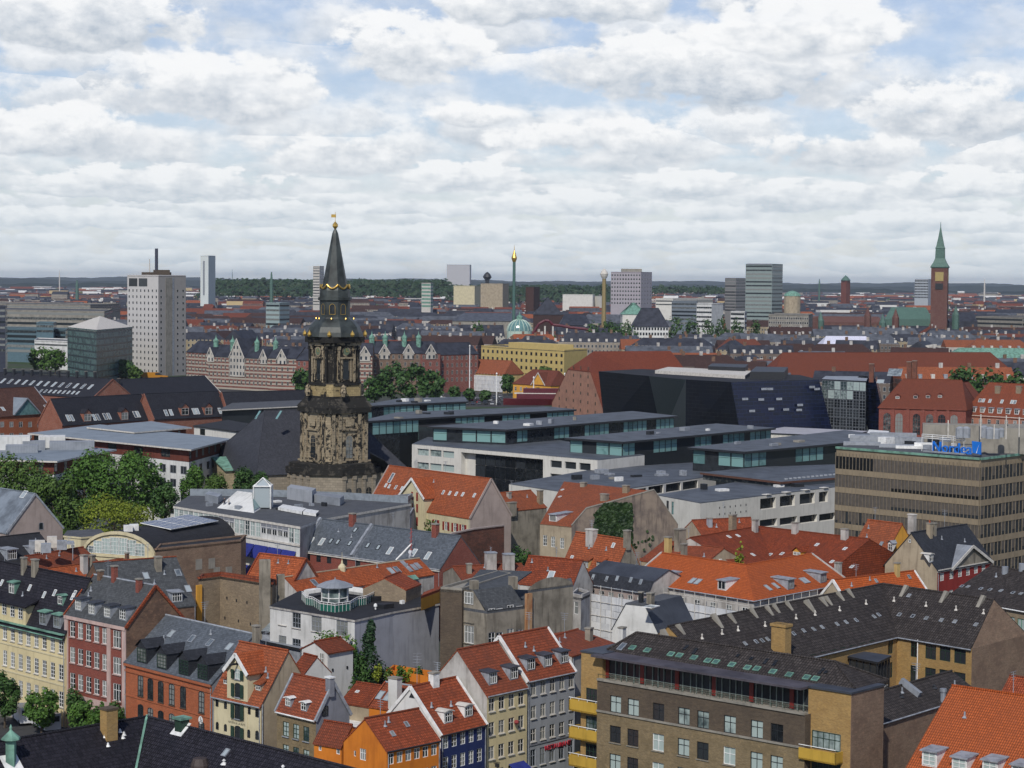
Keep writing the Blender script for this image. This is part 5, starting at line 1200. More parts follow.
b=Block('glass_roofed_annex','low annex with ribbed glass roof beside the white block',[(262,631),(303,633.5),(312,625),(270,623)],10.5,wm=M_lead,rm=seam('ribbed_glass_roof',(.28,.33,.34),.5,.3),over=.1);b.finish()
b=Block('white_clerestory_shed','low white shed with a strip window and brick coping',[(299,645),(318,650),(330,643),(310,638)],9.0,wm=M_whitep,rm=M_greyfelt,parapet=.3,capm=M_ortile3);b.win(b.edges[0],(308,650),w=2.2,h=.8,mx=6,my=1);b.finish()
h=House('small_red_lean_to','little dark red roof squeezed between the tan gable and the white tower house',(290,672),(303,675.5),8.8,d=4,zr=10.8,wm=M_whitep,rm=M_redtile,over=.1);h.finish()
h=House('mossy_red_roof_house','low courtyard house with dark mossy red roof right of the white tower',(340,702),(371,707),6.5,pk=(372,687),pke='b',d=6,wm=M_tanp,rm=M_redtile,over=.1);h.skylight(h.roof,[(357.5,692)],.5,.4);h.finish()
h=House('red_courtyard_house','courtyard house with plain red roof, one roof window and a tall white chimney',(369,706),(406,712),7.0,pk=(412,688),pke='b',d=6,wm=M_orplaster,rm=M_ortile3,over=.1,ridge=M_lead,verge=M_ortile3)
h.skylight(h.roof,[(380.5,695.5),(388,697)],.8,1.3,M_lead);h.chim(h.roof,395,706,3.2,1.3,.9,M_whitep);h.finish()
b=Block('terrace_wall','orange roof terrace wall with potted plants below the grey end wall',[(386,677),(428,684),(436,679),(394,672)],8.5,wm=M_orplaster,rm=M_ortile3,parapet=.9,capm=M_orplaster);b.finish();TW=b
for k,px in enumerate((380,391,404,411,420)):tree('potted shrub, number %s along the orange terrace wall'%('one','two','three','four','five')[k]if False else('leafy lime shrub at the left end of the orange terrace','olive shrub second along the orange terrace','round green bush in the middle of the orange terrace','upright pale green bush on the orange terrace','dark shrub at the right end of the orange terrace')[k],px,P(px,680,8.5).y-.3,664+(k*3)%5,(12,10,13,9,10)[k],1.0,(L_lime,L_olive,L_mid,L_lime,L_dark)[k],'shrub_bush','b',z0=8.4,n=260,leaf=.16,trunk=False)
b=Block('grey_canopy_roof','small grey flat canopy and white yard wall behind the olive house',[(350,711),(364,714),(372,708),(358,705)],5,wm=M_whitep,rm=M_lead,over=.2);b.finish()
b=Block('skylit_yard_roof','low white yard roof with glass skylights left of the orange gable',[(343,724),(356,727),(374,716),(360,712)],4.6,wm=M_whitep,rm=M_white,over=.1);b.finish()
mb=MB();c=P(417,684,8.5);mb.tube(c,c+Z*3.9,.035,5);[mb.tube(c+Z*(2.2+.35*k)-Vector((.5,0,0)),c+Z*(2.2+.35*k)+Vector((.5,0,0)),.02,4)for k in range(5)]
tagp(obj('roof_aerial',mb,M_lead,None,c),'thin television aerial standing by the orange terrace wall','aerial')
tree('tall dark conifer in the yard against the grey wall',372,253,626.5,62,.97,L_con,'conifer_tree','c',n=7000,leaf=.20)
tree('broad dark yew beside the white tower house',362,252,645,24,.95,L_dark,'yard_tree','r',n=2600,leaf=.22)
tree('light green yard tree in front of the white block windows',328,260.5,624.5,40,.8,L_mid,'yard_tree','r',n=2600,leaf=.2)
tree('green yard tree between the white block and the conifer',346,260,630,34,.9,L_mid,'yard_tree','r',n=2600,leaf=.22)
b=Block('dark_brick_fire_wall','tall blank dark brown fire wall between the grey block and the olive tenement',[(440.5,589),(462,590.5),(512,575),(498,572.5)],17.2,wm=M_dkbrick,rm=M_concrete,parapet=.3,capm=M_concrete);b.finish()
b=Block('olive_tenement','olive grey tenement with three rows of windows and a dark mansard roof',[(461.5,607),(487,611),(525,606),(532,590),(480,588)],15,wm=M_oldgrey,rm=M_greyfelt)
E0,E1=b.edges[0],b.edges[1]
for q in((469,613.5),(469,634.5)):b.win(E0,q,w=1.7,h=2.2 if q[1]<620 else 2.2,mx=3,my=2,hole=True,sill=M_oldgrey)
for px,py in((492,616),(499.7,616),(510.5,612.5),(519.7,613.5)):
 for j in range(3):u,v_=E1.hit(px,py);b.win_at(E1,u,v_-3*j,1.1,1.9,M_white,M_glass,2,2,0,1,None,True)
q=b.Q;z1,z2=15,17.3;S0,S1,S2=q[0],q[1],q[2];I0=-b.edges[1].N;T1=S1+I0*2.6-b.edges[1].U*.1;T2=S2+I0*2.6;T0=S0+(q[4]-S0)*.12
mb=MB();slabroof(mb,[[V3(S1,z1),V3(S2,z1),V3(T2,z2),V3(T1,z2)],[V3(T1,z2),V3(T2,z2),V3(q[3],z2+.2),V3(q[4],z2+.2),V3(S0,z2)]],.15);b.add('mansard_roof',mb,M_slate)
mb=MB();mb.poly([V3(S0,z1-.4),V3(S1,z1-.4),V3(T1,z2),V3(S0,z2)]);b.add('end_wall',mb,M_oldgrey);pl=b.edges[0];u,v_=pl.hit(469,598);b.win_at(pl,u,v_,1.6,1.5,M_white,M_glass,3,2,0,0)
for px,py in((474,589),(513,585)):c=V3(P(px,py,z2),z2);mb=MB();mb.cbox((c.x,c.y),.5,.9,.9,z2-.3,z2+1.1);b.add('chimney',mb,M_oldgrey)
b.finish()
b=Block('rounded_fire_wall','wide blank olive grey fire wall with rounded top and rust stained pier, right of the tenement',[(528,590),(573,584),(571,578),(534,584)],17,wm=M_oldgrey,rm=M_greyfelt,parapet=.0)
mb=MB();e=b.edges[0];mb.obox(e.at(-.6,0,.05),e.U,e.N,Z,.95,.4,16.6);b.add('rusty_pier',mb,plaster('rust_stained_render',(.42,.26,.14),(.28,.10,.04),k=.9));mb=MB();n_=8
mb.poly([e.at(e.L*(.03+.94*k/n_),16.95+1.3*math.sin(math.pi*(k+.3)/(n_+.6))**.6,.0)for k in range(n_+1)]+[e.at(e.L,16.9),e.at(0,16.9)]);b.add('wall_top',mb,M_oldgrey);b.finish()
h=House('orange_panel_lean_to','lean-to with orange panel wall in front of the olive tenement',(481,626),(516,633),11,d=4,zr=12,wm=M_oryel,rm=M_ortile3,over=.05);h.finish()
h=House('grey_chimney_house','orange roofed house carrying two big square white chimneys',(462,580),(532,577),12.5,pk=(524,564),pke='b',d=9,wm=M_oldgrey,rm=M_ortile3,over=.1)
for q in((490.5,569),(508.5,570.5)):h.chim(h.roof,*q,2.4,1.5,1.2,M_whited,M_lead)
h.chim(h.roof,469,573,1.3,.7,.6,M_oldgrey);h.finish()
h=House('plain_red_roof_house','house with plain bright red roof and one roof window left of the yellow dormer house',(518,583),(572,588),12.5,pk=(529,556),pke='a',wm=M_whited,rm=M_redtile,over=.1);h.skylight(h.roof,[(551,576)],1.0,1.6);h.finish()
h=House('yellow_dormer_house','orange roofed house with yellow-cheeked dormers and pale yellow wall',(559.5,571.5),(612,580.5),12,pk=(629,540),pke='b',wm=M_ycream,rm=M_oranget2,side=M_oldgrey,over=.2,gutter=M_white)
for q in((585.5,564),(600,565)):h.dormer(h.roof,*q,1.5,1.2,'shed',M_ochre,M_oranget2,mx=3,my=1)
h.win(h.front,(566.5,578.5),(583.5,581.5),3,1,.9,1.2,mx=2,my=2);h.chim(h.roof,591.5,541,1.7,1.6,1.0,M_whited,M_offw);h.chim(h.roof,627,543,1.8,.8,.8,M_oldgrey);h.skylight(h.roof,[(572,558),(572,568.5),(613.5,545.5)],.6,.8);h.finish()
h=House('slate_roof_terrace','long blue-grey slate roofed house over brick, divided by two raised fire walls',(300,549.5),(440,569),11,pk=(320.6,519),pke='a',wm=M_redbrick,rm=M_slateb,over=.15,gutter=M_lead,cornice=M_offw)
for(t0)in(.0,.38):mb=MB();A_=h.roof.at(h.L*t0,0,0);mb.obox(A_,h.roof.V,h.roof.U,h.roof.N,(h.R0-h.A-Z*h.ze).length*.98 if False else math.hypot(h.d/2,h.zr-h.ze),.5,.45);h.add('fire_wall_coping',mb,M_lead)
h.skylight(h.roof,[(311,541),(322,542),(390,551),(414,553),(428,556)],.9,1.5);h.skylight(h.roof,[(331,541),(338,542),(350,543.5),(368,545.5),(378.5,547.5),(355.5,530)],.7,1.0,M_black)
for q in((352.5,524),(435.5,535)):h.chim(h.roof,*q,1.7,1.0,.8,M_redbrick)
for px in(308,318.5,329,345,358):h.win(h.front,(px,556.5+(px-308)*.13),w=1.1,h=1.4,fr=M_black,gl=M_glassd,mx=2,my=2,hole=True)
mb=MB();c=h.roof.at(*h.roof.hit(396,560));mb.tube(c,c+Vector((2.5,.5,2.6)),.16,6);h.add('roof_ladder',mb,M_white)
SR=h;h.finish()
mb=MB();c=h.roof.at(*h.roof.hit(411,556));mb.tube(c,c+Z*4.5,.06,5);[mb.tube(c+Z*(.8+.7*k)-Vector((.25,0,0)),c+Z*(1.1+.7*k)+Vector((.25,0,0)),.03,4)for k in range(5)];tagp(obj('roof_mast',mb,plain('red_mast_paint',(.4,.05,.04),.5),None,c),'thin red lattice mast rising from the slate roof','mast')
b=Block('red_brick_fire_wall','big sloping red-brown brick fire wall at the end of the slate roof',[(436,571),(504,559),(500,552),(438,563)],10,wm=M_redold,rm=M_ortile3)
e=b.edges[0];mb=MB();mb.poly([e.at(*e.hit(*q),.02)for q in((437,571),(504,560),(504,526),(474,529.5),(451,534.5),(443,547))]);b.add('stepped_gable',mb,M_redold)
mb=MB();pp=[e.at(*e.hit(*q))for q in((437,562),(443,547),(451,534.5),(474,529.5),(504,526))]
for p,q in zip(pp,pp[1:]):dr=(q-p).normalized();mb.obox(p-e.N*.35,dr,e.N,Z,(q-p).length,.5,.22)
b.add('coping',mb,M_pinkgrey);b.finish()
h=House('olive_wall_house','orange roofed house over a blank olive wall stained reddish below',(488,513),(547,507.3),12,pk=(520,495.5),pke='a',d=9,wm=M_oldbrick,front=M_oldgrey,rm=M_oranget2,over=.08)
h.chim(h.roof,511.5,511,1.6,1.9,.9,M_oldgrey);h.chim(h.roof,540,503,2.4,1.0,.8,M_tanbrick);h.chim(h.roof,509,497.5,.9,.7,.7,M_whited);h.finish()
h=House('yellow_gable_house','orange roofed house with a yellow front gable and red shutters below the church tower',(369,502),(470,518),12,pk=(491,479),pke='b',wm=M_ycream,rm=M_oranget2,side=M_pinkgrey,over=.1,verge=M_pinkgrey)
crossgable(h,403.4,427,(494,497),(414.3,478),M_ycream,M_oranget2,M_white,down=9,proud=.6)
f2=Pl(h.front.at(0,0,.62),h.U,Z)
for q in((414.7,496.3),(414.7,507.8),(414.7,521)):h.win(f2,q,w=1.0,h=1.6,mx=2,my=2,shutters=M_redp)
for q in((436,524),(446,526),(455,527.5),(463,529)):h.win(h.front,q,w=1.0,h=1.6,mx=2,my=2,shutters=M_redp)
h.skylight(h.roof,[(386,485.5),(389.5,486.5),(396,487.5),(402,488.5),(443.5,492.5),(450,493.3),(456.5,494),(463,494.5),(474.5,495.5)],.6,.9);h.skylight(h.roof,[(391.5,478)],1.0,2.2)
h.finish();h.win
tree('small ochre-leaved tree in front of the yellow gable house',446,405,502,45,.72,L_olive,'street_tree','r',n=1500,leaf=.32)
A_,B_=P(540,524,12),P(571.5,527,12);R0_,R1_=P(564,481.5,17.5),P(654,491,17.5);C_=P(678,525,12);D_=V3(R0_+(R1_-A_)*.3,12);D_=A_+(C_-B_);
bb=Bldg();bb.start('ivy_wall_house','orange roofed house with a wide grey end wall half covered in ivy','house',V3((A_+C_)/2,0))
mb=MB();slabroof(mb,[[A_,B_,R1_,R0_],[V3(C_,12),V3(D_,12),R0_,R1_]],.15);bb.add('roof',mb,M_oranget2);bb.roof=Pl(A_,B_-A_,(R0_-A_)-(B_-A_).normalized()*(R0_-A_).dot((B_-A_).normalized()))
F=Pl(V3(A_,0),V3(B_,0)-V3(A_,0),Z,(V3(B_,0)-V3(A_,0)).length);bb.win(F,(545,540.5),w=.9,h=1.9,mx=2,my=3,hole=True);bb.win(F,(553,541.8),w=.9,h=1.9,mx=2,my=3,hole=True);bb.win(F,(562,543.3),w=.9,h=1.9,mx=2,my=3,hole=True)
mb=MB();mb.wall(F.O,F.U,F.L,0,12,F.holes);bb.add('wall',mb,M_tanp)
W_=Pl(V3(B_,0),V3(C_,0)-V3(B_,0),Z);wl_=(V3(C_,0)-V3(B_,0)).length;wp=[W_.at(0,0),W_.at(wl_,0),W_.at(wl_,12)]+[W_.at(*W_.hit(*q))for q in((654,490),(611,502),(586.5,508.5))]+[W_.at(0,12.2)]
mb=MB();mb.poly(wp);bb.add('end_wall',mb,plaster('stained_end_wall',(.25,.20,.16),(.11,.09,.085),k=.8));mb=MB()
for p,q in zip(wp[2:],wp[3:]):dr=(q-p).normalized();mb.obox(p-W_.N*.3,dr,W_.N,Z,(q-p).length,.4,.18)
bb.add('coping',mb,M_concrete)
mb=MB();r_=random.Random(3)
for k in range(2600):
 px=r_.uniform(594,632)if k%4 else r_.uniform(596,655);py=r_.uniform(503 if px<632 else 495,566);f_=(px-594)/40
 if px>632 and r_.random()<.55+abs(py-(545-(px-632)*.2))/30:continue
 if py<503+(px<604)*(604-px)*1.2:continue
 p=W_.at(*W_.hit(px,py),r_.uniform(.02,.3));a=(W_.U*r_.uniform(-1,1)+Z*r_.uniform(-1,1)).normalized();b_=(W_.N*.5+a.cross(W_.N)).normalized();i0=len(mb.v);s_=.32;mb.v+=[p-a*s_,p+b_*s_,p+a*s_,p-b_*s_];mb.f.append([i0,i0+1,i0+2,i0+3]);mb.mi.append(0);mb.uv+=[(0,0)]*4
bb.add('ivy',mb,leafmat('ivy_leaves',(.012,.030,.010),(.03,.06,.016)))
for px,py,hm,w_ in((626,496,1.9,1.1),(604.5,503,1.6,1.4),(583.5,487.5,.9,1.0)):bb.chim(bb.roof,px,py,hm,w_,.9,M_tanbrick if px>620 else M_oldgrey)
bb.skylight(bb.roof,[(570,499),(579,499.5),(571,513),(575.5,514),(560,497),(562.5,490),(576,518.5)],.5,.7);bb.dormer(bb.roof,553,518,1.7,1.4,'flat',M_white,M_lead,mx=1,my=1)
b=Block('white_banded_office','white office building with long window bands, blue awnings and a pyramid roof lantern',[(174,506),(300,526.5),(322,519),(410,503.5),(345,499),(262,496),(190,495.5)],15.5,wm=M_whited,rm=M_greyfelt,over=.15,slab=.4,fas=M_offw)
E=b.edges[0];b.em[0]=M_whitep;u0_=E.hit(177,518)[0];v0_=E.hit(178,515.5)[1]
n_=24
for k in range(n_):
 u=E.L*(k+.5)/n_;pan=k in(9,10,11,17,18,19,20,21)
 b.win_at(E,u,v0_,E.L/n_*.8,2.6 if not pan else 1.2,M_white,M_glassl if not pan else M_glass,2,3 if not pan else 1,0,0)
 if pan:mb=MB();mb.obox(E.at(u-E.L/n_*.45,v0_+.3,.02),E.U,E.N,Z,E.L/n_*.9,.04,1.3);b.add('blind_panel',mb,M_grey2)
mb=MB();mb.obox(E.at(0,v0_-1.75,0),E.U,E.N,Z,E.L,.2,.3);mb.obox(E.at(0,v0_-4.2,0),E.U,E.N,Z,E.L,.5,.4);b.add('string_course',mb,M_offw)
M_awn=plain('blue_awning',(.02,.03,.2),.7)
for(x0,y0),(x1,y1),hh in(((242,543),(297,554),1.9),((242,565),(254,567),1.6)):
 u0_,v0_=E.hit(x0,y0);u1_,_=E.hit(x1,y1);n_=4 if x1>280 else 1
 for k in range(n_):a,c=u0_+(u1_-u0_)*k/n_,u0_+(u1_-u0_)*(k+.96)/n_;mb=MB();mb.quad(E.at(a,v0_-hh,1.2),E.at(c,v0_-hh,1.2),E.at(c,v0_+.2,.1),E.at(a,v0_+.2,.1));b.add('awning',mb,M_awn)
c0,c1,c2,c3=[hz(15.5,*q)for q in((217,508),(254,513),(268,504),(232,499.5))];mb=MB();up3=Z*2.6
t0,t1=c0.lerp(c1,.35)*.5+c3.lerp(c2,.35)*.5+up3,c0.lerp(c1,.75)*.5+c3.lerp(c2,.75)*.5+up3
mb.poly([c0,c1,t1,t0]);mb.poly([c1,c2,t1]);mb.poly([c2,c3,t0,t1]);mb.poly([c3,c0,t0]);b.add('roof_hall',mb,M_whitep);mb=MB()
mb.poly([c1.lerp(t1,.1)+Vector((.02,-.1,.1)),c2.lerp(t1,.1)+Vector((.1,-.1,.1)),t1+Vector((.1,-.1,.1))]);b.add('roof_glazing',mb,M_teal)
c=hz(15.5,263,508);mb=MB();a_=1.5;[mb.tube(c+Vector((sx*a_,sy*a_,0)),c+Vector((sx*a_,sy*a_,4.0)),.12,4)for sx in(-1,1)for sy in(-1,1)];[mb.tube(c+Vector((sx*a_,sy*a_,4.0)),c+Z*5.4,.1,4)for sx in(-1,1)for sy in(-1,1)];mb.lathe(c+Z*3.9,[(2.3,0),(2.3,.2)],4,R(45));o=b.add('lantern_frame',mb,M_white);mb=MB();mb.lathe(c+Z*.2,[(1.9,0),(1.9,3.7),(0,5.0)],4,R(45));b.add('lantern_glass',mb,M_skyl,o)
for q0,q1,q2,q3 in(((278,510),(302,514.5),(306,511),(283,507)),((303,514.5),(316,516.5),(319,513.5),(306,511.5))):mb=MB();pp=[hz(15.6,*q)for q in(q0,q1,q2,q3)];mb.poly([p+Z*.5 for p in pp]);mb.poly([pp[0],pp[1],pp[1]+Z*.5,pp[0]+Z*.5]);b.add('rooflight',mb,M_white)
for(x0,x1,y0,y1,z_)in((287,312,499,503,2.2),(312,340,502,506,1.4),(205,218,501,504,1.3)):
 mb=MB();pp=[hz(15.5,x0,y0),hz(15.5,x1,y1),hz(15.5,x1+4,y1-3),hz(15.5,x0+4,y0-3)];[mb.poly([pp[i],pp[(i+1)%4],pp[(i+1)%4]+Z*z_,pp[i]+Z*z_])for i in range(4)];mb.poly([p+Z*z_ for p in pp]);b.add('plant_box',mb,M_zinc if z_<2 else M_greyp)
mb=MB();pp=[hz(15.5,*q)for q in((190,495.7),(262,496.2),(344,499.2),(408,503.3))]
for p,q in zip(pp,pp[1:]):mb.quad(p,q,q+Z*1.3,p+Z*1.3)
clutter(b,9,15.5);b.add('glass_screen',mb,plain('screen_glass',(.22,.25,.28),.2));b.finish();WO=b
b=Block('grey_rendered_block','pale grey rendered windowless block stepping down behind the slate roof',[(318,515),(397,504),(410,513),(418,500),(330,498)]if False else[(314,520),(403,504),(412,497),(330,505)],14.5,wm=M_greyp,rm=M_greyfelt,parapet=.7)
mb=MB();e=b.edges[0];b.finish()
b=Block('grey_stepped_wall','lower step of the pale grey wall with a small vent, left of the yellow gable',[(396,517),(411,514),(414,509),(399,511)],13,wm=M_greyp,rm=M_greyfelt,parapet=.3);b.finish()
M_stone=None
def sst(name,c,k,dark=(.025,.024,.022)):
 def f(T,b):
  v=uvn(T);n1=noise(T,v,.75,8,.72);n2=noise(T,v,.22,5,.6);n3=noise(T,v,3.5,4,.7)
  br=T.n('ShaderNodeTexBrick',i={'Vector':v,'Color1':c+(1,),'Color2':mulc(c,.62)+(1,),'Mortar':mulc(c,.35)+(1,),'Scale':1.0,'Mortar Size':.03,'Brick Width':1.1,'Row Height':.55})
  a=T.m('ADD',n1,T.m('MULTIPLY',T.m('SUBTRACT',n2,.5),.8));col=T.mixc(T.ss(n3,.35,.7),br.outputs[0],mulc(c,.7))
  col=T.mixc(T.ss(a,k,k+.07),col,dark);setc(T,b,col,.9,.12,n1,.3,.04)
 return mat(name,f)
S_light=sst('sandstone',(.42,.345,.235),.50);S_dark=sst('soot_blackened_sandstone',(.23,.20,.15),.37);S_base=sst('pale_tan_sandstone',(.36,.31,.24),.66);S_blk=sst('black_crusted_stone',(.10,.09,.075),.40)
M_churchroof=slate('church_slate',(.05,.052,.062),.4,.2)
CD=480.0;cx=(334.5-512)/FPX*CD;cyy_=CD;ROT=R(-95.8);zc=lambda py:56-(py-hor(334))*CD/FPX
ch=Bldg();ch.start('church','baroque church with blackened sandstone tower, gilded lantern and huge dark slate hipped roof','church',(cx,cyy_,0))
C0=Vector((cx,cyy_,0))
def lat(name,prof,m,n=4,rot=ROT,par=None):mb=MB();mb.lathe(C0,prof,n,rot);return ch.add(name,mb,m,par)
def faces(h,n=4,rot=ROT):
 pts=[C0+Vector((h*math.cos(rot+2*math.pi*k/n),h*math.sin(rot+2*math.pi*k/n),0))for k in range(n)];return[Pl(pts[k],pts[(k+1)%n]-pts[k],Z,(pts[(k+1)%n]-pts[k]).length)for k in range(n)]
def octp(h,c_,z0,z1,name,m,par=None):
 mb=MB();pr=[]
 for k in range(4):
  a=C0+Vector((h*math.cos(ROT+k*math.pi/2),h*math.sin(ROT+k*math.pi/2),0));p=C0+Vector((h*math.cos(ROT+(k-1)*math.pi/2),h*math.sin(ROT+(k-1)*math.pi/2),0));n_=C0+Vector((h*math.cos(ROT+(k+1)*math.pi/2),h*math.sin(ROT+(k+1)*math.pi/2),0))
  pr+=[a+(p-a).normalized()*c_,a+(n_-a).normalized()*c_]
 for i in range(8):a,b_=pr[i],pr[(i+1)%8];mb.quad(V3(a,z0),V3(b_,z0),V3(b_,z1),V3(a,z1))
 mb.poly([V3(p,z1)for p in pr]);mb.poly([V3(p,z0)for p in pr][::-1]);return ch.add(name,mb,m,par)
octp(13.6,5.2,0,12.6,'tower_base',S_base);octp(14.3,5.4,12.6,14.0,'base_cornice',S_blk);octp(13.4,5.2,14.0,14.9,'base_balustrade',S_blk)
for i,pl in enumerate(faces(13.6)):
 if i in(0,3):
  for u in(pl.L*.36,pl.L*.5,pl.L*.64):ch.win_at(pl,u,7.6,1.6,4.4,S_base,M_glassd,2,4,2,0,None,False)
  for u in(pl.L*.29,pl.L*.43,pl.L*.57,pl.L*.71):mb=MB();mb.obox(pl.at(u-.35,0,0),pl.U,pl.N,Z,.7,.3,12.5);mb.obox(pl.at(u-.5,11.6,0),pl.U,pl.N,Z,1.0,.45,.8);ch.add('pilaster',mb,S_base)
s2=octp(8.2,.8,14.5,26.4,'tower_lower_stage',S_light);octp(9.0,.8,26.2,27.4,'lower_cornice',S_blk);lat('skirt_roof',[(8.8,27.4),(6.9,29.4),(6.8,29.9)],S_blk)
for i,pl in enumerate(faces(8.2)):
 if i in(0,3):
  ch.win_at(pl,pl.L/2,18.6,1.9,5.2,S_light,M_glass,2,6,2,0)
  for u in(pl.L*.12,pl.L*.27,pl.L*.73,pl.L*.88):mb=MB();mb.obox(pl.at(u-.45,14.6,0),pl.U,pl.N,Z,.9,.32,11.4);ch.add('pilaster',mb,S_light)
  mb=MB();mb.obox(pl.at(pl.L/2-2.0,22.2,0),pl.U,pl.N,Z,4,.4,.35);mb.obox(pl.at(pl.L/2-1.2,23.2,0),pl.U,pl.N,Z,2.4,.3,1.6);mb.obox(pl.at(0,15.1,0),pl.U,pl.N,Z,pl.L,.3,.4);ch.add('wall_panel',mb,S_light)
octp(6.7,1.0,29.6,32.6,'pedestal_stage',sst('gold_tan_sandstone',(.46,.36,.19),.55));octp(6.2,1.5,32.6,41.4,'belfry',S_dark);octp(7.0,1.6,32.3,32.9,'belfry_ledge',S_blk);octp(6.9,1.4,41.2,41.9,'belfry_architrave',S_light);octp(7.6,1.3,41.9,43.2,'belfry_cornice',S_blk)
for i,pl in enumerate(faces(6.2)):
 if i in(0,3):
  o=ch.win_at(pl,pl.L/2,35.8,1.7,4.6,S_light,M_glassd,1,1,0,0,name='louvre_opening')
  mb=MB();mb.obox(pl.at(pl.L/2-1.45,33.2,0),pl.U,pl.N,Z,.4,.25,5.4);mb.obox(pl.at(pl.L/2+1.05,33.2,0),pl.U,pl.N,Z,.4,.25,5.4);mb.obox(pl.at(pl.L/2-1.7,38.3,0),pl.U,pl.N,Z,3.4,.45,.4);ch.add('window_surround',mb,S_light)
  q=Pl(pl.at(pl.L/2,39.9,.2),pl.U,Z);mb=MB()
  mb.poly([q.at(1.15*math.cos(t),1.15*math.sin(t),0)for t in[k*math.pi/8 for k in range(16)]]);mb.poly([q.at(.8*math.cos(t),.8*math.sin(t),.05)for t in[k*math.pi/8 for k in range(16)]],1);mb.obox(q.at(-.05,0,.08),q.U,q.N,Z,.1,.03,.7,2);mb.obox(q.at(0,-.05,.08),q.U,q.N,Z,.45,.03,.1,2);ch.add('clock',mb,[S_light,plain('green_clock_face',(.12,.16,.10),.6),M_gold])
  for u in(.13,.26,.74,.87):mb=MB();mb.obox(pl.at(pl.L*u-.3,33,0),pl.U,pl.N,Z,.6,.38,8.1);mb.obox(pl.at(pl.L*u-.42,40.3,0),pl.U,pl.N,Z,.84,.5,.8);ch.add('pilaster',mb,S_dark if u in(.13,.87)else S_light)
M_cu=plain('blackened_copper',(.035,.042,.040),.5,.4,.5,.4)
lat('bell_roof',[(6.5,43.2),(6.3,44.2),(5.8,45.4),(4.9,46.4),(3.9,47.2),(3.6,47.6)],M_cu,8,ROT+R(22.5))
lat('lantern',[(3.45,47.5),(3.45,51.3),(3.9,51.4),(3.9,52.0),(3.5,52.1),(3.4,53.6),(3.1,54.5)],M_cu,8,ROT+R(22.5))
lat('spire',[(2.9,54.4),(2.7,55.6),(.7,66.4),(.35,67.2),(.12,67.4)],M_cu,8,ROT+R(22.5))
lf=faces(3.47,8,ROT+R(22.5))
for i in(5,6,7,0):
 pl=lf[i]
 if i!=6 or True:ch.win_at(pl,pl.L/2,49.4,1.35,2.4,M_gold,M_glassd,1,1,2,0,name='lantern_window')
mb=MB()
for k in range(8):
 a0=ROT+R(22.5)+k*math.pi/4
 for j in range(6):t0,t1=j/6,(j+1)/6;f=lambda t:C0+Vector((3.3*math.cos(a0+t*math.pi/4),3.3*math.sin(a0+t*math.pi/4),54.9-.9*math.sin(t*math.pi)*1.0+.0));mb.tube(f(t0),f(t1),.2,5)
ch.add('gilded_swags',mb,M_gold)
for k in range(8):
 a0=ROT+k*math.pi/4;p=C0+Vector((6.9*math.cos(a0),6.9*math.sin(a0),43.3));mb=MB();mb.lathe(p,[(.3,0),(.5,.4),(.35,.9),(.1,1.2),(0,1.5)],7);ch.add('gilded_finial',mb,M_gold)
 p=C0+Vector((4.3*math.cos(a0),4.3*math.sin(a0),47.0));mb=MB();mb.lathe(p,[(.16,0),(.2,.2),(0,.55)],6);ch.add('gilded_finial',mb,M_gold)
mb=MB();mb.lathe(C0,[(.1,67.2),(.25,67.5),(.62,68.0),(.62,68.4),(.25,68.9),(.06,69.1),(.05,71.2),(0,71.3)],8);mb.box(C0.x-.9,C0.x+.15,C0.y-.03,C0.y+.03,70.0,70.7);ch.add('weather_vane',mb,M_gold)
for k in range(4):
 a0=ROT+k*math.pi/2
 for h_,z_ in((6.3,31.4),):p=C0+Vector((h_*math.cos(a0+.5),h_*math.sin(a0+.5),z_));mb=MB();mb.lathe(p,[(.5,-1.5),(.8,-.6),(.6,.3),(.7,.6),(0,1.2)],8);ch.add('stone_urn',mb,S_light)
A_=V3(P(204,462,12.5),0);B_=V3(P(257,474,12.5),0);U2=Vector((-(B_-A_).normalized().y,(B_-A_).normalized().x,0))
nv=House('nave_tmp','',B_,B_+U2*37,12.5,d=(B_-A_).length,zr=25.5,roof='hip',hipl=.5,hipr=.5,wm=S_base,rm=M_churchroof,over=.4)
nv.skylight(nv.hipL,[(258,415),(279,415)],1.0,2.2,M_teal,M_teal)
nv.finish();LP=nv.left
for u in(.2,.4,.8):nv.win_at(LP,LP.L*u,6.5,2,5,S_light,M_glassd,2,4,2,0)
u0_,v0_=LP.hit(208.5,466);u1_,v1_=LP.hit(234,468.5);ua,va=LP.hit(221,457);q=[LP.at(u0_,0,2.0),LP.at(u1_,0,2.0),LP.at(u1_,v1_,2),LP.at(ua,va,2),LP.at(u0_,v0_,2)]
mb=MB();mb.poly(q);mb.quad(q[1],q[1]-LP.N*2,q[2]-LP.N*2,q[2]);mb.quad(q[0],q[4],q[4]-LP.N*2,q[0]-LP.N*2);o=nv.add('portal',mb,sst('portal_stone',(.45,.38,.25),.7));mb=MB()
slabroof(mb,[[q[4]+LP.N*.4-LP.U*.5-Z*.2,q[3]+LP.N*.4+Z*.1,q[3]-LP.N*8+Z*.1,q[4]-LP.N*3-LP.U*.5-Z*.2],[q[2]+LP.N*.4+LP.U*.5-Z*.2,q[2]-LP.N*3+LP.U*.5-Z*.2,q[3]-LP.N*8+Z*.1,q[3]+LP.N*.4+Z*.1]],.3);nv.add('portal_roof',mb,M_copper,o)
mb=MB();c=LP.at(ua,(v0_+va)/2-.3,2.05);mb.poly([c+LP.U*math.cos(t)*.8+Z*math.sin(t)*.8 for t in[k*math.pi/6 for k in range(12)]]);nv.add('round_window',mb,M_glassd,o)
for c_ in list(nv.root.children):
 c_.location=nv.root.location-ch.root.location+c_.location;c_.parent=ch.root
bpy.data.objects.remove(nv.root)
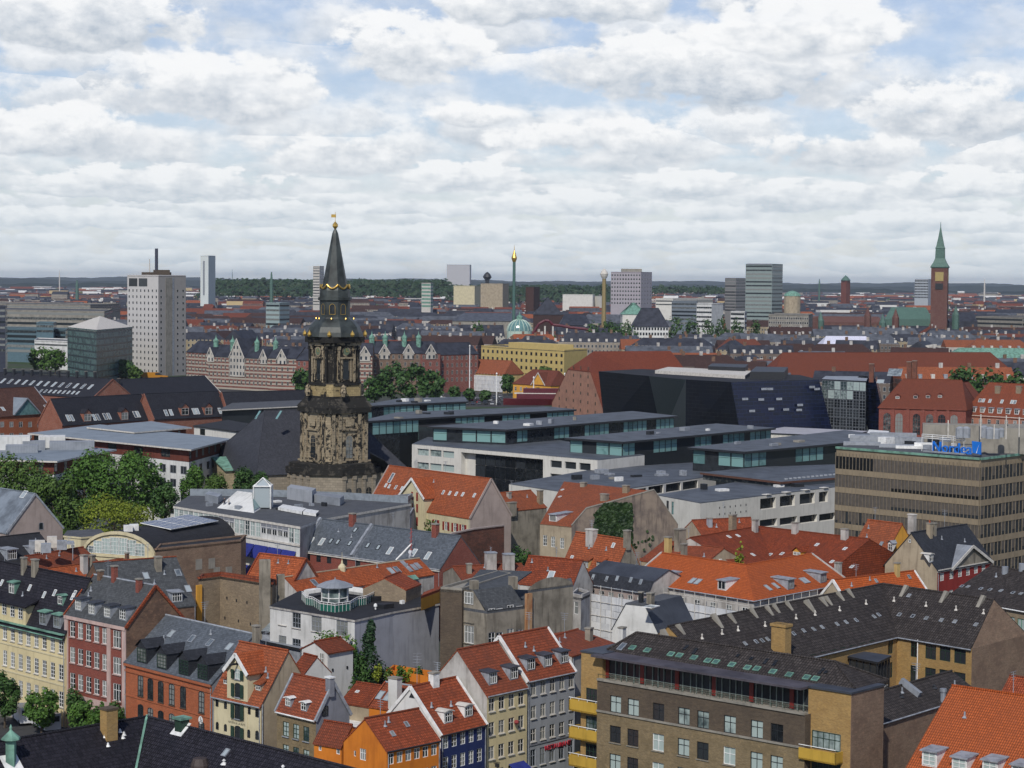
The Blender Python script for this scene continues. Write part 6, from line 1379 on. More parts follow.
mb=MB();c=P(388,469,12);slabroof(mb,[[P(372,468,13),P(397,474,12),P(385,460,15.5),P(370,452,18)]],.3);ch.add('vestry_roof',mb,M_churchroof)
M_bankroof=seam('ribbed_grey_roof',(.085,.095,.11),1.7,.6,.3)
def glassrow(b,i,zt,h,n,gl=None,fr=None,u0=0,u1=None,skip=()):
 """one storey of square glazing panels, each panel a window"""
 e=b.edges[i];u1=u1 if u1 is not None else e.L;w=(u1-u0)/n
 for k in range(n):
  if k in skip:continue
  b.win_at(e,u0+w*(k+.5),zt-h/2,w*.94,h,fr or M_black,gl or M_teal,1,2,0,0)
def pav(name,label,slabpts,z,inset,gh,teal,under=6):
 b=Block(name,label,slabpts,z,z0=z-gh-under,wm=M_glassd,rm=M_bankroof,over=inset,slab=.5,fas=M_black)
 clutter(b,5,z,1.2)
 for i,n,sk in teal:glassrow(b,i,z-.6,gh,n,skip=sk)
 return b
b=Block('limestone_bank_block','pale limestone office block with deep dark glass atrium recess, left of the angled flat roofs',[(412,444),(597.5,460),(644.5,454.8),(560,440),(430,436)],14,wm=M_lime,rm=M_bankroof,over=.0,parapet=0,slab=.1);E=b.edges[0];ua,ub=E.hit(461,470)[0],E.hit(543,470)[0]
for px,py in((423,452.2),(435.7,453.3),(448.3,454.5),(556,464.2),(570.3,465.5),(584.8,466.8),(423,465.8),(435.7,467),(448.3,468.2),(556,477.5),(570,479)):b.win(E,(px,py),wpx=11.5,h=1.7,fr=M_lead,gl=M_glassl if px<500 else M_glassd,mx=1,my=1,hole=True,deep=.4)
E.holes.append((ua,ub,.3,13.0,1.6))
b.em[0]=None;mb=MB();mb.wall(E.O,E.U,E.L,0,14,[h for h in E.holes],.35);b.add('wall',mb,M_lime)
rp=Pl(E.at(ua,0,-1.2),E.U,Z)
for i in range(7):
 for j in range(4):b.win_at(rp,(ub-ua)*(.14+.86*(i+.5)/7),.8+3.1*(j+.5),(ub-ua)*.86/7*.97,3.0,M_black,M_glassd,2,2,0,0,name='atrium_pane')
b.finish()
b=pav('bank_pavilion','long low glass pavilion with ribbed flat roof above the limestone atrium block',[(433,426.3),(506,429.2),(674,415.8),(632,411.3)],18,1.0,3.0,[(0,5,(1,)),(1,34,(0,1,4,5,6,7,8,12,13,14,20,21,22,28,29))]);b.finish()
b=pav('bank_pavilion','middle glass pavilion with ribbed flat roof set over the corner of the limestone block',[(570,437.8),(622.5,441.3),(771,427.8),(717,423.8)],17.5,1.0,3.0,[(0,4,(1,)),(1,26,(2,3,4,9,10,11,15,16,21))],5);b.finish()
b=pav('bank_pavilion','right glass pavilion with ribbed flat roof just left of the brown office',[(693,447.3),(744,451.2),(896,437.5),(845,430.5)],17,1.0,3.2,[(0,4,(1,)),(1,22,(3,4,5,6,11,12,13,18))],5);b.finish()
b=pav('dark_bank_wing','black glass wing with long ribbed roof behind the church tower, nearer of two',[(358,421.5),(400,418.8),(574,409.3),(548,406.6),(400,412)],19,.6,3.2,[(0,6,(0,1)),(1,30,tuple(range(3,9))+(14,15,16,22,23,24))],12);b.finish()
b=pav('dark_bank_wing','black glass wing with ribbed roof beside the car park, farther of two',[(355,406.5),(400,404),(466,401.3),(463,396.8),(400,398.5)],20,.6,3.4,[(0,8,(3,4)),(1,10,(3,))],12);b.finish()
b=Block('limestone_side_block','small blank limestone block with one tall dark opening right of the church tower',[(366,437),(401.5,434.8),(404,431),(368,433)],13.5,wm=M_lime,rm=M_bankroof);b.win(b.edges[0],(377.5,449),w=2.3,h=4.6,fr=M_black,gl=M_glassd,mx=1,my=1,hole=True,deep=.4);b.finish()
b=Block('dark_glass_link','black glass link building between the church side and the atrium block',[(398,424),(440,426.5),(470,424),(440,421)],17,wm=M_glassd,rm=M_blackfelt);glassrow(b,0,16.5,3.4,6,M_teal,skip=(3,4));glassrow(b,0,12.5,3.4,6,M_glassd);b.finish()
b=Block('limestone_low_block','low limestone block with a row of wide dark windows behind the ivy wall house',[(509,483.7),(585,495),(716,475.2),(700,462),(600,468)],11.5,wm=M_lime,rm=M_bankroof,slab=.15)
for px,py in((639,493),(656,489.8),(673.5,487.3),(690.5,485)):b.win(b.edges[1],(px,py),wpx=15,h=1.8,fr=M_black,gl=M_glassd,mx=2,my=1,hole=True,deep=.4)
clutter(b,10,11.5,1.3)
for px,py in((548.5,495),):b.win(b.edges[0],(px,py),w=1.6,h=2.2,fr=M_lead,gl=M_teal,mx=2,my=1,hole=True)
b.finish()
b=Block('limestone_front_block','long limestone block with big dark square windows and small vent holes, above the red roofs',[(657,494.8),(700.5,502.8),(862,483.5),(850,470),(760,478)],12,wm=M_lime,rm=M_bankroof,slab=.15)
E1=b.edges[1]
for px,py,w_,h_ in((768,503.5,3.3,2.3),(787.5,501,3.2,2.3),(807.3,498.8,3.2,2.3),(823.5,497,1.9,2.3),(845,494.5,3,2.3),(768.5,523,3.7,1.6),(788.5,521,3.7,1.6),(808.5,519,3.7,1.6),(827.5,517,3.5,1.6)):b.win(E1,(px,py),wpx=w_*4.7,h=h_,fr=M_lime,gl=M_glassd,mx=1,my=1,hole=True,deep=.7)
clutter(b,9,12,1.3)
b.win(b.edges[0],(667.5,507),w=1.0,h=2.6,fr=M_black,gl=M_glassd,hole=True);b.win(b.edges[0],(672.5,508),w=.9,h=2.6,fr=M_black,gl=M_teal,hole=True)
for i in range(6):
 for j in(0,1):u,v_=E1.hit(719.5+i*5.3,507.8-i*.6+j*6.5);mb=MB();mb.obox(E1.at(u-.13,v_-.2,.004),E1.U,E1.N,Z,.26,.02,.4);b.add('vent_hole',mb,M_black)
for k in range(5):mb=MB();e=E1;mb.obox(e.at(e.L*(.38+.12*k),12.0,-1.0),e.U,e.N,Z,e.L*.03,1.3,.12);b.add('eaves_bracket',mb,M_lime)
b.finish()
b=Block('raised_roof_deck','raised ribbed roof deck with rusty brown fascia in front of the right glass pavilion',[(703,472.5),(781,481.5),(890,473),(850,464),(760,467)],13.2,z0=11.6,wm=M_glass,rm=M_bankroof,over=.5,slab=.45,fas=plain('rusty_fascia',(.10,.045,.03),.8));
for k in range(13):mb=MB();p=hz(13.25,786+k*4.4,479.3-k*.42);mb.cbox((p.x,p.y),.1,.7,.5,13.2,13.5);b.add('rooflight',mb,M_lead)
b.finish()
b=Block('brown_office_block','brown panelled office block with strip mullions, roof plant and a blue letter sign',[(836.5,446.5),(980.4,457.8),(1075,447),(1010,436),(900,440)],25.3,wm=M_concrete,rm=M_greyfelt,cat='office block',over=.15,slab=.25,fas=M_copper)
M_band=plaster('tan_concrete_band',(.28,.225,.155),k=.3);M_pan=plain('brown_window_blinds',(.10,.087,.076),.5,.3,.12);b.em=[M_band]*5;st=3.42
for ei,n in((0,40),(1,28)):
 e=b.edges[ei];w=e.L/n
 for j in range(7):
  zt_=25.3-1.75-st*j;zb_=zt_-2.35
  mb=MB();mb.obox(e.at(0,zb_,.03),e.U,e.N,Z,e.L,.1,2.35);b.add('window_band',mb,M_dkbrick if False else M_glassd)
  mb=MB();mb.obox(e.at(0,zb_-1.07,.02),e.U,e.N,Z,e.L,.22,1.05);b.add('spandrel_band',mb,M_band)
  mb=MB()
  for k in range(n):
   if ei==0:
    if j in(1,2):f0=0 if k<16 else .62
    elif j==0:f0=2 if k<11 else 0
    else:f0=(0,.5,2,.3)[(k*7+j*3)%4]if k<12 else 0
   else:f0=2 if(k*5+j*3)%3 else .7
   if f0<2:mb.quad(*[e.at(u,z_,.15)for u,z_ in((w*k+.08,zb_+f0),(w*k+w-.08,zb_+f0),(w*k+w-.08,zt_),(w*k+.08,zt_))])
  if mb.f:o=b.add('window_blinds',mb,M_pan);o['kind']='stuff'
 mb=MB();[mb.obox(e.at(w*k-.04,0,.14),e.U,e.N,Z,.08,.12,24.2)for k in range(n+1)];o=b.add('mullions',mb,plain('bronze_mullions',(.20,.165,.12),.6))
 mb=MB();mb.obox(e.at(0,24.9,.02),e.U,e.N,Z,e.L,.24,.42);b.add('copper_edge',mb,M_copper)
b.finish()
def rbox(b,px,py,w,d,h,m,name='roof_plant',z=25.3,ang=-.17):c=P(px,py,z);mb=MB();mb.cbox((c.x,c.y),ang,w,d,z-.1,z+h);return b.add(name,mb,m)
M_silver=plain('silver_duct',(.27,.29,.32),.5,.4)
for px,py,w,d,h,m in((862,445,7,1.4,.6,M_silver),(876,443.5,10,1.6,1.5,M_silver),(893,441.5,9,1.6,1.7,M_silver),(898,447.5,7,1.2,.6,M_silver),(912,448.5,6,1.2,.5,M_white),(905,444,7,1.5,1.3,M_lead),(925,448.5,4,1.2,1.1,M_white),(868,441,5,1.5,1.2,M_silver)):rbox(b,px,py,w,d,h,m)
clutter(b,16,25.3,1.4);rbox(b,1003,452,8.5,6,4.6,M_concrete,'plant_room');rbox(b,975,443,20,5,3.6,M_concrete,'plant_room');rbox(b,1040,448,12,8,4.2,M_concrete,'plant_room');rbox(b,1021,452.5,2.5,1.5,2.2,M_white)
for k,(px,py,r_,h)in enumerate(((960,436,.8,1.7),(966,436,.8,1.7),(984,436,.7,1.9),(990,437,.8,1.8),(996,437,.7,1.6),(1001,435.5,.6,1.4))):c=P(px,py,28.8);mb=MB();mb.lathe(c-Z*.3,[(r_,0),(r_,h),(r_*.4,h+.3),(0,h+.3)],10);b.add('cooling_drum',mb,M_silver)
for px,py,h in((980.5,438,4.2),(994,438,2.4),(948,437,3.0),(1006,438,4.0),(1019,436,3.4)):c=P(px,py,28.8);mb=MB();mb.tube(c-Z*.2,c+Z*h,.12,5);b.add('roof_mast',mb,M_offw)
sg=Pl(P(930,452.5,25.5),b.edges[0].U,Z);mb=MB();[mb.tube(sg.at(u,.9,-.9),sg.at(u+1.5,.9,-.9),.05,4)for u in range(0,0)]
for k in range(3):mb.tube(sg.at(-3,2.4+.35*k,-1.6),sg.at(6.5,2.4+.35*k,-1.6),.07,4)
for k in range(5):mb.tube(sg.at(-3+2.3*k,0,-1.6),sg.at(-3+2.3*k,3.1,-1.6),.06,4)
b.add('guard_rail',mb,M_white)
M_signb=plain('blue_sign_face',(.01,.16,.62),.4,.4,.05)
text('Nordea',b.root,sg,952,448.4,2.75,M_signb,.18,'sign_lettering')
mb=MB();u,v_=sg.hit(976.5,447.5);q=[sg.at(u-.95,v_+1.1,.1),sg.at(u-.75,v_-1.0,.1),sg.at(u+.9,v_-1.2,.1),sg.at(u+.9,v_+1.0,.1)];mb.poly(q[::1]);mb.poly([p-sg.N*.3 for p in q]);[mb.quad(q[i],q[(i+1)%4],q[(i+1)%4]-sg.N*.3,q[i]-sg.N*.3)for i in range(4)];o=b.add('sign_emblem',mb,M_signb)
mb=MB();c=sg.at(u+.1,v_-.3,.13);mb.poly([c+sg.U*.5+Z*.9,c-sg.U*.1-Z*.7,c+sg.U*.05-Z*.7]);b.add('emblem_stroke',mb,M_white,o)
mb=MB();mb.obox(sg.at(-1.2,.1,.0),sg.U,sg.N,Z,9.0,.6,.25);b.add('sign_plinth',mb,M_silver)
M_gran=None
def gran(T,b_):
 v=uvn(T);br=T.n('ShaderNodeTexBrick',i={'Vector':v,'Color1':(.004,.005,.008,1),'Color2':(.007,.009,.014,1),'Mortar':(.03,.03,.035,1),'Scale':1.0,'Mortar Size':.04,'Brick Width':3.4,'Row Height':1.3})
 n1=noise(T,v,.12,3);setc(T,b_,T.mixc(T.ss(n1,.4,.7),br.outputs[0],(.006,.008,.014)),.5,.1)
M_gran=mat('black_granite',gran)
M_granb=mat('blue_sheen_granite',lambda T,b_:setc(T,b_,T.n('ShaderNodeTexBrick',i={'Vector':uvn(T),'Color1':(.003,.006,.02,1),'Color2':(.004,.008,.034,1),'Mortar':(.012,.02,.06,1),'Scale':1.0,'Mortar Size':.06,'Brick Width':3.4,'Row Height':1.3}).outputs[0],.25,.4))
lb=Bldg();T4=[(598.5,371.3),(649,376),(686,379.5),(731,382),(819,379.5)];T5=[(800,375),(640,369)];zt_,zb_=22,0
tp=[P(x,y,zt_)for x,y in T4+T5];DX=[2.6,5.0,.0,4.2,6.0,6,2.6]
bt=[V3(p,0)+Vector((dx,-.5,0))for p,dx in zip(tp,DX)]
c=sum(tp,Vector())/7;lb.start('black_granite_library','slanted black granite library block with a grey glass cleft, blue sheen and white roof strip','library',V3(c,0))
for i,m in enumerate((M_gran,plain('grey_glass_cleft',(.022,.03,.036),.3,.3),M_gran,M_granb,M_gran,M_gran,M_gran)):mb=MB();j=(i+1)%7;mb.quad(bt[i],bt[j],tp[j],tp[i]);lb.add('slanted_wall' if i!=1 else 'glass_cleft',mb,m)
mb=MB();mb.poly(tp);lb.add('roof',mb,M_blackfelt)
for pts,h,m in((((655,373.5),(745,379),(752,374),(668,370)),1.2,M_offw),(((750,379),(784,379.5),(788,374),(756,373.5)),2.6,M_black),(((708,373),(745,374.5),(748,371),(712,370)),2.6,M_black)):
 pp=[P(x,y,zt_)for x,y in pts];mb=MB();mb.poly([p+Z*h for p in pp]);[mb.quad(pp[i],pp[(i+1)%4],pp[(i+1)%4]+Z*h,pp[i]+Z*h)for i in range(4)];lb.add('roof_box',mb,m)
def slantpl(i):j=(i+1)%7;U_=(bt[j]-bt[i]).normalized();up_=(tp[i]-bt[i]);V_=(up_-U_*up_.dot(U_)).normalized();return Pl(bt[i],U_,V_)
for i,pts in((0,((613.5,380.5),(637,382.5),(642,392.5),(612,399),(639,401))),(2,((705,407.5),)),(3,((764,389),(770,389),(761,399.5),(779,399),(800,405),(786,409.5),(771,409),(799,410),(812,387),(817,389),(745,399),(752,411)))):
 pl=slantpl(i)
 for k,q in enumerate(pts):u,v_=pl.hit(*q);mb=MB();w_=1.1 if i!=3 else 2.6;mb.obox(pl.at(u-w_/2,v_-.4,.05),pl.U,pl.N,pl.V,w_,.06,.8);lb.add('small_window',mb,M_lead)
b=Block('glass_library_link','steel and glass atrium joined to the right end of the black library',[(822,379),(866,381),(868,376.5),(826,376)],22,wm=M_glassd,rm=M_zinc,over=.1);e=b.edges[0]
for j in range(6):
 for i in range(7):b.win_at(e,e.L*(i+.5)/7,20-3.2*j,e.L/7*.95,3.0,M_lead,M_glassl if j==0 or(j==1 and i<5)else M_glassd,2,3,0,0)
b.finish()
b2=Bldg();tq=[P(857.5,377.5,22),P(875.5,378.5,22),P(877,376,22),P(860,375.5,22)];bq=[V3(p,0)+Vector((4.6,-1,0))for p in tq];b2.start('black_granite_slab','narrow leaning black granite slab at the right of the glass library link','building',V3(tq[0],0))
for i in range(4):mb=MB();j=(i+1)%4;mb.quad(bq[i],bq[j],tq[j],tq[i]);b2.add('slanted_wall',mb,M_granb)
mb=MB();mb.poly(tq);b2.add('roof',mb,M_blackfelt)
b=Block('pale_quay_terrace','pale low terrace slab at the foot of the black library',[(752,432),(842,436),(868,431),(785,427)],6,wm=M_offw,rm=plaster('pale_deck',(.42,.42,.46),k=.3),over=.3);b.finish()
b=Block('white_rooflight_box','small white rooflight box beside the leaning granite slab',[(867,433),(888,434.5),(889,431),(869,429.5)],8,wm=M_white,rm=M_white);b.finish()
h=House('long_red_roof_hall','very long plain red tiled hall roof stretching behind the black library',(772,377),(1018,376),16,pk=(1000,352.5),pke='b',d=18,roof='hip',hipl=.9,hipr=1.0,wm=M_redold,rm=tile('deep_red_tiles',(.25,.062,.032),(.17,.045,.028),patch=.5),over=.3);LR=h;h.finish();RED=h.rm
h=House('brick_library_hall','red brick library hall with four tall arched windows and a hipped red roof',(879,407),(966,409.5),13,pk=None,d=24,zr=22.5,roof='hip',hipl=.5,hipr=.3,wm=M_redbrick,rm=RED,over=.4,cornice=M_redbrick)
for px in(899,916.5,929.5,941.7,887,954):u,v_=h.front.hit(px,420);h.win_at(h.front,u,h.ze-5.6,2.7,7.4,M_redbrick,M_glass,3,5,2,0)
for px in(893,908,923,935.5,948):u=h.front.hit(px,420)[0];mb=MB();mb.obox(h.front.at(u-.5,0,0),h.U,h.front.N,Z,1,.5,12.5);h.add('buttress',mb,M_redbrick)
for q in((897.5,397.5),(915.5,397),(928,396.7),(940,396.4)):h.dormer(h.roof,*q,1.6,1.0,'gable',M_redbrick,RED,mx=1,my=1)
for q in((871.5,378),(909,376),(914.5,375)):h.chim(h.roof,q[0],q[1]+1.5,5.5,1.6,1.2,M_redold)
h.skylight(h.roof,[(895,372.5)],5,4,M_lead,M_skyl);h.skylight(h.roof,[(880.5,381.5)],2.6,2,M_lead,M_skyl);h.finish()
h=House('brick_gable_hall','red brick gable with a big arched window at the right of the library hall',(957,405),(985,402),13.5,pk=(976,378.5),pke='a',d=13,zr=20.5,wm=M_redold,rm=RED,verge=M_redold);h.win(h.left if False else h.front,(970,401),w=1.8,h=3.0,arch=2,fr=M_redbrick,lod=0);h.finish()
h=House('white_dormer_red_house','salmon brick house with bright red roof and a row of white dormers, right edge',(962,414.2),(1060,420),10.5,pk=(1010,386.5),pke='b',d=15,roof='hip',hipl=.8,hipr=.0,wm=plaster('salmon_brick',(.42,.20,.14),k=.3),rm=M_ortile3,over=.3,cornice=M_offw)
for k in range(7):h.dormer(h.roof,973.5+k*8.6,409.5+k*.45,1.7,1.8,'flat',M_white,M_lead,mx=2,my=2,front=M_white)
for k in range(9):h.win(h.front,(972+k*8.6,421.5+k*.4),w=1.3,h=2.0,lod=0);u,v_=h.front.hit(972+k*8.6,421.5);h.win_at(h.front,u,v_-3.3,1.3,1.9,lod=0)
h.skylight(h.roof,[(980,400.5),(983.5,400.6),(990,401),(1002,401.6),(1012,402),(1015,402.2)],1.1,1.5);[h.chim(h.roof,px,391.5,1.8,2,1,M_tanbrick)for px in(998,1019)];h.finish()
bb=Bldg();zb=6;G0,G1=V3(P(552,402,zb),0),V3(P(603.5,410,zb),0);U_=(G1-G0).normalized();I_=Vector((-U_.y,U_.x,0));Lg=(G1-G0).length;GP=Pl(G0,U_,Z,Lg);bb.start('brick_brewhouse','old salmon brick warehouse with rows of small shutters and an enormous red tiled roof','warehouse',G0+U_*Lg/2+I_*20)
a0=GP.hit(568,370);a1=GP.hit(590.5,370.5);e0=(0,13);e1=(Lg,13);zk=(a0[1]+a1[1])/2;zr_=zk+7.5;um=Lg/2
mb=MB();mb.poly([GP.at(0,0),GP.at(Lg,0),GP.at(Lg,6),GP.at(a1[0],zk),GP.at(a0[0],zk),GP.at(0,6)]);mb.quad(GP.at(Lg,0),GP.at(Lg,0,-48),GP.at(Lg,6,-48),GP.at(Lg,6));mb.quad(GP.at(0,0,-48),GP.at(0,0),GP.at(0,6),GP.at(0,6,-48));bb.add('wall',mb,plaster('salmon_brick_gable',(.40,.21,.145),(.27,.15,.11),k=.5))
mb=MB();q0,q1=GP.at(um,zr_,-7),GP.at(um,zr_,-41);k0,k1=GP.at(a0[0],zk,.1),GP.at(a1[0],zk,.1);E0_,E1_,E2_,E3_=GP.at(-.3,5.7,.1),GP.at(Lg+.3,5.7,.1),GP.at(Lg+.3,5.7,-48),GP.at(-.3,5.7,-48)
slabroof(mb,[[k0,k1,q0],[E1_,E2_,q1,q0,k1],[E3_,E0_,k0,q0,q1],[E2_,E3_,q1]],.3);bb.add('roof',mb,RED);print('brew L',Lg,'zk',zk,a0,a1,proj(q0),proj(q1))
for r_ in range(6):
 zz=4+3.4*r_
 for k in range(6):
  u=Lg*(.08+.84*(k+.5)/6);lim=13 if True else 0
  if zz>12 and not(a0[0]+(13-a0[0])*0<u<Lg):continue
  f_=max(0,(zz-6)/max(1,zk-6));
  if a0[0]*f_+.8<u<Lg+(a1[0]-Lg)*f_-.8:mb=MB();mb.obox(GP.at(u-.5,zz,.03),GP.U,GP.N,Z,1.0,.06,1.2);bb.add('shutter',mb,M_dkbrick)
M_redwood=plaster('redwood_panels',(.16,.05,.035),k=.5);M_bgroof=seam('blue_grey_sheet_roof',(.20,.235,.27),1.0,.5,.15)
def flatblk(name,label,pts,z,body=True,wins=()):
 b=Block(name,label,pts,z,z0=z-3,wm=M_redwood,rm=M_bgroof,over=1.3,slab=.35,fas=M_offw);Q=b.Q
 for i in(0,1):glassrow(b,i,z-.7,1.7,18,M_glass,skip=tuple(k for k in range(18)if k%3))
 b.finish();c=Block(name,'',Q,z-3,wm=M_whitep,rm=M_greyfelt,root=b.root,slab=.1,parapet=0)
 for i,nx in wins:
  e=c.edges[i]
  for j in range(4):
   for k in range(nx):c.win_at(e,e.L*(k+.5)/nx,z-5-3.1*j,2.2,1.8,M_lead,M_glassd,2,1,0,0)
 c.finish();return b
flatblk('white_apartment_block','white apartment block with redwood attic under a wide blue-grey slab roof, left of the church',[(34,433),(189,448.5),(226,438.8),(100,425)],18,wins=((0,16),(1,5)))
flatblk('white_apartment_block','shorter blue-grey slab-roofed block tucked behind the wide one',[(93,427),(135,431.5),(186,427.3),(150,421.8)],18.5)
b=flatblk('white_apartment_block','blue-grey slab-roofed block half hidden by the trees at the left edge',[(-40,458),(54,460.5),(110,449.5),(40,444),(-40,446)],17)
for px,py,w,d,h in((10,449,9,6,3),(22,452,7,4,1.6),(52,447,6,5,2.6),(72,449,10,4,1.8),(34,449.5,5,3,2)):rbox(b,px,py,w,d,h,M_whitep if h>2 else M_zinc,'roof_box',17,.2)
b=Block('beige_flat_block','low beige flat-roofed building with one dark window at the top left of the church roof',[(194,425.5),(236,431),(262,426),(228,420)],14,wm=M_lime,rm=M_blackfelt,over=.3);b.win(b.edges[0],(202.5,432),w=3.2,h=1.8,fr=M_black,gl=M_glassd,mx=2,my=1,hole=True);b.finish()
b=Block('dark_flat_block','flat dark roofed pavilion between the slate warehouses and the church roof',[(222,409.5),(306,405.5),(306,400),(235,403)],15,z0=9,wm=M_glassd,rm=M_greyfelt,over=1,fas=M_offw);b.finish()
M_wbrick=brick('warehouse_brick',(.30,.10,.06),(.18,.06,.04));M_wh=slate('charcoal_roof_slabs',(.026,.027,.034),.4,.2)
def ware(name,label,a,b_,ze,pk,pke,**k):return House(name,label,a,b_,ze,pk=pk,pke=pke,wm=k.pop('wm',M_wbrick),rm=M_wh,over=.4,ridge=M_wh,verge=k.pop('verge',M_wbrick),**k)
h=ware('slate_warehouse','charcoal roofed brick warehouse range, left section with two gabled dormers',(62,424),(153,418),10,(50,399),'a');zr_,d_=h.zr,h.d
for q in((87.6,417.5),(124.7,416)):h.dormer(h.roof,*q,3.2,2.6,'gable',M_wbrick,M_wh,mx=2,my=2)
h.skylight(h.roof,[(68,418),(72,418),(94,417.5),(98,417.3),(105,416.5),(109,416.3),(135,414.5),(138,414.3)],1.2,2.4);h.finish()
h=ware('slate_warehouse','charcoal roofed brick warehouse range, middle section with a brick parapet step',(154,418),(228,414.5),10.3,(216,392),'b',d=d_,zr=zr_+.3)
for q in((185,411.5),(208.5,411)):h.dormer(h.roof,*q,3.2,2.6,'gable',M_wbrick,M_wh,mx=2,my=2)
h.skylight(h.roof,[(166,413),(171,412.6),(194,411.5),(197.5,411.3),(220,411)],1.2,2.4);h.finish()
h=ware('slate_warehouse','charcoal roofed warehouse range, right section ending behind the church tower',(229,415),(322,412),10.3,(216,392),'b',d=d_,zr=zr_);h.finish()
h=ware('slate_warehouse','upper charcoal roof with salmon gable and white door panel, behind the warehouse range',(121,397),(220,392),8,(105.6,380),'a',wm=plaster('salmon_brick_gable',(.4,.21,.14)),verge=M_offw)
mb=MB();u,v_=h.left.hit(106,388);mb.obox(h.left.at(u-1.5,v_-4,.02),h.left.U,h.left.N,Z,3.2,.1,7);h.add('door_panel',mb,M_white);h.chim(h.roof,119,386,3,1,1,M_black);h.finish()
h=ware('skylight_range','long charcoal roof dotted with pale roof windows and black chimneys, far left',(-40,388),(93,397.5),8.5,(108,377.5),'b',d=19,zr=15.5)
h.skylight(h.roof,[(3+7.3*k,381+.5*k)for k in range(13)],1.6,3.0);h.skylight(h.roof,[(41+4.6*k,391+.25*k)for k in range(9)],1.2,2.0);[h.chim(h.roof,5+9*k,374.8+.35*k,2.6,.9,.9,M_black)for k in range(11)];h.finish()
h=House('glass_gable_brick_house','orange brick house with a triangular glass gable in its dark roof, left edge',(-40,418.5),(54,412.7),12,pk=(34,387),pke='b',wm=M_orbrick,rm=M_browntile2,over=.3,verge=M_lead)
crossgable(h,14,39,(413.5,412.5),(27.5,398),M_teal,M_bgroof,M_lead,down=.1,proud=.2)
for k in range(6):
 for j in range(2):u,v_=h.front.hit(2+k*9.3,424.5);h.win_at(h.front,u,v_-3.6*j,1.5,1.7,M_white,M_glass,2,2,0,0)
h.skylight(h.roof,[(3,409),(46,407)],1.2,1.8);h.finish()
def px_x(px,D):return(px-512)/FPX*D
def tower(name,label,L_,C_,R_,ytop,wm,nx=(0,0),ny=0,st=3.2,ww=1.3,wh=1.3,gl=None,fr=None,cat='tower block',top=None,bands=None,rm=None,z=None,wm2=None,grp=None):
 A,B,Cc=[Vector((px_x(p,D),D,0))for p,D in(L_,C_,R_)];Dd=A+(Cc-B);z=z or zat(ytop,C_[0],C_[1])
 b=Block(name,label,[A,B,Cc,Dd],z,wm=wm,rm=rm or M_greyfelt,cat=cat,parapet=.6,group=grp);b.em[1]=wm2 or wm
 for i in(0,1):
  e=b.edges[i]
  for j in range(ny):
   if bands:
    mb=MB();mb.obox(e.at(.3,z-2.6-st*j,.02),e.U,e.N,Z,e.L-.6,.06,bands);b.add('window_band',mb,gl or M_glass)
   else:
    for k in range(nx[i]):b.win_at(e,e.L*(k+.5)/nx[i],z-(top or 2.5)-st*j,ww,wh,fr or M_white,gl or M_glassd,1,1,0,0)
 b.finish();return b
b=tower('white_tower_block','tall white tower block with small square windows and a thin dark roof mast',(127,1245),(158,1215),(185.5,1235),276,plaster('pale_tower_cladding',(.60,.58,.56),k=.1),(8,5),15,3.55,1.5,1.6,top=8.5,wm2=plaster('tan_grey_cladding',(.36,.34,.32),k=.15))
e=b.edges[0];e1=b.edges[1];zt_=b.z
for u in(.06,.38):mb=MB();mb.obox(e.at(e.L*u,zt_-6,.05),e.U,e.N,Z,e.L*.27,.1,4.6);b.add('top_glazing',mb,M_glassd)
for u,w_,m in((.26,.24,M_dkbrick),(.5,.06,M_glassd)):mb=MB();mb.obox(e1.at(e1.L*u,0,.04),e1.U,e1.N,Z,e1.L*w_,.12,zt_-1);b.add('stair_recess',mb,M_concrete if m is M_dkbrick else M_lead)
mb=MB();c=b.c;[mb.cbox((c.x+dx,c.y),.5,w_,9,zt_,zt_+h_)for dx,w_,h_ in((0,15,2.2),(3,7,3.6))];b.add('roof_plant',mb,M_dkbrick);mb=MB();mb.tube(V3(c,zt_),V3(c,zfor(c.x,c.y,248.5)),.95,8);b.add('roof_mast',mb,plain('dark_mast',(.05,.055,.08),.5));mb=MB();c2=c+Vector((-4,0,0));mb.tube(V3(c2,zt_),V3(c2,zt_+10),.3,5);b.add('aerial',mb,M_offw)
b=tower('glass_office','green glass office block with ribbed floors and folded white roof beside the white tower',(67,1160),(96,1100),(132,1175),331,mat('banded_green_glass',lambda T,b_:setc(T,b_,T.mixc(T.m('LESS_THAN',T.m('FRACT',T.m('DIVIDE',T.n('ShaderNodeSeparateXYZ',i={0:uvn(T)}).outputs[1],3.4)),.3),T.mixc(T.ss(noise(T,uvn(T),.2,4),.4,.65),(.10,.17,.16),(.05,.09,.09)),(.03,.05,.055)),.25,.5)),cat='office',rm=M_offw)
mb=MB();q=b.Q;z=b.z+.6;pk=V3(b.c,z+6);mb.poly([V3(q[0],z),V3(q[1],z),pk]);mb.poly([V3(q[1],z),V3(q[2],z),pk]);mb.poly([V3(q[3],z),V3(q[0],z),pk]);b.add('folded_roof',mb,M_offw)
tower('grey_long_office','very long pale grey office with window bands at the far left',(-40,1560),(104,1500),(112,1620),312,M_concrete,ny=8,st=3.6,bands=1.7,cat='office')
tower('grey_long_office','dark roofed long office ridge above the pale grey one, far left',(-40,1760),(90,1700),(120,1800),305.5,M_concrete,ny=2,bands=1.5,cat='office')
tower('blue_glass_office','blue-green glass office with stepped bays in front of the long grey office',(-10,1420),(65,1385),(70,1420),330,plain('blue_green_cladding',(.09,.15,.18),.3,.5),ny=5,bands=1.8,cat='office')
tower('blue_glass_tower_bay','taller blue-green bay rising from the glass office',(36,1375),(53,1370),(56,1400),323.5,MATS['blue_green_cladding'],ny=2,bands=1.5,cat='office')
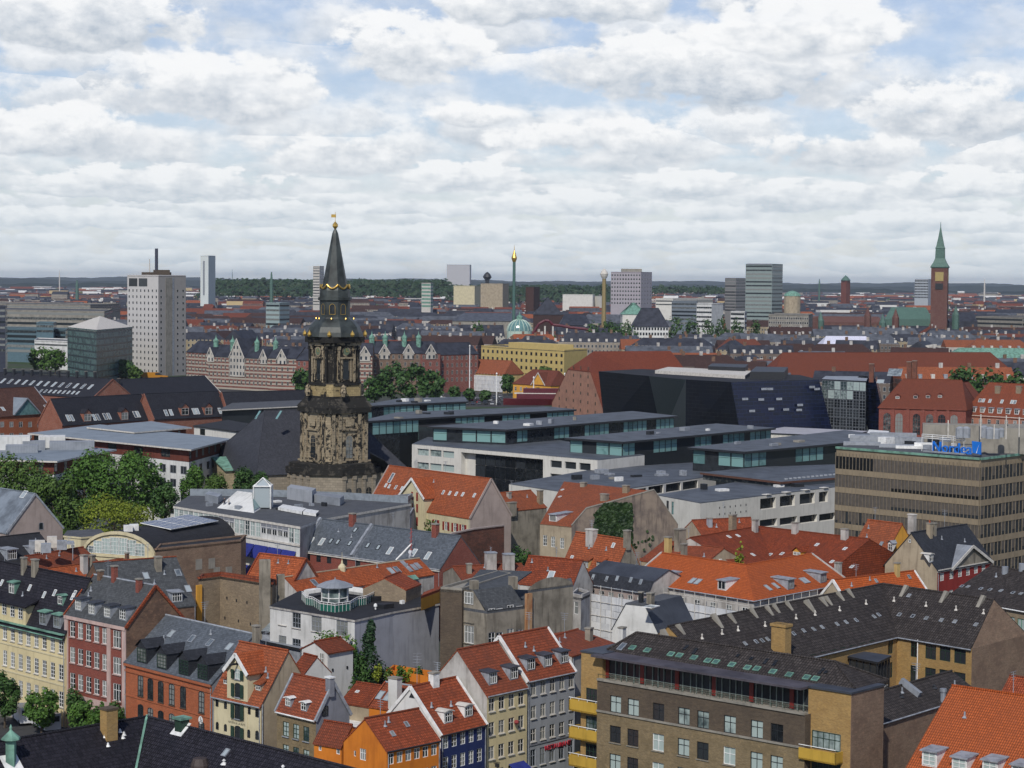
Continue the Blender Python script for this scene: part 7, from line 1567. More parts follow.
tower('dark_slab_block','dark slab building cut by the left edge of the view',(-20,1200),(5,1190),(7,1220),307,plain('dark_slab',(.035,.04,.06),.3,.5),ny=8,bands=1.2,cat='building')
tower('white_depot','long low white depot with a blue door behind the harbour trees, left',(34,1310),(67,1290),(69,1340),342,M_whitep,ny=1,bands=1.0,cat='building')
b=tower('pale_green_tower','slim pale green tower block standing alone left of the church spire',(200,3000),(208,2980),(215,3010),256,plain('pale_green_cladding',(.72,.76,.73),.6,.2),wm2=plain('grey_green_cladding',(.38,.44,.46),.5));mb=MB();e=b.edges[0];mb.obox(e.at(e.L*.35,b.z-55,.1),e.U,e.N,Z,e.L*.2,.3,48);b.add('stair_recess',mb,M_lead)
tower('slim_white_tower','slim white banded tower block just left of the spire',(312.5,2600),(319,2590),(323.5,2610),266.5,M_offw,ny=14,st=3.4,bands=1.2)
tower('pale_slab_tower','wide pale grey slab tower on the horizon left of the drop tower',(446,4500),(469,4480),(470.5,4520),265,plain('pale_slab_front',(.42,.42,.44),.6),ny=0)
b=tower('grid_high_rise','mauve-grey high-rise with a dense grid of windows right of the golden tower',(610,2300),(640,2280),(651,2310),272.5,plain('mauve_grey_cladding',(.36,.33,.36),.6),(11,4),8,4.3,2.0,1.9,top=3);mb=MB();mb.cbox((b.c.x,b.c.y),0,22,10,b.z,b.z+4);b.add('roof_plant',mb,M_concrete)
tower('brown_grey_tower','shorter brown-grey tower block left of the green-grey one',(724,2550),(735,2530),(745,2560),278.5,plain('brown_grey_cladding',(.23,.22,.21),.6),ny=11,st=3.6,bands=1.5)
b=tower('green_grey_tower','tall green-grey hotel tower block with fine horizontal bands',(744.5,2000),(771,1985),(781.5,2010),264.5,plain('green_grey_cladding',(.22,.27,.26),.45,.5),ny=17,st=3.6,bands=1.4)
mb=MB();e=b.edges[0];mb.obox(e.at(2,b.z-.2,.3),e.U,e.N,Z,e.L-2.2,.3,1.0);b.add('top_band',mb,M_lead)
tower('pale_blue_tower','pale blue-grey block just left of the brick clock tower',(913.5,3600),(927,3580),(931,3610),279.5,plain('pale_blue_cladding',(.40,.43,.46),.6),(9,2),7,4.6,2.5,2.5,fr=M_lead)
tower('green_white_office','small green and white banded office left of the yellow palace',(421,2300),(430,2290),(432.5,2300),283.5,M_offw,ny=7,st=3.8,bands=2.0,gl=M_copper,cat='office')
tower('dark_brown_block','dark brown block with white roof boxes between the two drop towers',(525,2500),(533,2480),(539,2510),287.5,M_browntile2,ny=0,cat='building')
tower('white_grid_office','white office with square windows in front of the trees, left of the tower blocks',(696,1650),(711,1640),(722.5,1660),304.5,M_whitep,(7,0),5,3.6,2.2,1.5,cat='office')
tower('blue_grey_office','blue-grey office with rows of bands left of the white grid office',(671,1800),(696,1780),(697,1800),302,plain('blue_grey_cladding',(.17,.20,.23),.5),ny=6,bands=1.4,cat='office')
tower('pale_flat_office','long pale flat-roofed office beyond the green roofed hotel',(655,2000),(672,1990),(712,2050),299,M_lime,ny=2,bands=1.2,cat='office')
tower('white_strip_office','white strip-windowed office at the foot of the green-grey tower',(730,1700),(744,1690),(746,1700),312,M_whitep,ny=4,st=3.6,bands=1.7,cat='office')
tower('pale_teal_office','pale teal office block in the city left of the spire',(265.5,1750),(279,1740),(289,1760),303.5,plain('pale_teal_cladding',(.30,.38,.38),.5),ny=5,st=3.8,bands=1.6,cat='office')
tower('brown_stone_hotel','long brown stone hotel right of the green-grey tower',(768,1700),(808,1680),(812,1750),315.5,M_concrete,(18,2),4,3.6,1.3,1.7,cat='hotel')
tower('yellow_palace','pale yellow long building on the far slope',(453,3300),(474,3280),(480,3320),286.2,M_ycream,ny=0,cat='building');tower('tan_palace','tan block with a brown roof under the dark water tower',(480,3100),(502,3080),(508,3120),284,M_tanp,cat='building')
tower('green_roofed_hall','long pale green roofed market hall in front of the woods',(562,2900),(592,2880),(594,2900),295,M_lime,rm=M_copper,cat='hall');tower('green_roofed_hall','second pale green roofed hall nearer the golden tower',(594,2900),(601,2880),(603,2900),296.5,M_lime,rm=M_copper,cat='hall')
tower('long_grey_office','long grey banded office right of the city hall',(975,1900),(1022,1850),(1060,1900),318,M_concrete,ny=4,st=3.8,bands=1.6,cat='office')
b=tower('yellow_office_block','broad yellow rendered office block with rows of dark windows behind the wrapped house',(481,1225),(564,1155),(587,1180),351,plaster('strong_yellow_render',(.58,.44,.17),k=.2),(17,0),4,4.0,2.0,1.9,fr=M_ochre,cat='office');b.em[0]=b.em[0]
mb=MB();e=b.edges[0];mb.obox(e.at(e.L*.25,b.z,-5),e.U,-e.N,Z,e.L*.6,10,3);b.add('top_storey',mb,MATS['strong_yellow_render'])
def spike(name,label,cat,px,D,prof,m,n=8,top=None,mt=None):x=px_x(px,D);r_=thing(name,label,cat,(x,D,0));mb=MB();mb.lathe((x,D,0),prof,n);obj('shaft',mb,m,r_);mb=MB();mb.lathe((x,D,0),top,10);obj('head',mb,mt or m,r_);return r_
zz=lambda y,px,D:zat(y,px,D)
D=1650;g1=zz(262,513,D);spike('drop_tower','tall dark green ride tower with a golden ball on top','ride tower',513.3,D,[(1.9,0),(1.3,20),(1.1,g1)],plain('green_lattice',(.06,.13,.11),.6),6,[(1.2,g1+0),(1.8,g1+1.5),(2.2,g1+3.2),(1.6,g1+5),(.8,g1+7.5),(.3,g1+9),(.1,g1+13)],M_gold)
D=1650;g1=zz(279,603,D);spike('golden_drop_tower','golden ride tower with an open crown, left of the gridded high-rise','ride tower',603.3,D,[(2.0,0),(1.5,g1)],plain('golden_lattice',(.26,.20,.09),.6),6,[(1.5,g1),(2.6,g1+2),(3.2,g1+4),(2.2,g1+6),(.5,g1+8)],M_offw)
D=1450;x=px_x(519,D);r_=thing('glass_dome','pale green ribbed glass dome with a lantern','dome',(x,D,0));zb_=zz(331,519,D);rr=8.4
mb=MB();mb.lathe((x,D,0),[(rr,0),(rr,zb_)],24);obj('drum',mb,plain('pale_green_paint',(.42,.52,.44),.6),r_);mb=MB();dome=[(rr*math.cos(t),zb_+rr*.95*math.sin(t))for t in[k*math.pi/20 for k in range(10)]];mb.lathe((x,D,0),dome,24);obj('dome_glass',mb,M_teal,r_)
for k in range(16):
 a0=k*math.pi/8;mb=MB();[mb.tube((x+r1*math.cos(a0),D+r1*math.sin(a0),z1),(x+r2*math.cos(a0),D+r2*math.sin(a0),z2),.3,4)for(r1,z1),(r2,z2)in zip(dome,dome[1:])];obj('rib',mb,MATS['pale_green_paint'],r_)
mb=MB();mb.lathe((x,D,0),[(2.2,dome[-1][1]-.5),(2.2,dome[-1][1]+1.8),(.4,dome[-1][1]+3.5),(.1,dome[-1][1]+5.5)],10);obj('lantern',mb,M_copper,r_)
D=1500;r_=thing('roller_coaster','dark red roller coaster loops beside the green dome','roller coaster',(px_x(555,D),D,0));M_cred=plain('coaster_red',(.10,.015,.025),.5);mb=MB()
pts=[(531,340),(534,332),(539,324),(545,320.5),(549,321),(553,325),(560,325.5),(570,327.5),(585,329),(592,331),(600,337)]
pp=[PD(a,c_,D)for a,c_ in pts];[mb.tube(p,q,1.1,6)for p,q in zip(pp,pp[1:])];obj('track',mb,M_cred,r_)
for px in(545,553,567):mb=MB();p=PD(px,326,D);mb.tube(V3(p,0),p,.7,5);obj('support',mb,M_offw,r_)
def hipthing(name,label,cat,px0,px1,D,ye,yr,dd,wm,rm,hl=.9):return House(name,label,Vector((px_x(px0,D),D,0)),Vector((px_x(px1,D),D,0)),zat(ye,(px0+px1)/2,D),d=dd,zr=max(zat(ye,px0,D)+1,zfor(px_x((px0+px1)/2,D),D+dd/2,yr)),roof='hip',hipl=hl,hipr=hl,wm=wm,rm=rm,over=.5,cat=cat)
M_dslate=seam('far_dark_slate',(.035,.038,.05),1.2,.6)
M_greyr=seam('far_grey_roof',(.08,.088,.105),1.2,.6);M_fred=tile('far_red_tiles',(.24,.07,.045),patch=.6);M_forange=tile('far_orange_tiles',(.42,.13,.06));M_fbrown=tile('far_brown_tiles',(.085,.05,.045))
hipthing('pyramid_roof_hall','hall with a steep dark pyramid roof and ventilator behind the coaster','hall',533,562,1900,314,297,28,M_fbrown,M_dslate,.95).finish()
hipthing('station_hall','long grey ribbed station hall roof left of the pyramid roof','station',452,530,1750,321,313,60,M_concrete,M_greyr,.3).finish()
hipthing('station_gable_hall','brown gabled station hall right of the coaster','station',560,590,1700,325,314,40,M_fbrown,M_dslate,.2).finish()
b=hipthing('hotel','white hotel with green mansard roofs below the gridded high-rise','hotel',633,668,1500,326,308,25,M_whitep,M_dslate,.5)
for k in range(12):
 for j in range(3):b.win_at(b.front,b.L*(k+.5)/12,b.ze-2-3.6*j,1.3,2,M_lead,M_glassd,1,1,0,0)
b.finish();hipthing('green_copper_hotel','green copper domed hotel wing left of the white hotel','hotel',622,646,1620,314,303,30,M_lime,M_copper,.7).finish()
D=1787;x=px_x(938.5,D);r_=thing('city_hall_tower','tall dark red brick clock tower with green copper spire','clock tower',(x,D,0));z1=zz(268,938,D)
M_cb=brick('city_hall_brick',(.13,.038,.03),(.08,.028,.025));M_cs=plain('green_copper_spire',(.075,.14,.115),.6,.3,.3)
mb=MB();mb.lathe((x,D,0),[(9.6,0),(9.6,z1)],4,R(-60));o=obj('shaft',mb,M_cb,r_);mb=MB();mb.lathe((x,D,0),[(10.2,z1),(10.8,z1+.8),(8.0,z1+4),(5.6,z1+8),(5.2,z1+16),(5.6,z1+16.6),(4.6,z1+18),(2.4,z1+26),(.5,z1+34),(.2,z1+38.5)],4,R(-60));obj('spire',mb,M_cs,r_)
for a0 in(-105,-15):
 n_=Vector((math.cos(R(a0)),math.sin(R(a0)),0));U_=Z.cross(n_);cpt=Vector((x,D,0))+n_*6.9
 mb=MB();mb.obox(cpt-U_*3.4+Z*(z1-11),U_,n_,Z,6.8,.2,7.5);obj('clock_face',mb,plain('clock_gold',(.35,.27,.10),.5),r_);mb=MB();mb.obox(cpt-U_*3.2+Z*(z1-18),U_,n_,Z,6.4,.3,5);obj('belfry_opening',mb,M_black,r_)
h=hipthing('city_hall','city hall with green copper hall roof and crenellated dark red brick walls','city hall',806,975,1800,331,320,50,M_cb,M_dslate,.5)
for px0,px1,yb,yt,m in((884,932,319,307,M_cs),(806,884,322,316,M_cb),(948,977,321,312,M_dslate)):A,B=Vector((px_x(px0,1812),1812,0)),Vector((px_x(px1,1812),1812,0));z0_,z1_=zat(yb,px0,1812),zat(yt,px0,1830);mb=MB();slabroof(mb,[[V3(A,z0_),V3(B,z0_),V3(B,z1_)+Vector((-3,14,0)),V3(A,z1_)+Vector((8,14,0))]],.5);mb.obox(V3(A,5),Vector((1,0,0)),Vector((0,1,0)),Z,(B-A).length,28,z0_-5.6);h.add('wing',mb,m if m is not M_cs else[M_cs])
for px,yt in((867,306),(895,308),(820,311),(882,313),(955,305)):c=Vector((px_x(px,1795),1795,0));zt_=zat(yt,px,1795);mb=MB();mb.lathe(c,[(3,0),(3,zt_-8),(2.4,zt_-7),(0,zt_)],6);h.add('corner_turret',mb,M_cb if px in(867,895)else M_cs)
mb=MB();c=Vector((px_x(811,1790),1785,0));mb.cbox((c.x,c.y),.4,7,7,0,zat(317,811,1790));h.add('corner_tower',mb,M_cb);h.finish()
spike('brick_hall_tower','slim red brick tower of a distant town hall on the horizon','tower',844.5,4200,[(9,0),(9,zat(280.5,844,4200))],M_fred,4,[(10,zat(280.5,844,4200)),(6,zat(278,844,4200)),(0,zat(275,844,4200))],M_cs)
spike('green_domed_rotunda','pale rotunda with a green dome right of the hotel tower','rotunda',791.5,2300,[(9,0),(9,zat(296,791,2300))],M_tanp,12,[(9.5,zat(296,791,2300)),(8,zat(293.5,791,2300)),(4,zat(291.5,791,2300)),(0,zat(290.5,791,2300))],M_copper)
spike('dark_water_tower','dark water tower silhouette on the skyline','water tower',486.5,3800,[(5,0),(3.6,zat(280,486,3800))],M_black,8,[(4,zat(280,486,3800)),(8,zat(277,486,3800)),(5,zat(274,486,3800)),(1,zat(272,486,3800))],M_black)
for px,y,D,r_,lab in((59.3,269.5,5000,1.6,'slim white mast at the far left of the skyline'),(231.8,269,5200,.9,'hair-thin mast right of the pale green tower'),(818.3,279,4300,2.4,'thin dark chimney left of the distant brick tower'),(983.3,279,4600,2.0,'red and white chimney at the right of the skyline'),(76.8,280,3800,3.5,'stubby brown chimney stack far left'),(271,272,2300,2.2,'thin green church spire left of the church tower')):z1=max(8,zat(y,px,D));spike('chimney_mast',lab,'mast',px,D,[(r_,0),(r_*.8,z1*.8)],M_offw if 'white' in lab else M_cs,6,[(r_*.8,z1*.8),(r_*.3,z1)],M_offw if 'white' in lab else M_cs)
h=House('white_tent_roof','long white-lilac temporary tent roof below the city hall',Vector((px_x(823,1300),1300,0)),Vector((px_x(874,1300),1300,0)),zat(345,850,1300),d=22,zr=zat(345,850,1300)+5,roof='hip',hipl=.3,hipr=.3,wm=M_offw,rm=plain('white_tent',(.62,.62,.72),.6),cat='tent roof');h.finish()
h=House('pale_green_roof_hall','long low hall with pale green copper roof at the right behind the red hall',Vector((px_x(950,1150),1150,0)),Vector((px_x(1060,1150),1150,0)),zat(360,1000,1150),d=24,zr=zat(360,1000,1150)+6,roof='hip',hipl=.6,hipr=.3,wm=M_concrete,rm=M_copper,cat='hall');h.finish()
FW=[facade('far_wall_%d'%i,c)for i,c in enumerate(((.30,.26,.21),(.20,.085,.06),(.46,.43,.38),(.34,.28,.18),(.15,.12,.10)))];FWn=['tan','red brick','pale','ochre','brown']
M_banded=mat('red_brick_white_bands',lambda T,b_:setc(T,b_,T.mixc(T.m('LESS_THAN',T.m('FRACT',T.m('DIVIDE',T.n('ShaderNodeSeparateXYZ',i={0:uvn(T)}).outputs[1],1.75)),.5),T.mixc(T.ss(noise(T,uvn(T),.5,4),.4,.6),(.22,.085,.065),(.14,.06,.05)),(.38,.34,.28)),.85,.2))
M_town=[M_banded,brick('town_red_brick',(.24,.06,.045),(.15,.045,.035)),plaster('town_pale_stone',(.44,.40,.33),k=.4),brick('town_brown_brick',(.20,.12,.08),(.12,.08,.06))]
row=[(186,207,1110,1095,0,352,0),(207,268,1090,1060,0,357,3),(268,296,1058,1050,0,358,1),(296,318,1050,1045,1,360,0),(357,372,1030,1030,0,355,1),(372,420,1045,1050,3,353,2),(420,440,1050,1055,1,353,1),(440,478,1060,1075,1,354,0)]
rl=['dark red brick end house beside the white tower','ornate gabled red brick and white stone mansion with green turrets','ornate brick and stone house right of the great gable','banded brick house just left of the church belfry','red gabled house with white bands right of the church belfry','brown brick quay house with a dormered slate roof','narrow brick quay house with a pointed red gable','plain dark red brick quay house, rightmost of the row']
for(p0,p1,D0,D1,mi,ye,ng),lab in zip(row,rl):
 A,B=Vector((px_x(p0,D0),D0,0)),Vector((px_x(p1,D1),D1,0));ze=zat(ye,(p0+p1)/2,(D0+D1)/2)
 h=House('quay_house',lab,A,B,ze,d=15,zr=ze+5.5,wm=M_town[mi],rm=M_dslate,side=M_town[3],group='ornate brick houses on the far quay');n=max(3,int(h.L/2.9));nr=int((ze-2)/3.6)
 for j in range(nr):
  for k in range(n):h.win_at(h.front,h.L*(k+.5)/n,ze-1.9-3.6*j,1.1,2.0,M_offw,M_glassd,2,1,0,0)
 for g in range(ng):
  c_=(g+.5)/ng if ng!=3 else(.06,.5,.93)[g];w_=2.6 if not(ng==3 and g==1)else 5.5;uc=min(max(h.L*c_,w_),h.L-w_);pa=[proj(h.front.at(u,v))for u,v in((uc-w_,ze+.2),(uc+w_,ze+.2),(uc,ze+w_*1.7))]
  crossgable(h,pa[0][0],pa[1][0],(pa[0][1],pa[1][1]),pa[2],FW[2],M_dslate,M_offw,down=ze*.6 if w_>3 else 3,proud=.4)
 if ng>=1 and h.L>20:
  for u in(.02,.3,.7,1.0):c=h.A+h.U*h.L*u+h.I*5;mb=MB();mb.lathe(c,[(1.3,ze+2),(1.3,ze+7),(1.45,ze+7.2),(1.3,ze+8.0),(.4,ze+9),(.2,ze+9.8),(0,ze+11)],8);h.add('copper_turret',mb,M_copper)
 h.finish()
h=House('wrapped_quay_house','long low orange roofed house wrapped in silvery sheeting beyond the car park',Vector((px_x(444,1090),1090,0)),Vector((px_x(504,1060),1060,0)),9.5,d=14,zr=16,wm=M_ochre,rm=M_forange,roof='hip',hipl=0,hipr=.2,cat='house');sheet(h,h.front,.5,9.3);h.finish()
h=House('yellow_customs_house','yellow rendered house with red hipped roof and central gable beyond the car park',Vector((px_x(513,1010),1010,0)),Vector((px_x(551,990),990,0)),7.5,d=14,zr=14,wm=M_oryel,rm=M_fred,roof='hip',hipl=.9,hipr=.3,cat='house')
pa=[proj(h.front.at(u,v))for u,v in((h.L*.5,7.6),(h.L*.85,7.6),(h.L*.675,13.2))];crossgable(h,pa[0][0],pa[1][0],(pa[0][1],pa[1][1]),pa[2],M_oryel,M_fred,M_offw)
for k in range(7):h.win_at(h.front,h.L*(k+.5)/7,5,1.3,1.9,M_white,M_glass,2,2,0,0)
h.finish()
for px,D,w,lab in((541,960,30,'dark red and white river boat moored at the quay'),):
 x=px_x(px,D);r_=thing('river_boat',lab,'boat',(x,D,0));L_=34/2;mb=MB()
 for k in range(10):
  f=lambda t:(x-L_+2*L_*t,3.2*(1-abs(2*t-1)**3));(xa,wa),(xb,wb)=f(k/10),f((k+1)/10);mb.quad((xa,D-wa*.7,0),(xb,D-wb*.7,0),(xb,D-wb,3),(xa,D-wa,3));mb.quad((xa,D-wa,3),(xb,D-wb,3),(xb,D+wb,3),(xa,D+wa,3))
 obj('hull',mb,plain('dark_red_hull',(.08,.01,.014),.4),r_)
 for z0,z1,l,m in((3,5.2,12,M_cred),(5.2,5.6,13,M_offw),(5.6,7.6,9,M_cred)):mb=MB();mb.box(x-l+1,x+l,D-2.2,D+2.2,z0,z1);obj('deckhouse' if m is M_cred else 'deck_rail',mb,m,r_)
for px,py,hm in((496.5,405,14),(533.5,404,12),(564.5,402,13),(592,402,12),(469.5,380,24)):p=P(px,py,0)if px!=469.5 else Vector((px_x(px,1040),1040,0));r_=MB();r_.tube(p,p+Z*hm,.3,6,.22);r_.lathe(p+Z*hm,[(.5,0),(0,.8)],6);tagp(obj('flagpole',r_,M_white,None,p),{496.5:'white pole at the left end of the car park',533.5:'white pole in front of the red boat',564.5:'white pole before the brick warehouse gable',592:'white pole at the right side of the brick warehouse gable',469.5:'tall thin pole behind the wrapped quay house'}[px],'pole')
def car_proto(c,van=False,sc=1.0):
 r_=thing('parked_car' if not van else 'parked_van','x','car' if not van else 'van',(0,0,-200));l,w,hh=(4.3,1.75,1.42)if not van else(5.2,2.0,2.3);m=plain('car_paint_%d%d%d'%tuple(int(x*99)for x in c),c,.25,.6,.03)
 def prism(prof,hw,mt,nm):mb=MB();a=[Vector((x,-hw,z-200))for x,z in prof];b_=[Vector((x,hw,z-200))for x,z in prof];mb.poly(a);mb.poly(b_[::-1]);[mb.quad(a[i],a[(i+1)%len(a)],b_[(i+1)%len(a)],b_[i])for i in range(len(a))];obj(nm,mb,mt,r_)
 if van:prism([(-l/2,.35),(l/2,.35),(l/2,1.0),(l/2-.9,1.25),(l/2-1.5,hh-.1),(l/2-1.7,hh),(-l/2+.1,hh),(-l/2,hh-.2)],w/2,m,'body');prism([(l/2-1.95,1.3),(l/2-.88,1.3),(l/2-1.42,hh-.2),(l/2-1.95,hh-.2)],w/2+.02,M_glassd,'windows');prism([(-l/2-.02,1.35),(-l/2+.1,1.35),(-l/2+.1,2.0),(-l/2-.02,2.0)],w/2-.2,M_glassd,'rear_window')
 else:prism([(-l/2,.3),(l/2,.3),(l/2,.75),(l/2-1.1,.9),(-l/2+.2,.92),(-l/2,.8)],w/2,m,'body');prism([(l/2-1.2,.9),(l/2-1.9,hh),(-l/2+.9,hh),(-l/2+.25,.92)],w/2-.12,M_glassd,'cabin_glass');prism([(l/2-1.95,hh-.02),(l/2-1.95,hh+.03),(-l/2+.95,hh+.03),(-l/2+.95,hh-.02)],w/2-.14,m,'roof')
 for sx in(-.31,.31):
  for sy in(-1,1):mb=MB();mb.tube((l*sx,sy*(w/2-.2),-200+.33),(l*sx,sy*(w/2+.02),-200+.33),.33,10);obj('wheel',mb,M_black,r_)
 return r_
PC=[(car_proto(c),nm)for c,nm in(((.02,.02,.025),'black'),((.05,.06,.09),'dark blue'),((.35,.36,.38),'silver'),((.6,.6,.6),'white'),((.3,.02,.02),'red'),((.10,.11,.12),'dark grey'))]
r_=random.Random(11);used=set()
def place(pr,nm,x,y,a,label,group=None):
 o=pr if id(pr)not in used else copy_tree(pr);used.add(id(pr));o.location=(x,y,.01);o.rotation_euler.z=a;o['label']=label
 if group:o['group']=group
 return o
for j,y in enumerate((960,972,990,1004,1020)):
 x=px_x(428,y)
 while x<px_x(506,y):
  if r_.random()<.85:pr,nm=PC[r_.choice((0,0,1,1,2,3,4,5,5))];place(pr,nm,x,y+r_.uniform(-.4,.4),R(90)+r_.uniform(-.05,.05),'%s parked car in the crowded harbour car park'%nm,G_cars)
  x+=2.9
for px,D,lo in((204,1035,'black car on the quay street left of the ornate mansion'),(222,1030,'dark car in front of the ornate mansion'),(252,1022,'silver car in front of the ornate mansion'),(285,1020,'white car on the quay street near the church belfry')):pr,nm=PC[{'b':0,'d':5,'s':2,'w':3}[lo[0]]];place(pr,nm,px_x(px,D),D,.1,lo)
VP=car_proto((.62,.63,.65),True)
place(VP,'',*P(24,722,0).to_2d(),R(115),'white panel van parked under the tree beside the pale yellow house');place(VP,'',*P(46,729,0).to_2d(),R(122),'white van parked in front of the yellow house corner, nearer the camera');place(VP,'',px_x(441,1000),1000,0,'white van at the left of the harbour car park')
c=car_proto((.45,.2,.02),True);c['label']='orange double-length bus on the quay below the white tower';c['category']='bus';c.name='orange_bus';c.location=(px_x(151,1190),1190,.01);c.scale=(3.6,1.3,1.5)
def person(label,p,top,leg,s=1.0,arms=.35,rot=0):
 vs=[(0,0,.95),(0,0,1.2),(0,0,1.42),(0,0,1.52),(0,0,1.68),(-.1,0,.9),(-.13,.04,.5),(-.13,0,.08),(-.13,-.14,.04),(.1,0,.9),(.14,-.06,.5),(.13,0,.08),(.13,-.14,.04),(-.2,0,1.4),(-.28,-.06,1.14),(-.24,-.26,.98),(.2,0,1.4),(.28,-.1,1.16),(.22,-.34,1.1)]
 es=[(0,1),(1,2),(2,3),(3,4),(0,5),(5,6),(6,7),(7,8),(0,9),(9,10),(10,11),(11,12),(2,13),(13,14),(14,15),(2,16),(16,17),(17,18)]
 rad=[.15,.16,.17,.06,.105,.10,.07,.045,.04,.10,.07,.045,.04,.07,.05,.035,.07,.05,.035]
 me=bpy.data.meshes.new('person');me.from_pydata(vs,es,[]);o=bpy.data.objects.new('person',me);COL.objects.link(o)
 sk=o.modifiers.new('skin','SKIN');sub=o.modifiers.new('sub','SUBSURF');sub.levels=sub.render_levels=1
 if not me.skin_vertices:me.skin_vertices.new()
 for i,r0_ in enumerate(rad):me.skin_vertices[0].data[i].radius=(r0_,r0_*.8);me.skin_vertices[0].data[i].use_root=i==0
 dg=bpy.context.evaluated_depsgraph_get();m2=bpy.data.meshes.new_from_object(o.evaluated_get(dg));bpy.data.objects.remove(o);o=bpy.data.objects.new('person',m2);COL.objects.link(o)
 for m in(top,leg,plain('skin',(.45,.27,.19),.6),plain('dark_hair',(.03,.02,.015),.8)):m2.materials.append(m)
 for f in m2.polygons:c=f.center;f.material_index=2 if c.z>1.5 or(c.z<1.15 and c.y<-.2)else(0 if c.z>.93 else 1);f.material_index=3 if c.z>1.7 or(c.z>1.58 and c.y>.03)else f.material_index
 o.location=p;o.rotation_euler.z=rot;return tagp(o,label,'person')
M_ov=plain('white_overalls',(.62,.63,.66),.8);person('person in white overalls standing on the grey slate roof by a ladder',SR.roof.at(*SR.roof.hit(410,560))+Z*.05,M_ov,M_ov,rot=.4)
M_dk=plain('dark_clothing',(.03,.03,.04),.8);c=hz(15.55,224.5,507.5);person('person in dark clothes with arms forward on the white office roof, left of two',c,M_dk,M_dk,rot=.5);c=hz(15.55,229,508);person('person in a pale top on the white office roof, right of two',c,plain('pale_shirt',(.5,.48,.45),.8),M_dk,rot=-1.0)
tree('dark street tree cut by the left edge beside the vans',3,262,672,34,.8,L_dark,'street_tree','r',n=3800,leaf=.22)
tree('round street tree in front of the pale yellow house',40,258,688,38,.8,L_mid,'street_tree','r',n=3800,leaf=.2)
tree('bright street tree below the red brick house',82,252,698,30,.8,L_mid,'street_tree','r',n=3000,leaf=.2);tree('slender street tree right of the pink ground floor',99,250,703,20,.8,L_mid,'street_tree','r',n=1800,leaf=.2)
tree('dark ivy column climbing the corner of the red brick house',75,258.5,687,20,1.0,L_dark,'ivy_bush','b',n=2200,leaf=.2,trunk=False);tree('ivy hedge at the right foot of the red brick house',116,254,700,20,1.0,L_dark,'ivy_bush','b',n=1500,leaf=.2,trunk=False)
tree('small yellow-green shrub at the warehouse foot',251,222,742,10,1.0,L_lime,'shrub_bush','b',n=250,leaf=.16,trunk=False)
for px,D,yt,w,lm,lab,yb in((18,432,456,78,L_olive,'broad olive tree at the left edge behind the pink gable',535),(52,420,470,66,L_olive,'olive tree right of the pink gable',548),(84,436,452,56,L_mid,'rounded green tree left of the great elm',530),(122,440,446,90,L_mid,'great green tree in front of the white apartment block',520),(153,446,470,32,L_mid,'loose green tree partly hiding the white apartment windows',512),(192,458,464,28,L_mid,'light green tree between the apartment block and the church portal',512),(216,455,472,26,L_olive,'small olive tree before the church portal',505),(164,415,482,30,L_dark,'dark low tree left of the white office',520),(243,462,467,24,L_dark,'dark bush on the left side of the church roof eaves',500),(262,458,472,20,L_dark,'second dark bush at the church eaves',500),(389,500,452,22,L_mid,'small green tree right of the church base',485)):
 tree(lab,px,D,yt,w,.9,lm,'park_tree','r',n=9000 if w>40 else 3200,leaf=.34 if w>40 else .28,yb=yb)
tree('bright yellow-green domed tree in front of the great elm',114,398,495.5,92,.9,L_lime,'dome_tree','b',n=9000,leaf=.24,yb=555)
tree('dark green creeper clump by the brick fire wall',523,370,544,28,1,L_dark,'ivy_bush','b',n=900,leaf=.3,z0=2,trunk=False)
for k,(px,D,yt,w,lm)in enumerate(((392,960,362,34,L_dark),(412,950,363,34,L_dark),(432,945,368,28,L_dark),(375,955,375,26,L_dark),(303,990,367,22,L_dark),(484,1120,358,30,L_dark),(500,1110,362,18,L_dark),(508,1040,374,14,L_dark),(545,1130,366,14,L_olive),(538,985,388,7,L_dark),(122,1150,358,24,L_dark),(135,1120,366,14,L_olive),(40,1240,346,26,L_mid),(55,1235,347,24,L_mid),(965,820,362,34,L_dark),(990,815,366,40,L_dark),(1015,812,370,30,L_dark),(610,1500,318,22,L_dark),(628,1490,321,24,L_dark),(595,1480,322,20,L_dark),(645,1560,320,18,L_dark),(478,1500,319,14,L_dark),(660,1560,317,18,L_dark),(676,1560,313,18,L_dark),(692,1570,315,18,L_dark),(708,1560,316,16,L_dark),(722,1560,317,16,L_dark),(738,1560,318,16,L_dark),(755,1560,319,14,L_dark),(455,990,386,12,L_dark),(470,985,388,12,L_dark),(486,980,390,12,L_dark))):
 nb=['church spire' if px<440 else 'white tower block' if px<200 else 'yellow office' if px<560 else 'golden drop tower' if px<650 else 'hotel towers' if px<800 else 'red library hall'][0];tree('dark green tree, number %d among those near the %s'%(k+1,nb)if False else '%s green tree near the %s'%('broad' if w>30 else 'medium-sized' if w>17 else 'small',nb if px>200 else('glass office' if px>70 else 'blue glass office')),px,D,yt,w,.85,lm,'city_tree','r',group='city trees near the harbour',n=900 if w>20 else 500,leaf=1.0,trunk=True)
FR=[M_dslate,M_greyr,M_fred,M_fbrown,M_forange];FRn=['dark slate','grey','red tiled','brown tiled','orange tiled']
LMK=[(30,'the long grey office'),(100,'the glass office'),(156,'the white tower block'),(240,'the ornate quay mansion'),(333,'the church spire'),(400,'the dark harbour trees'),(470,'the station hall'),(519,'the green dome'),(570,'the roller coaster'),(603,'the golden ride tower'),(645,'the white hotel'),(700,'the white grid office'),(762,'the green-grey tower'),(850,'the white tent roof'),(938,'the brick clock tower'),(1000,'the right edge')]
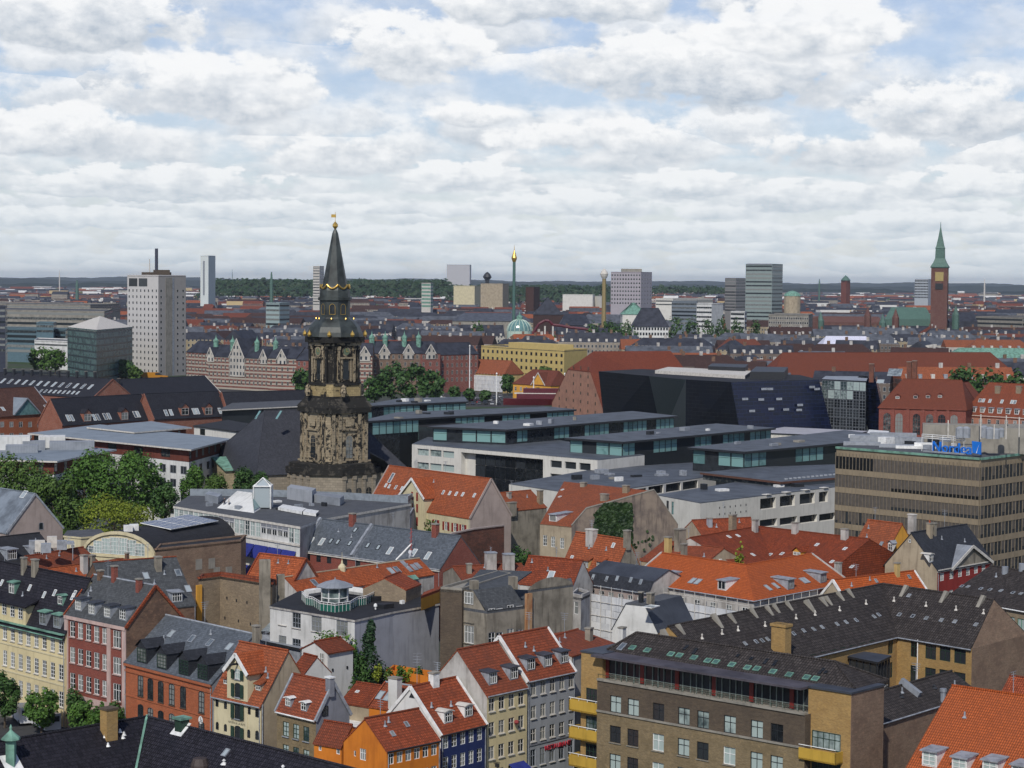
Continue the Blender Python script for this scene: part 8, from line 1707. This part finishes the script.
EXC=[(-60,192,1000,1290),(-60,115,1280,1640),(440,600,900,1270),(500,545,1430,1540),(527,606,1470,1560),(450,535,1730,1830),(530,565,1880,1960),(556,594,1680,1760),(600,655,2250,2350),(620,672,1480,1680),(640,770,1530,1600),(668,750,1620,1830),(722,785,1960,2580),(766,815,1670,1770),(800,980,1770,1880),(820,878,1280,1340),(945,1070,1130,1190),(262,292,1730,1770),(585,640,1460,1510),(652,715,1980,2080),(970,1070,1830,1960)]
def exc(x0,x1,D,dd):
 p0,p1=512+x0/D*FPX,512+x1/D*FPX
 return any(p1>a and p0<b_ and D+dd>c_ and D<d_ for a,b_,c_,d_ in EXC)
rc=random.Random(5);count=0;seen={}
def ginfo(mb,mw,x,y,a,L,Wd,ze,zr,hip,rb):
 U_=Vector((math.cos(a),math.sin(a),0));I_=Vector((-U_.y,U_.x,0));o=Vector((x,y,0));c=[o-U_*L/2,o+U_*L/2,o+U_*L/2+I_*Wd,o-U_*L/2+I_*Wd]
 for i in range(4):p,q=c[i],c[(i+1)%4];mb.poly([p,q,V3(q,ze),V3(p,ze)],mw)
 r0_,r1_=V3(o-U_*(L/2-hip*Wd/2)+I_*Wd/2,zr),V3(o+U_*(L/2-hip*Wd/2)+I_*Wd/2,zr);e=[V3(p,ze)for p in c]
 rm_,ri=rb
 rm_.poly([e[0],e[1],r1_,r0_],ri);rm_.poly([e[2],e[3],r0_,r1_],ri);rm_.poly([e[1],e[2],r1_],ri if hip else ri);rm_.poly([e[3],e[0],r0_],ri);return e,r0_,r1_,U_,I_
D=905
while D<2650:
 ps=-30 if D>1290 else(190 if D>1090 else 585)
 x=px_x(ps,D);step=52 if D<1700 else 74
 while x<px_x(1055,D)and count<292:
  L=rc.uniform(22,50)*(1 if D<1700 else 1.35);Wd=rc.uniform(11,15);a=rc.choice((-.25,.1,.2,-.1,1.2 if L<34 else .1))+rc.uniform(-.05,.05);px=512+(x+L/2)/D*FPX
  ze=rc.uniform(13.5,18.5);ze-=2.5 if D<1150 else 0
  if 590<px<700 and D<980:x+=L;continue
  if not exc(x,x+L,D-4,24)and rc.random()<.93:
   ri=rc.choices(range(5),(.46,.24,.10 if D<1500 else .14,.15,.04))[0];wi=rc.choices(range(5),(.28,.22,.2,.15,.15))[0]
   mw=MB();mr=MB();xx,yy=x+L/2,D+rc.uniform(-10,10);e,r0_,r1_,U_,I_=ginfo(mw,0,xx,yy,a,L,Wd,ze,ze+rc.uniform(4,6.5),rc.choice((0,0,.9)),(mr,0))
   nb=min(LMK,key=lambda l:abs(l[0]-px));side='left of' if px<nb[0]-8 else 'right of' if px>nb[0]+8 else 'in line with';dep='near' if D<1250 else 'middle' if D<1800 else 'far'
   lab='%s %s block, %s roof, %s rows %s %s'%('long' if L>38 else 'short' if L<28 else 'plain',FWn[wi],FRn[ri],dep,side,nb[1]);g_='city blocks, %s rows %s %s'%(dep,side,nb[1])
   t=obj('town_block',mw,FW[wi],None,(xx,yy,0));tagp(t,lab,'city block',g_);ro=obj('roof',mr,FR[ri],t)
   if D<1750:
    for k in range(int(L/12)):
     c=r0_.lerp(r1_,(k+.5)/max(1,int(L/12)));mb=MB();mb.cbox((c.x,c.y),a,1.6,.9,c.z-1.5,c.z+1.8);obj('chimney',mb,(M_oldbrick,M_whited)[k%2],ro)
    if rc.random()<.6:
     for k in range(int(L/5)):c=e[0].lerp(e[1],(k+.5)/int(L/5))+I_*1.6+Z*.9;mb=MB();mb.cbox((c.x,c.y),a,1.5,2.2,c.z-.6,c.z+1.3);obj('dormer',mb,(M_offw,M_lead)[k%2 if ri else 0],ro)
   count+=1
  x+=L+rc.uniform(2,9)
 D+=step*rc.uniform(.85,1.15)
print('blocks',count)
mb=MB();FM=[M_offw,plain('far_white',(.62,.61,.58),.8),FW[0],FW[1],FW[2],M_dslate,M_greyr,M_fred,M_forange,M_fbrown,plain('far_ochre',(.5,.38,.2),.8)]
D=2350
while D<9000:
 x=px_x(-40,D);f=D/2600
 while x<px_x(1064,D):
  L=rc.uniform(10,46)*f**.55;px=512+(x+L/2)/D*FPX
  if not exc(x,x+L,D,20)and rc.random()<.8:
   wi=rc.choice((2,1,2,3,4,3,10,2,5,6));ri=rc.choice((5,5,6,5,5,7,9,9,6,8)if D<4500 else(5,6,7,8,1,5,7,6))
   for q in range(3 if D<5200 else 1):sx,sy=x+rc.uniform(0,L),D+rc.uniform(-12,12);w_=rc.uniform(1.5,5)*f**.5;mb.cbox((sx,sy),0,w_,3,0,rc.uniform(12,19),rc.choice((0,1,4,7,3,9,5)));z=rc.uniform(9,17);z=z+8 if rc.random()<.05 else z
   ginfo(mb,wi,x+L/2,D+rc.uniform(-20,20),rc.uniform(-.3,.3),L,rc.uniform(10,18)*f**.3,z,z+rc.uniform(1,6),0,(mb,ri))
  x+=L*rc.uniform(1.0,1.35)+3
 D+=50*f**1.25*rc.uniform(.8,1.2)
o=obj('distant_city',mb,FM);o['kind']='stuff';tagp(o,'mass of small distant city buildings reaching the wooded horizon','city')
def leafmass(name,label,spots,m,kind='stuff'):
 mb=MB()
 for(x,y,z,rx,rz,n,lf)in spots:
  for k in range(n):
   d=Vector((rc.gauss(0,1),rc.gauss(0,1),rc.gauss(0,1))).normalized();d.z=abs(d.z);p=Vector((x+d.x*rx*rc.uniform(.6,1),y+d.y*rx*.6,z+d.z*rz*rc.uniform(.6,1.05)));nn=(d+Vector((rc.uniform(-.5,.5),rc.uniform(-.8,.1),rc.uniform(-.3,.6)))).normalized();a=nn.cross(Vector((rc.uniform(-1,1),rc.uniform(-1,1),1))).normalized();b_=nn.cross(a);l=lf*rc.uniform(.6,1.4);i0=len(mb.v);mb.v+=[p-a*l,p+b_*l*.7,p+a*l,p-b_*l*.7];mb.f.append([i0,i0+1,i0+2,i0+3]);mb.mi.append(0);mb.uv+=[(0,0)]*4
 o=obj(name,mb,m);o['kind']=kind;tagp(o,label,'trees');return o
sp_=[]
for k in range(420):
 D=rc.uniform(1400,7500);px=rc.uniform(-20,1044);x=px_x(px,D)
 if not exc(x-8,x+8,D,10):sp_.append((x,D,rc.uniform(2,8)if D<3000 else 7,rc.uniform(6,13)*(D/2500)**.7,rc.uniform(8,12),26,1.5*(D/2000)**.7))
leafmass('tree_clumps','small clumps of street and park trees among the far roofs',sp_,L_mid)
sp_=[]
for px in range(206,606,2):
 if rc.random()<.93:D=rc.uniform(3900,4600);zt_=zat((278 if 215<px<450 else 283.5)+rc.uniform(0,2.0)+px*.002,px,D);sp_.append((px_x(px,D),D,zt_-16,rc.uniform(12,24),17,60,3.4));sp_.append((px_x(px,D)+6,D-120,max(2,zt_-30),20,16,40,3.4))
for px in range(600,726,3):D=rc.uniform(4200,5000);sp_.append((px_x(px,D),D,zat(288+rc.uniform(-1,1.2),px,D)-10,rc.uniform(14,26),15,40,3.6))
leafmass('park_woods','dark green belt of park trees along the skyline',sp_,leafmat('skyline_leaves',(.012,.032,.014),(.028,.06,.02)))
def belt(name,label,D,z0,z1,px0,px1,m,f=1.0):
 mb=MB();n=260;pr=None;hgt=[z0+(z1-z0)*(.5+.3*math.sin(k*.13+D)+.2*math.sin(k*.47+D*2))+rc.uniform(-1,1)*(z1-z0)*.12 for k in range(n+1)]
 for k in range(n):p0,p1=px0+(px1-px0)*k/n,px0+(px1-px0)*(k+1)/n;A,B=Vector((px_x(p0,D),D,0)),Vector((px_x(p1,D),D,0));mb.quad(A,B,V3(B,hgt[k+1])+Vector((0,300,0)),V3(A,hgt[k])+Vector((0,300,0)));mb.quad(V3(A,hgt[k])+Vector((0,300,0)),V3(B,hgt[k+1])+Vector((0,300,0)),V3(B,0)+Vector((0,3500,0)),V3(A,0)+Vector((0,3500,0)))
 o=obj(name,mb,m);o['kind']='structure';return o
M_hill=mat('wooded_hill',lambda T,b_:setc(T,b_,T.mixc(T.ss(noise(T,objvec(T),.01,6,.7),.4,.62),(.008,.02,.018),(.025,.038,.028)),.95,.1))
belt('far_hills','',9200,16,36,-200,1224,M_hill);belt('farther_hills','',13500,30,55,-200,1224,M_hill);belt('horizon_hills','',19000,50,73,-200,1224,M_hill)
mb=MB();S=27000
mb.poly([(-S,-3000,0),(S,-3000,0),(S,S,0),(-S,S,0)],uv=[(-S,-3000),(S,-3000),(S,S),(-S,S)])
def gm(T,b):
 v=uvn(T);n1=noise(T,v,.004,6,.7);n2=noise(T,v,.03,5,.7)
 col=T.mixc(T.ss(n1,.45,.6),(.07,.075,.07),(.045,.075,.03));col=T.mixc(T.m('MULTIPLY',T.ss(n2,.52,.7),.6),col,(.12,.10,.085))
 setc(T,b,col,.95,.1)
o=obj('ground',mb,mat('ground',gm));o['kind']='structure'
def flat(name,pts,z,m,kerb=0):
 mb=MB();q=[Vector((x,y,z))for x,y in pts];mb.poly(q)
 if kerb:[mb.quad(V3(a,.0),V3(b_,0),b_,a)for a,b_ in zip(q,q[1:]+q[:1])]
 o=obj(name,mb,m);o['kind']='structure';return o
g2=lambda*ps:[tuple(P(x,y,0).to_2d())for x,y in ps]
flat('street',g2((-80,745),(60,775),(130,745),(130,715),(60,712),(-80,690)),.006,M_asphalt);flat('pavement',g2((-80,700),(60,727),(66,724),(-80,694)),.13,M_concrete,1)
flat('car_park',[(px_x(p,D),D)for p,D in((425,950),(545,940),(545,1050),(425,1050))],.006,M_asphalt);flat('quay_street',[(px_x(p,D),D)for p,D in((60,1100),(330,960),(340,1050),(60,1250))],.008,M_asphalt)
flat('harbour_water',[(px_x(p,D),D)for p,D in((-100,790),(560,860),(600,905),(420,935),(60,930),(-100,930))],.004,mat('water',lambda T,b_:setc(T,b_,(.02,.035,.04),.12,.5,noise(T,objvec(T),.4,4),.3,.1)))
mb=MB();mb.box(-27100,27100,-3100,27100,-1.0,125);hz_=obj('haze',mb,[bpy.data.materials.new('haze')]);hz_['kind']='stuff';m=hz_.data.materials[0];m.use_nodes=True;T=NT(m.node_tree);o_=T.n('ShaderNodeOutputMaterial');pv=T.n('ShaderNodeVolumePrincipled',i={'Color':(.80,.88,1.0,1),'Density':HAZE_D,'Anisotropy':.2});T.nt.links.new(pv.outputs[0],o_.inputs['Volume'])
hz_['label']='thin blue summer haze over the city';SC.cycles.volume_step_rate=1.0
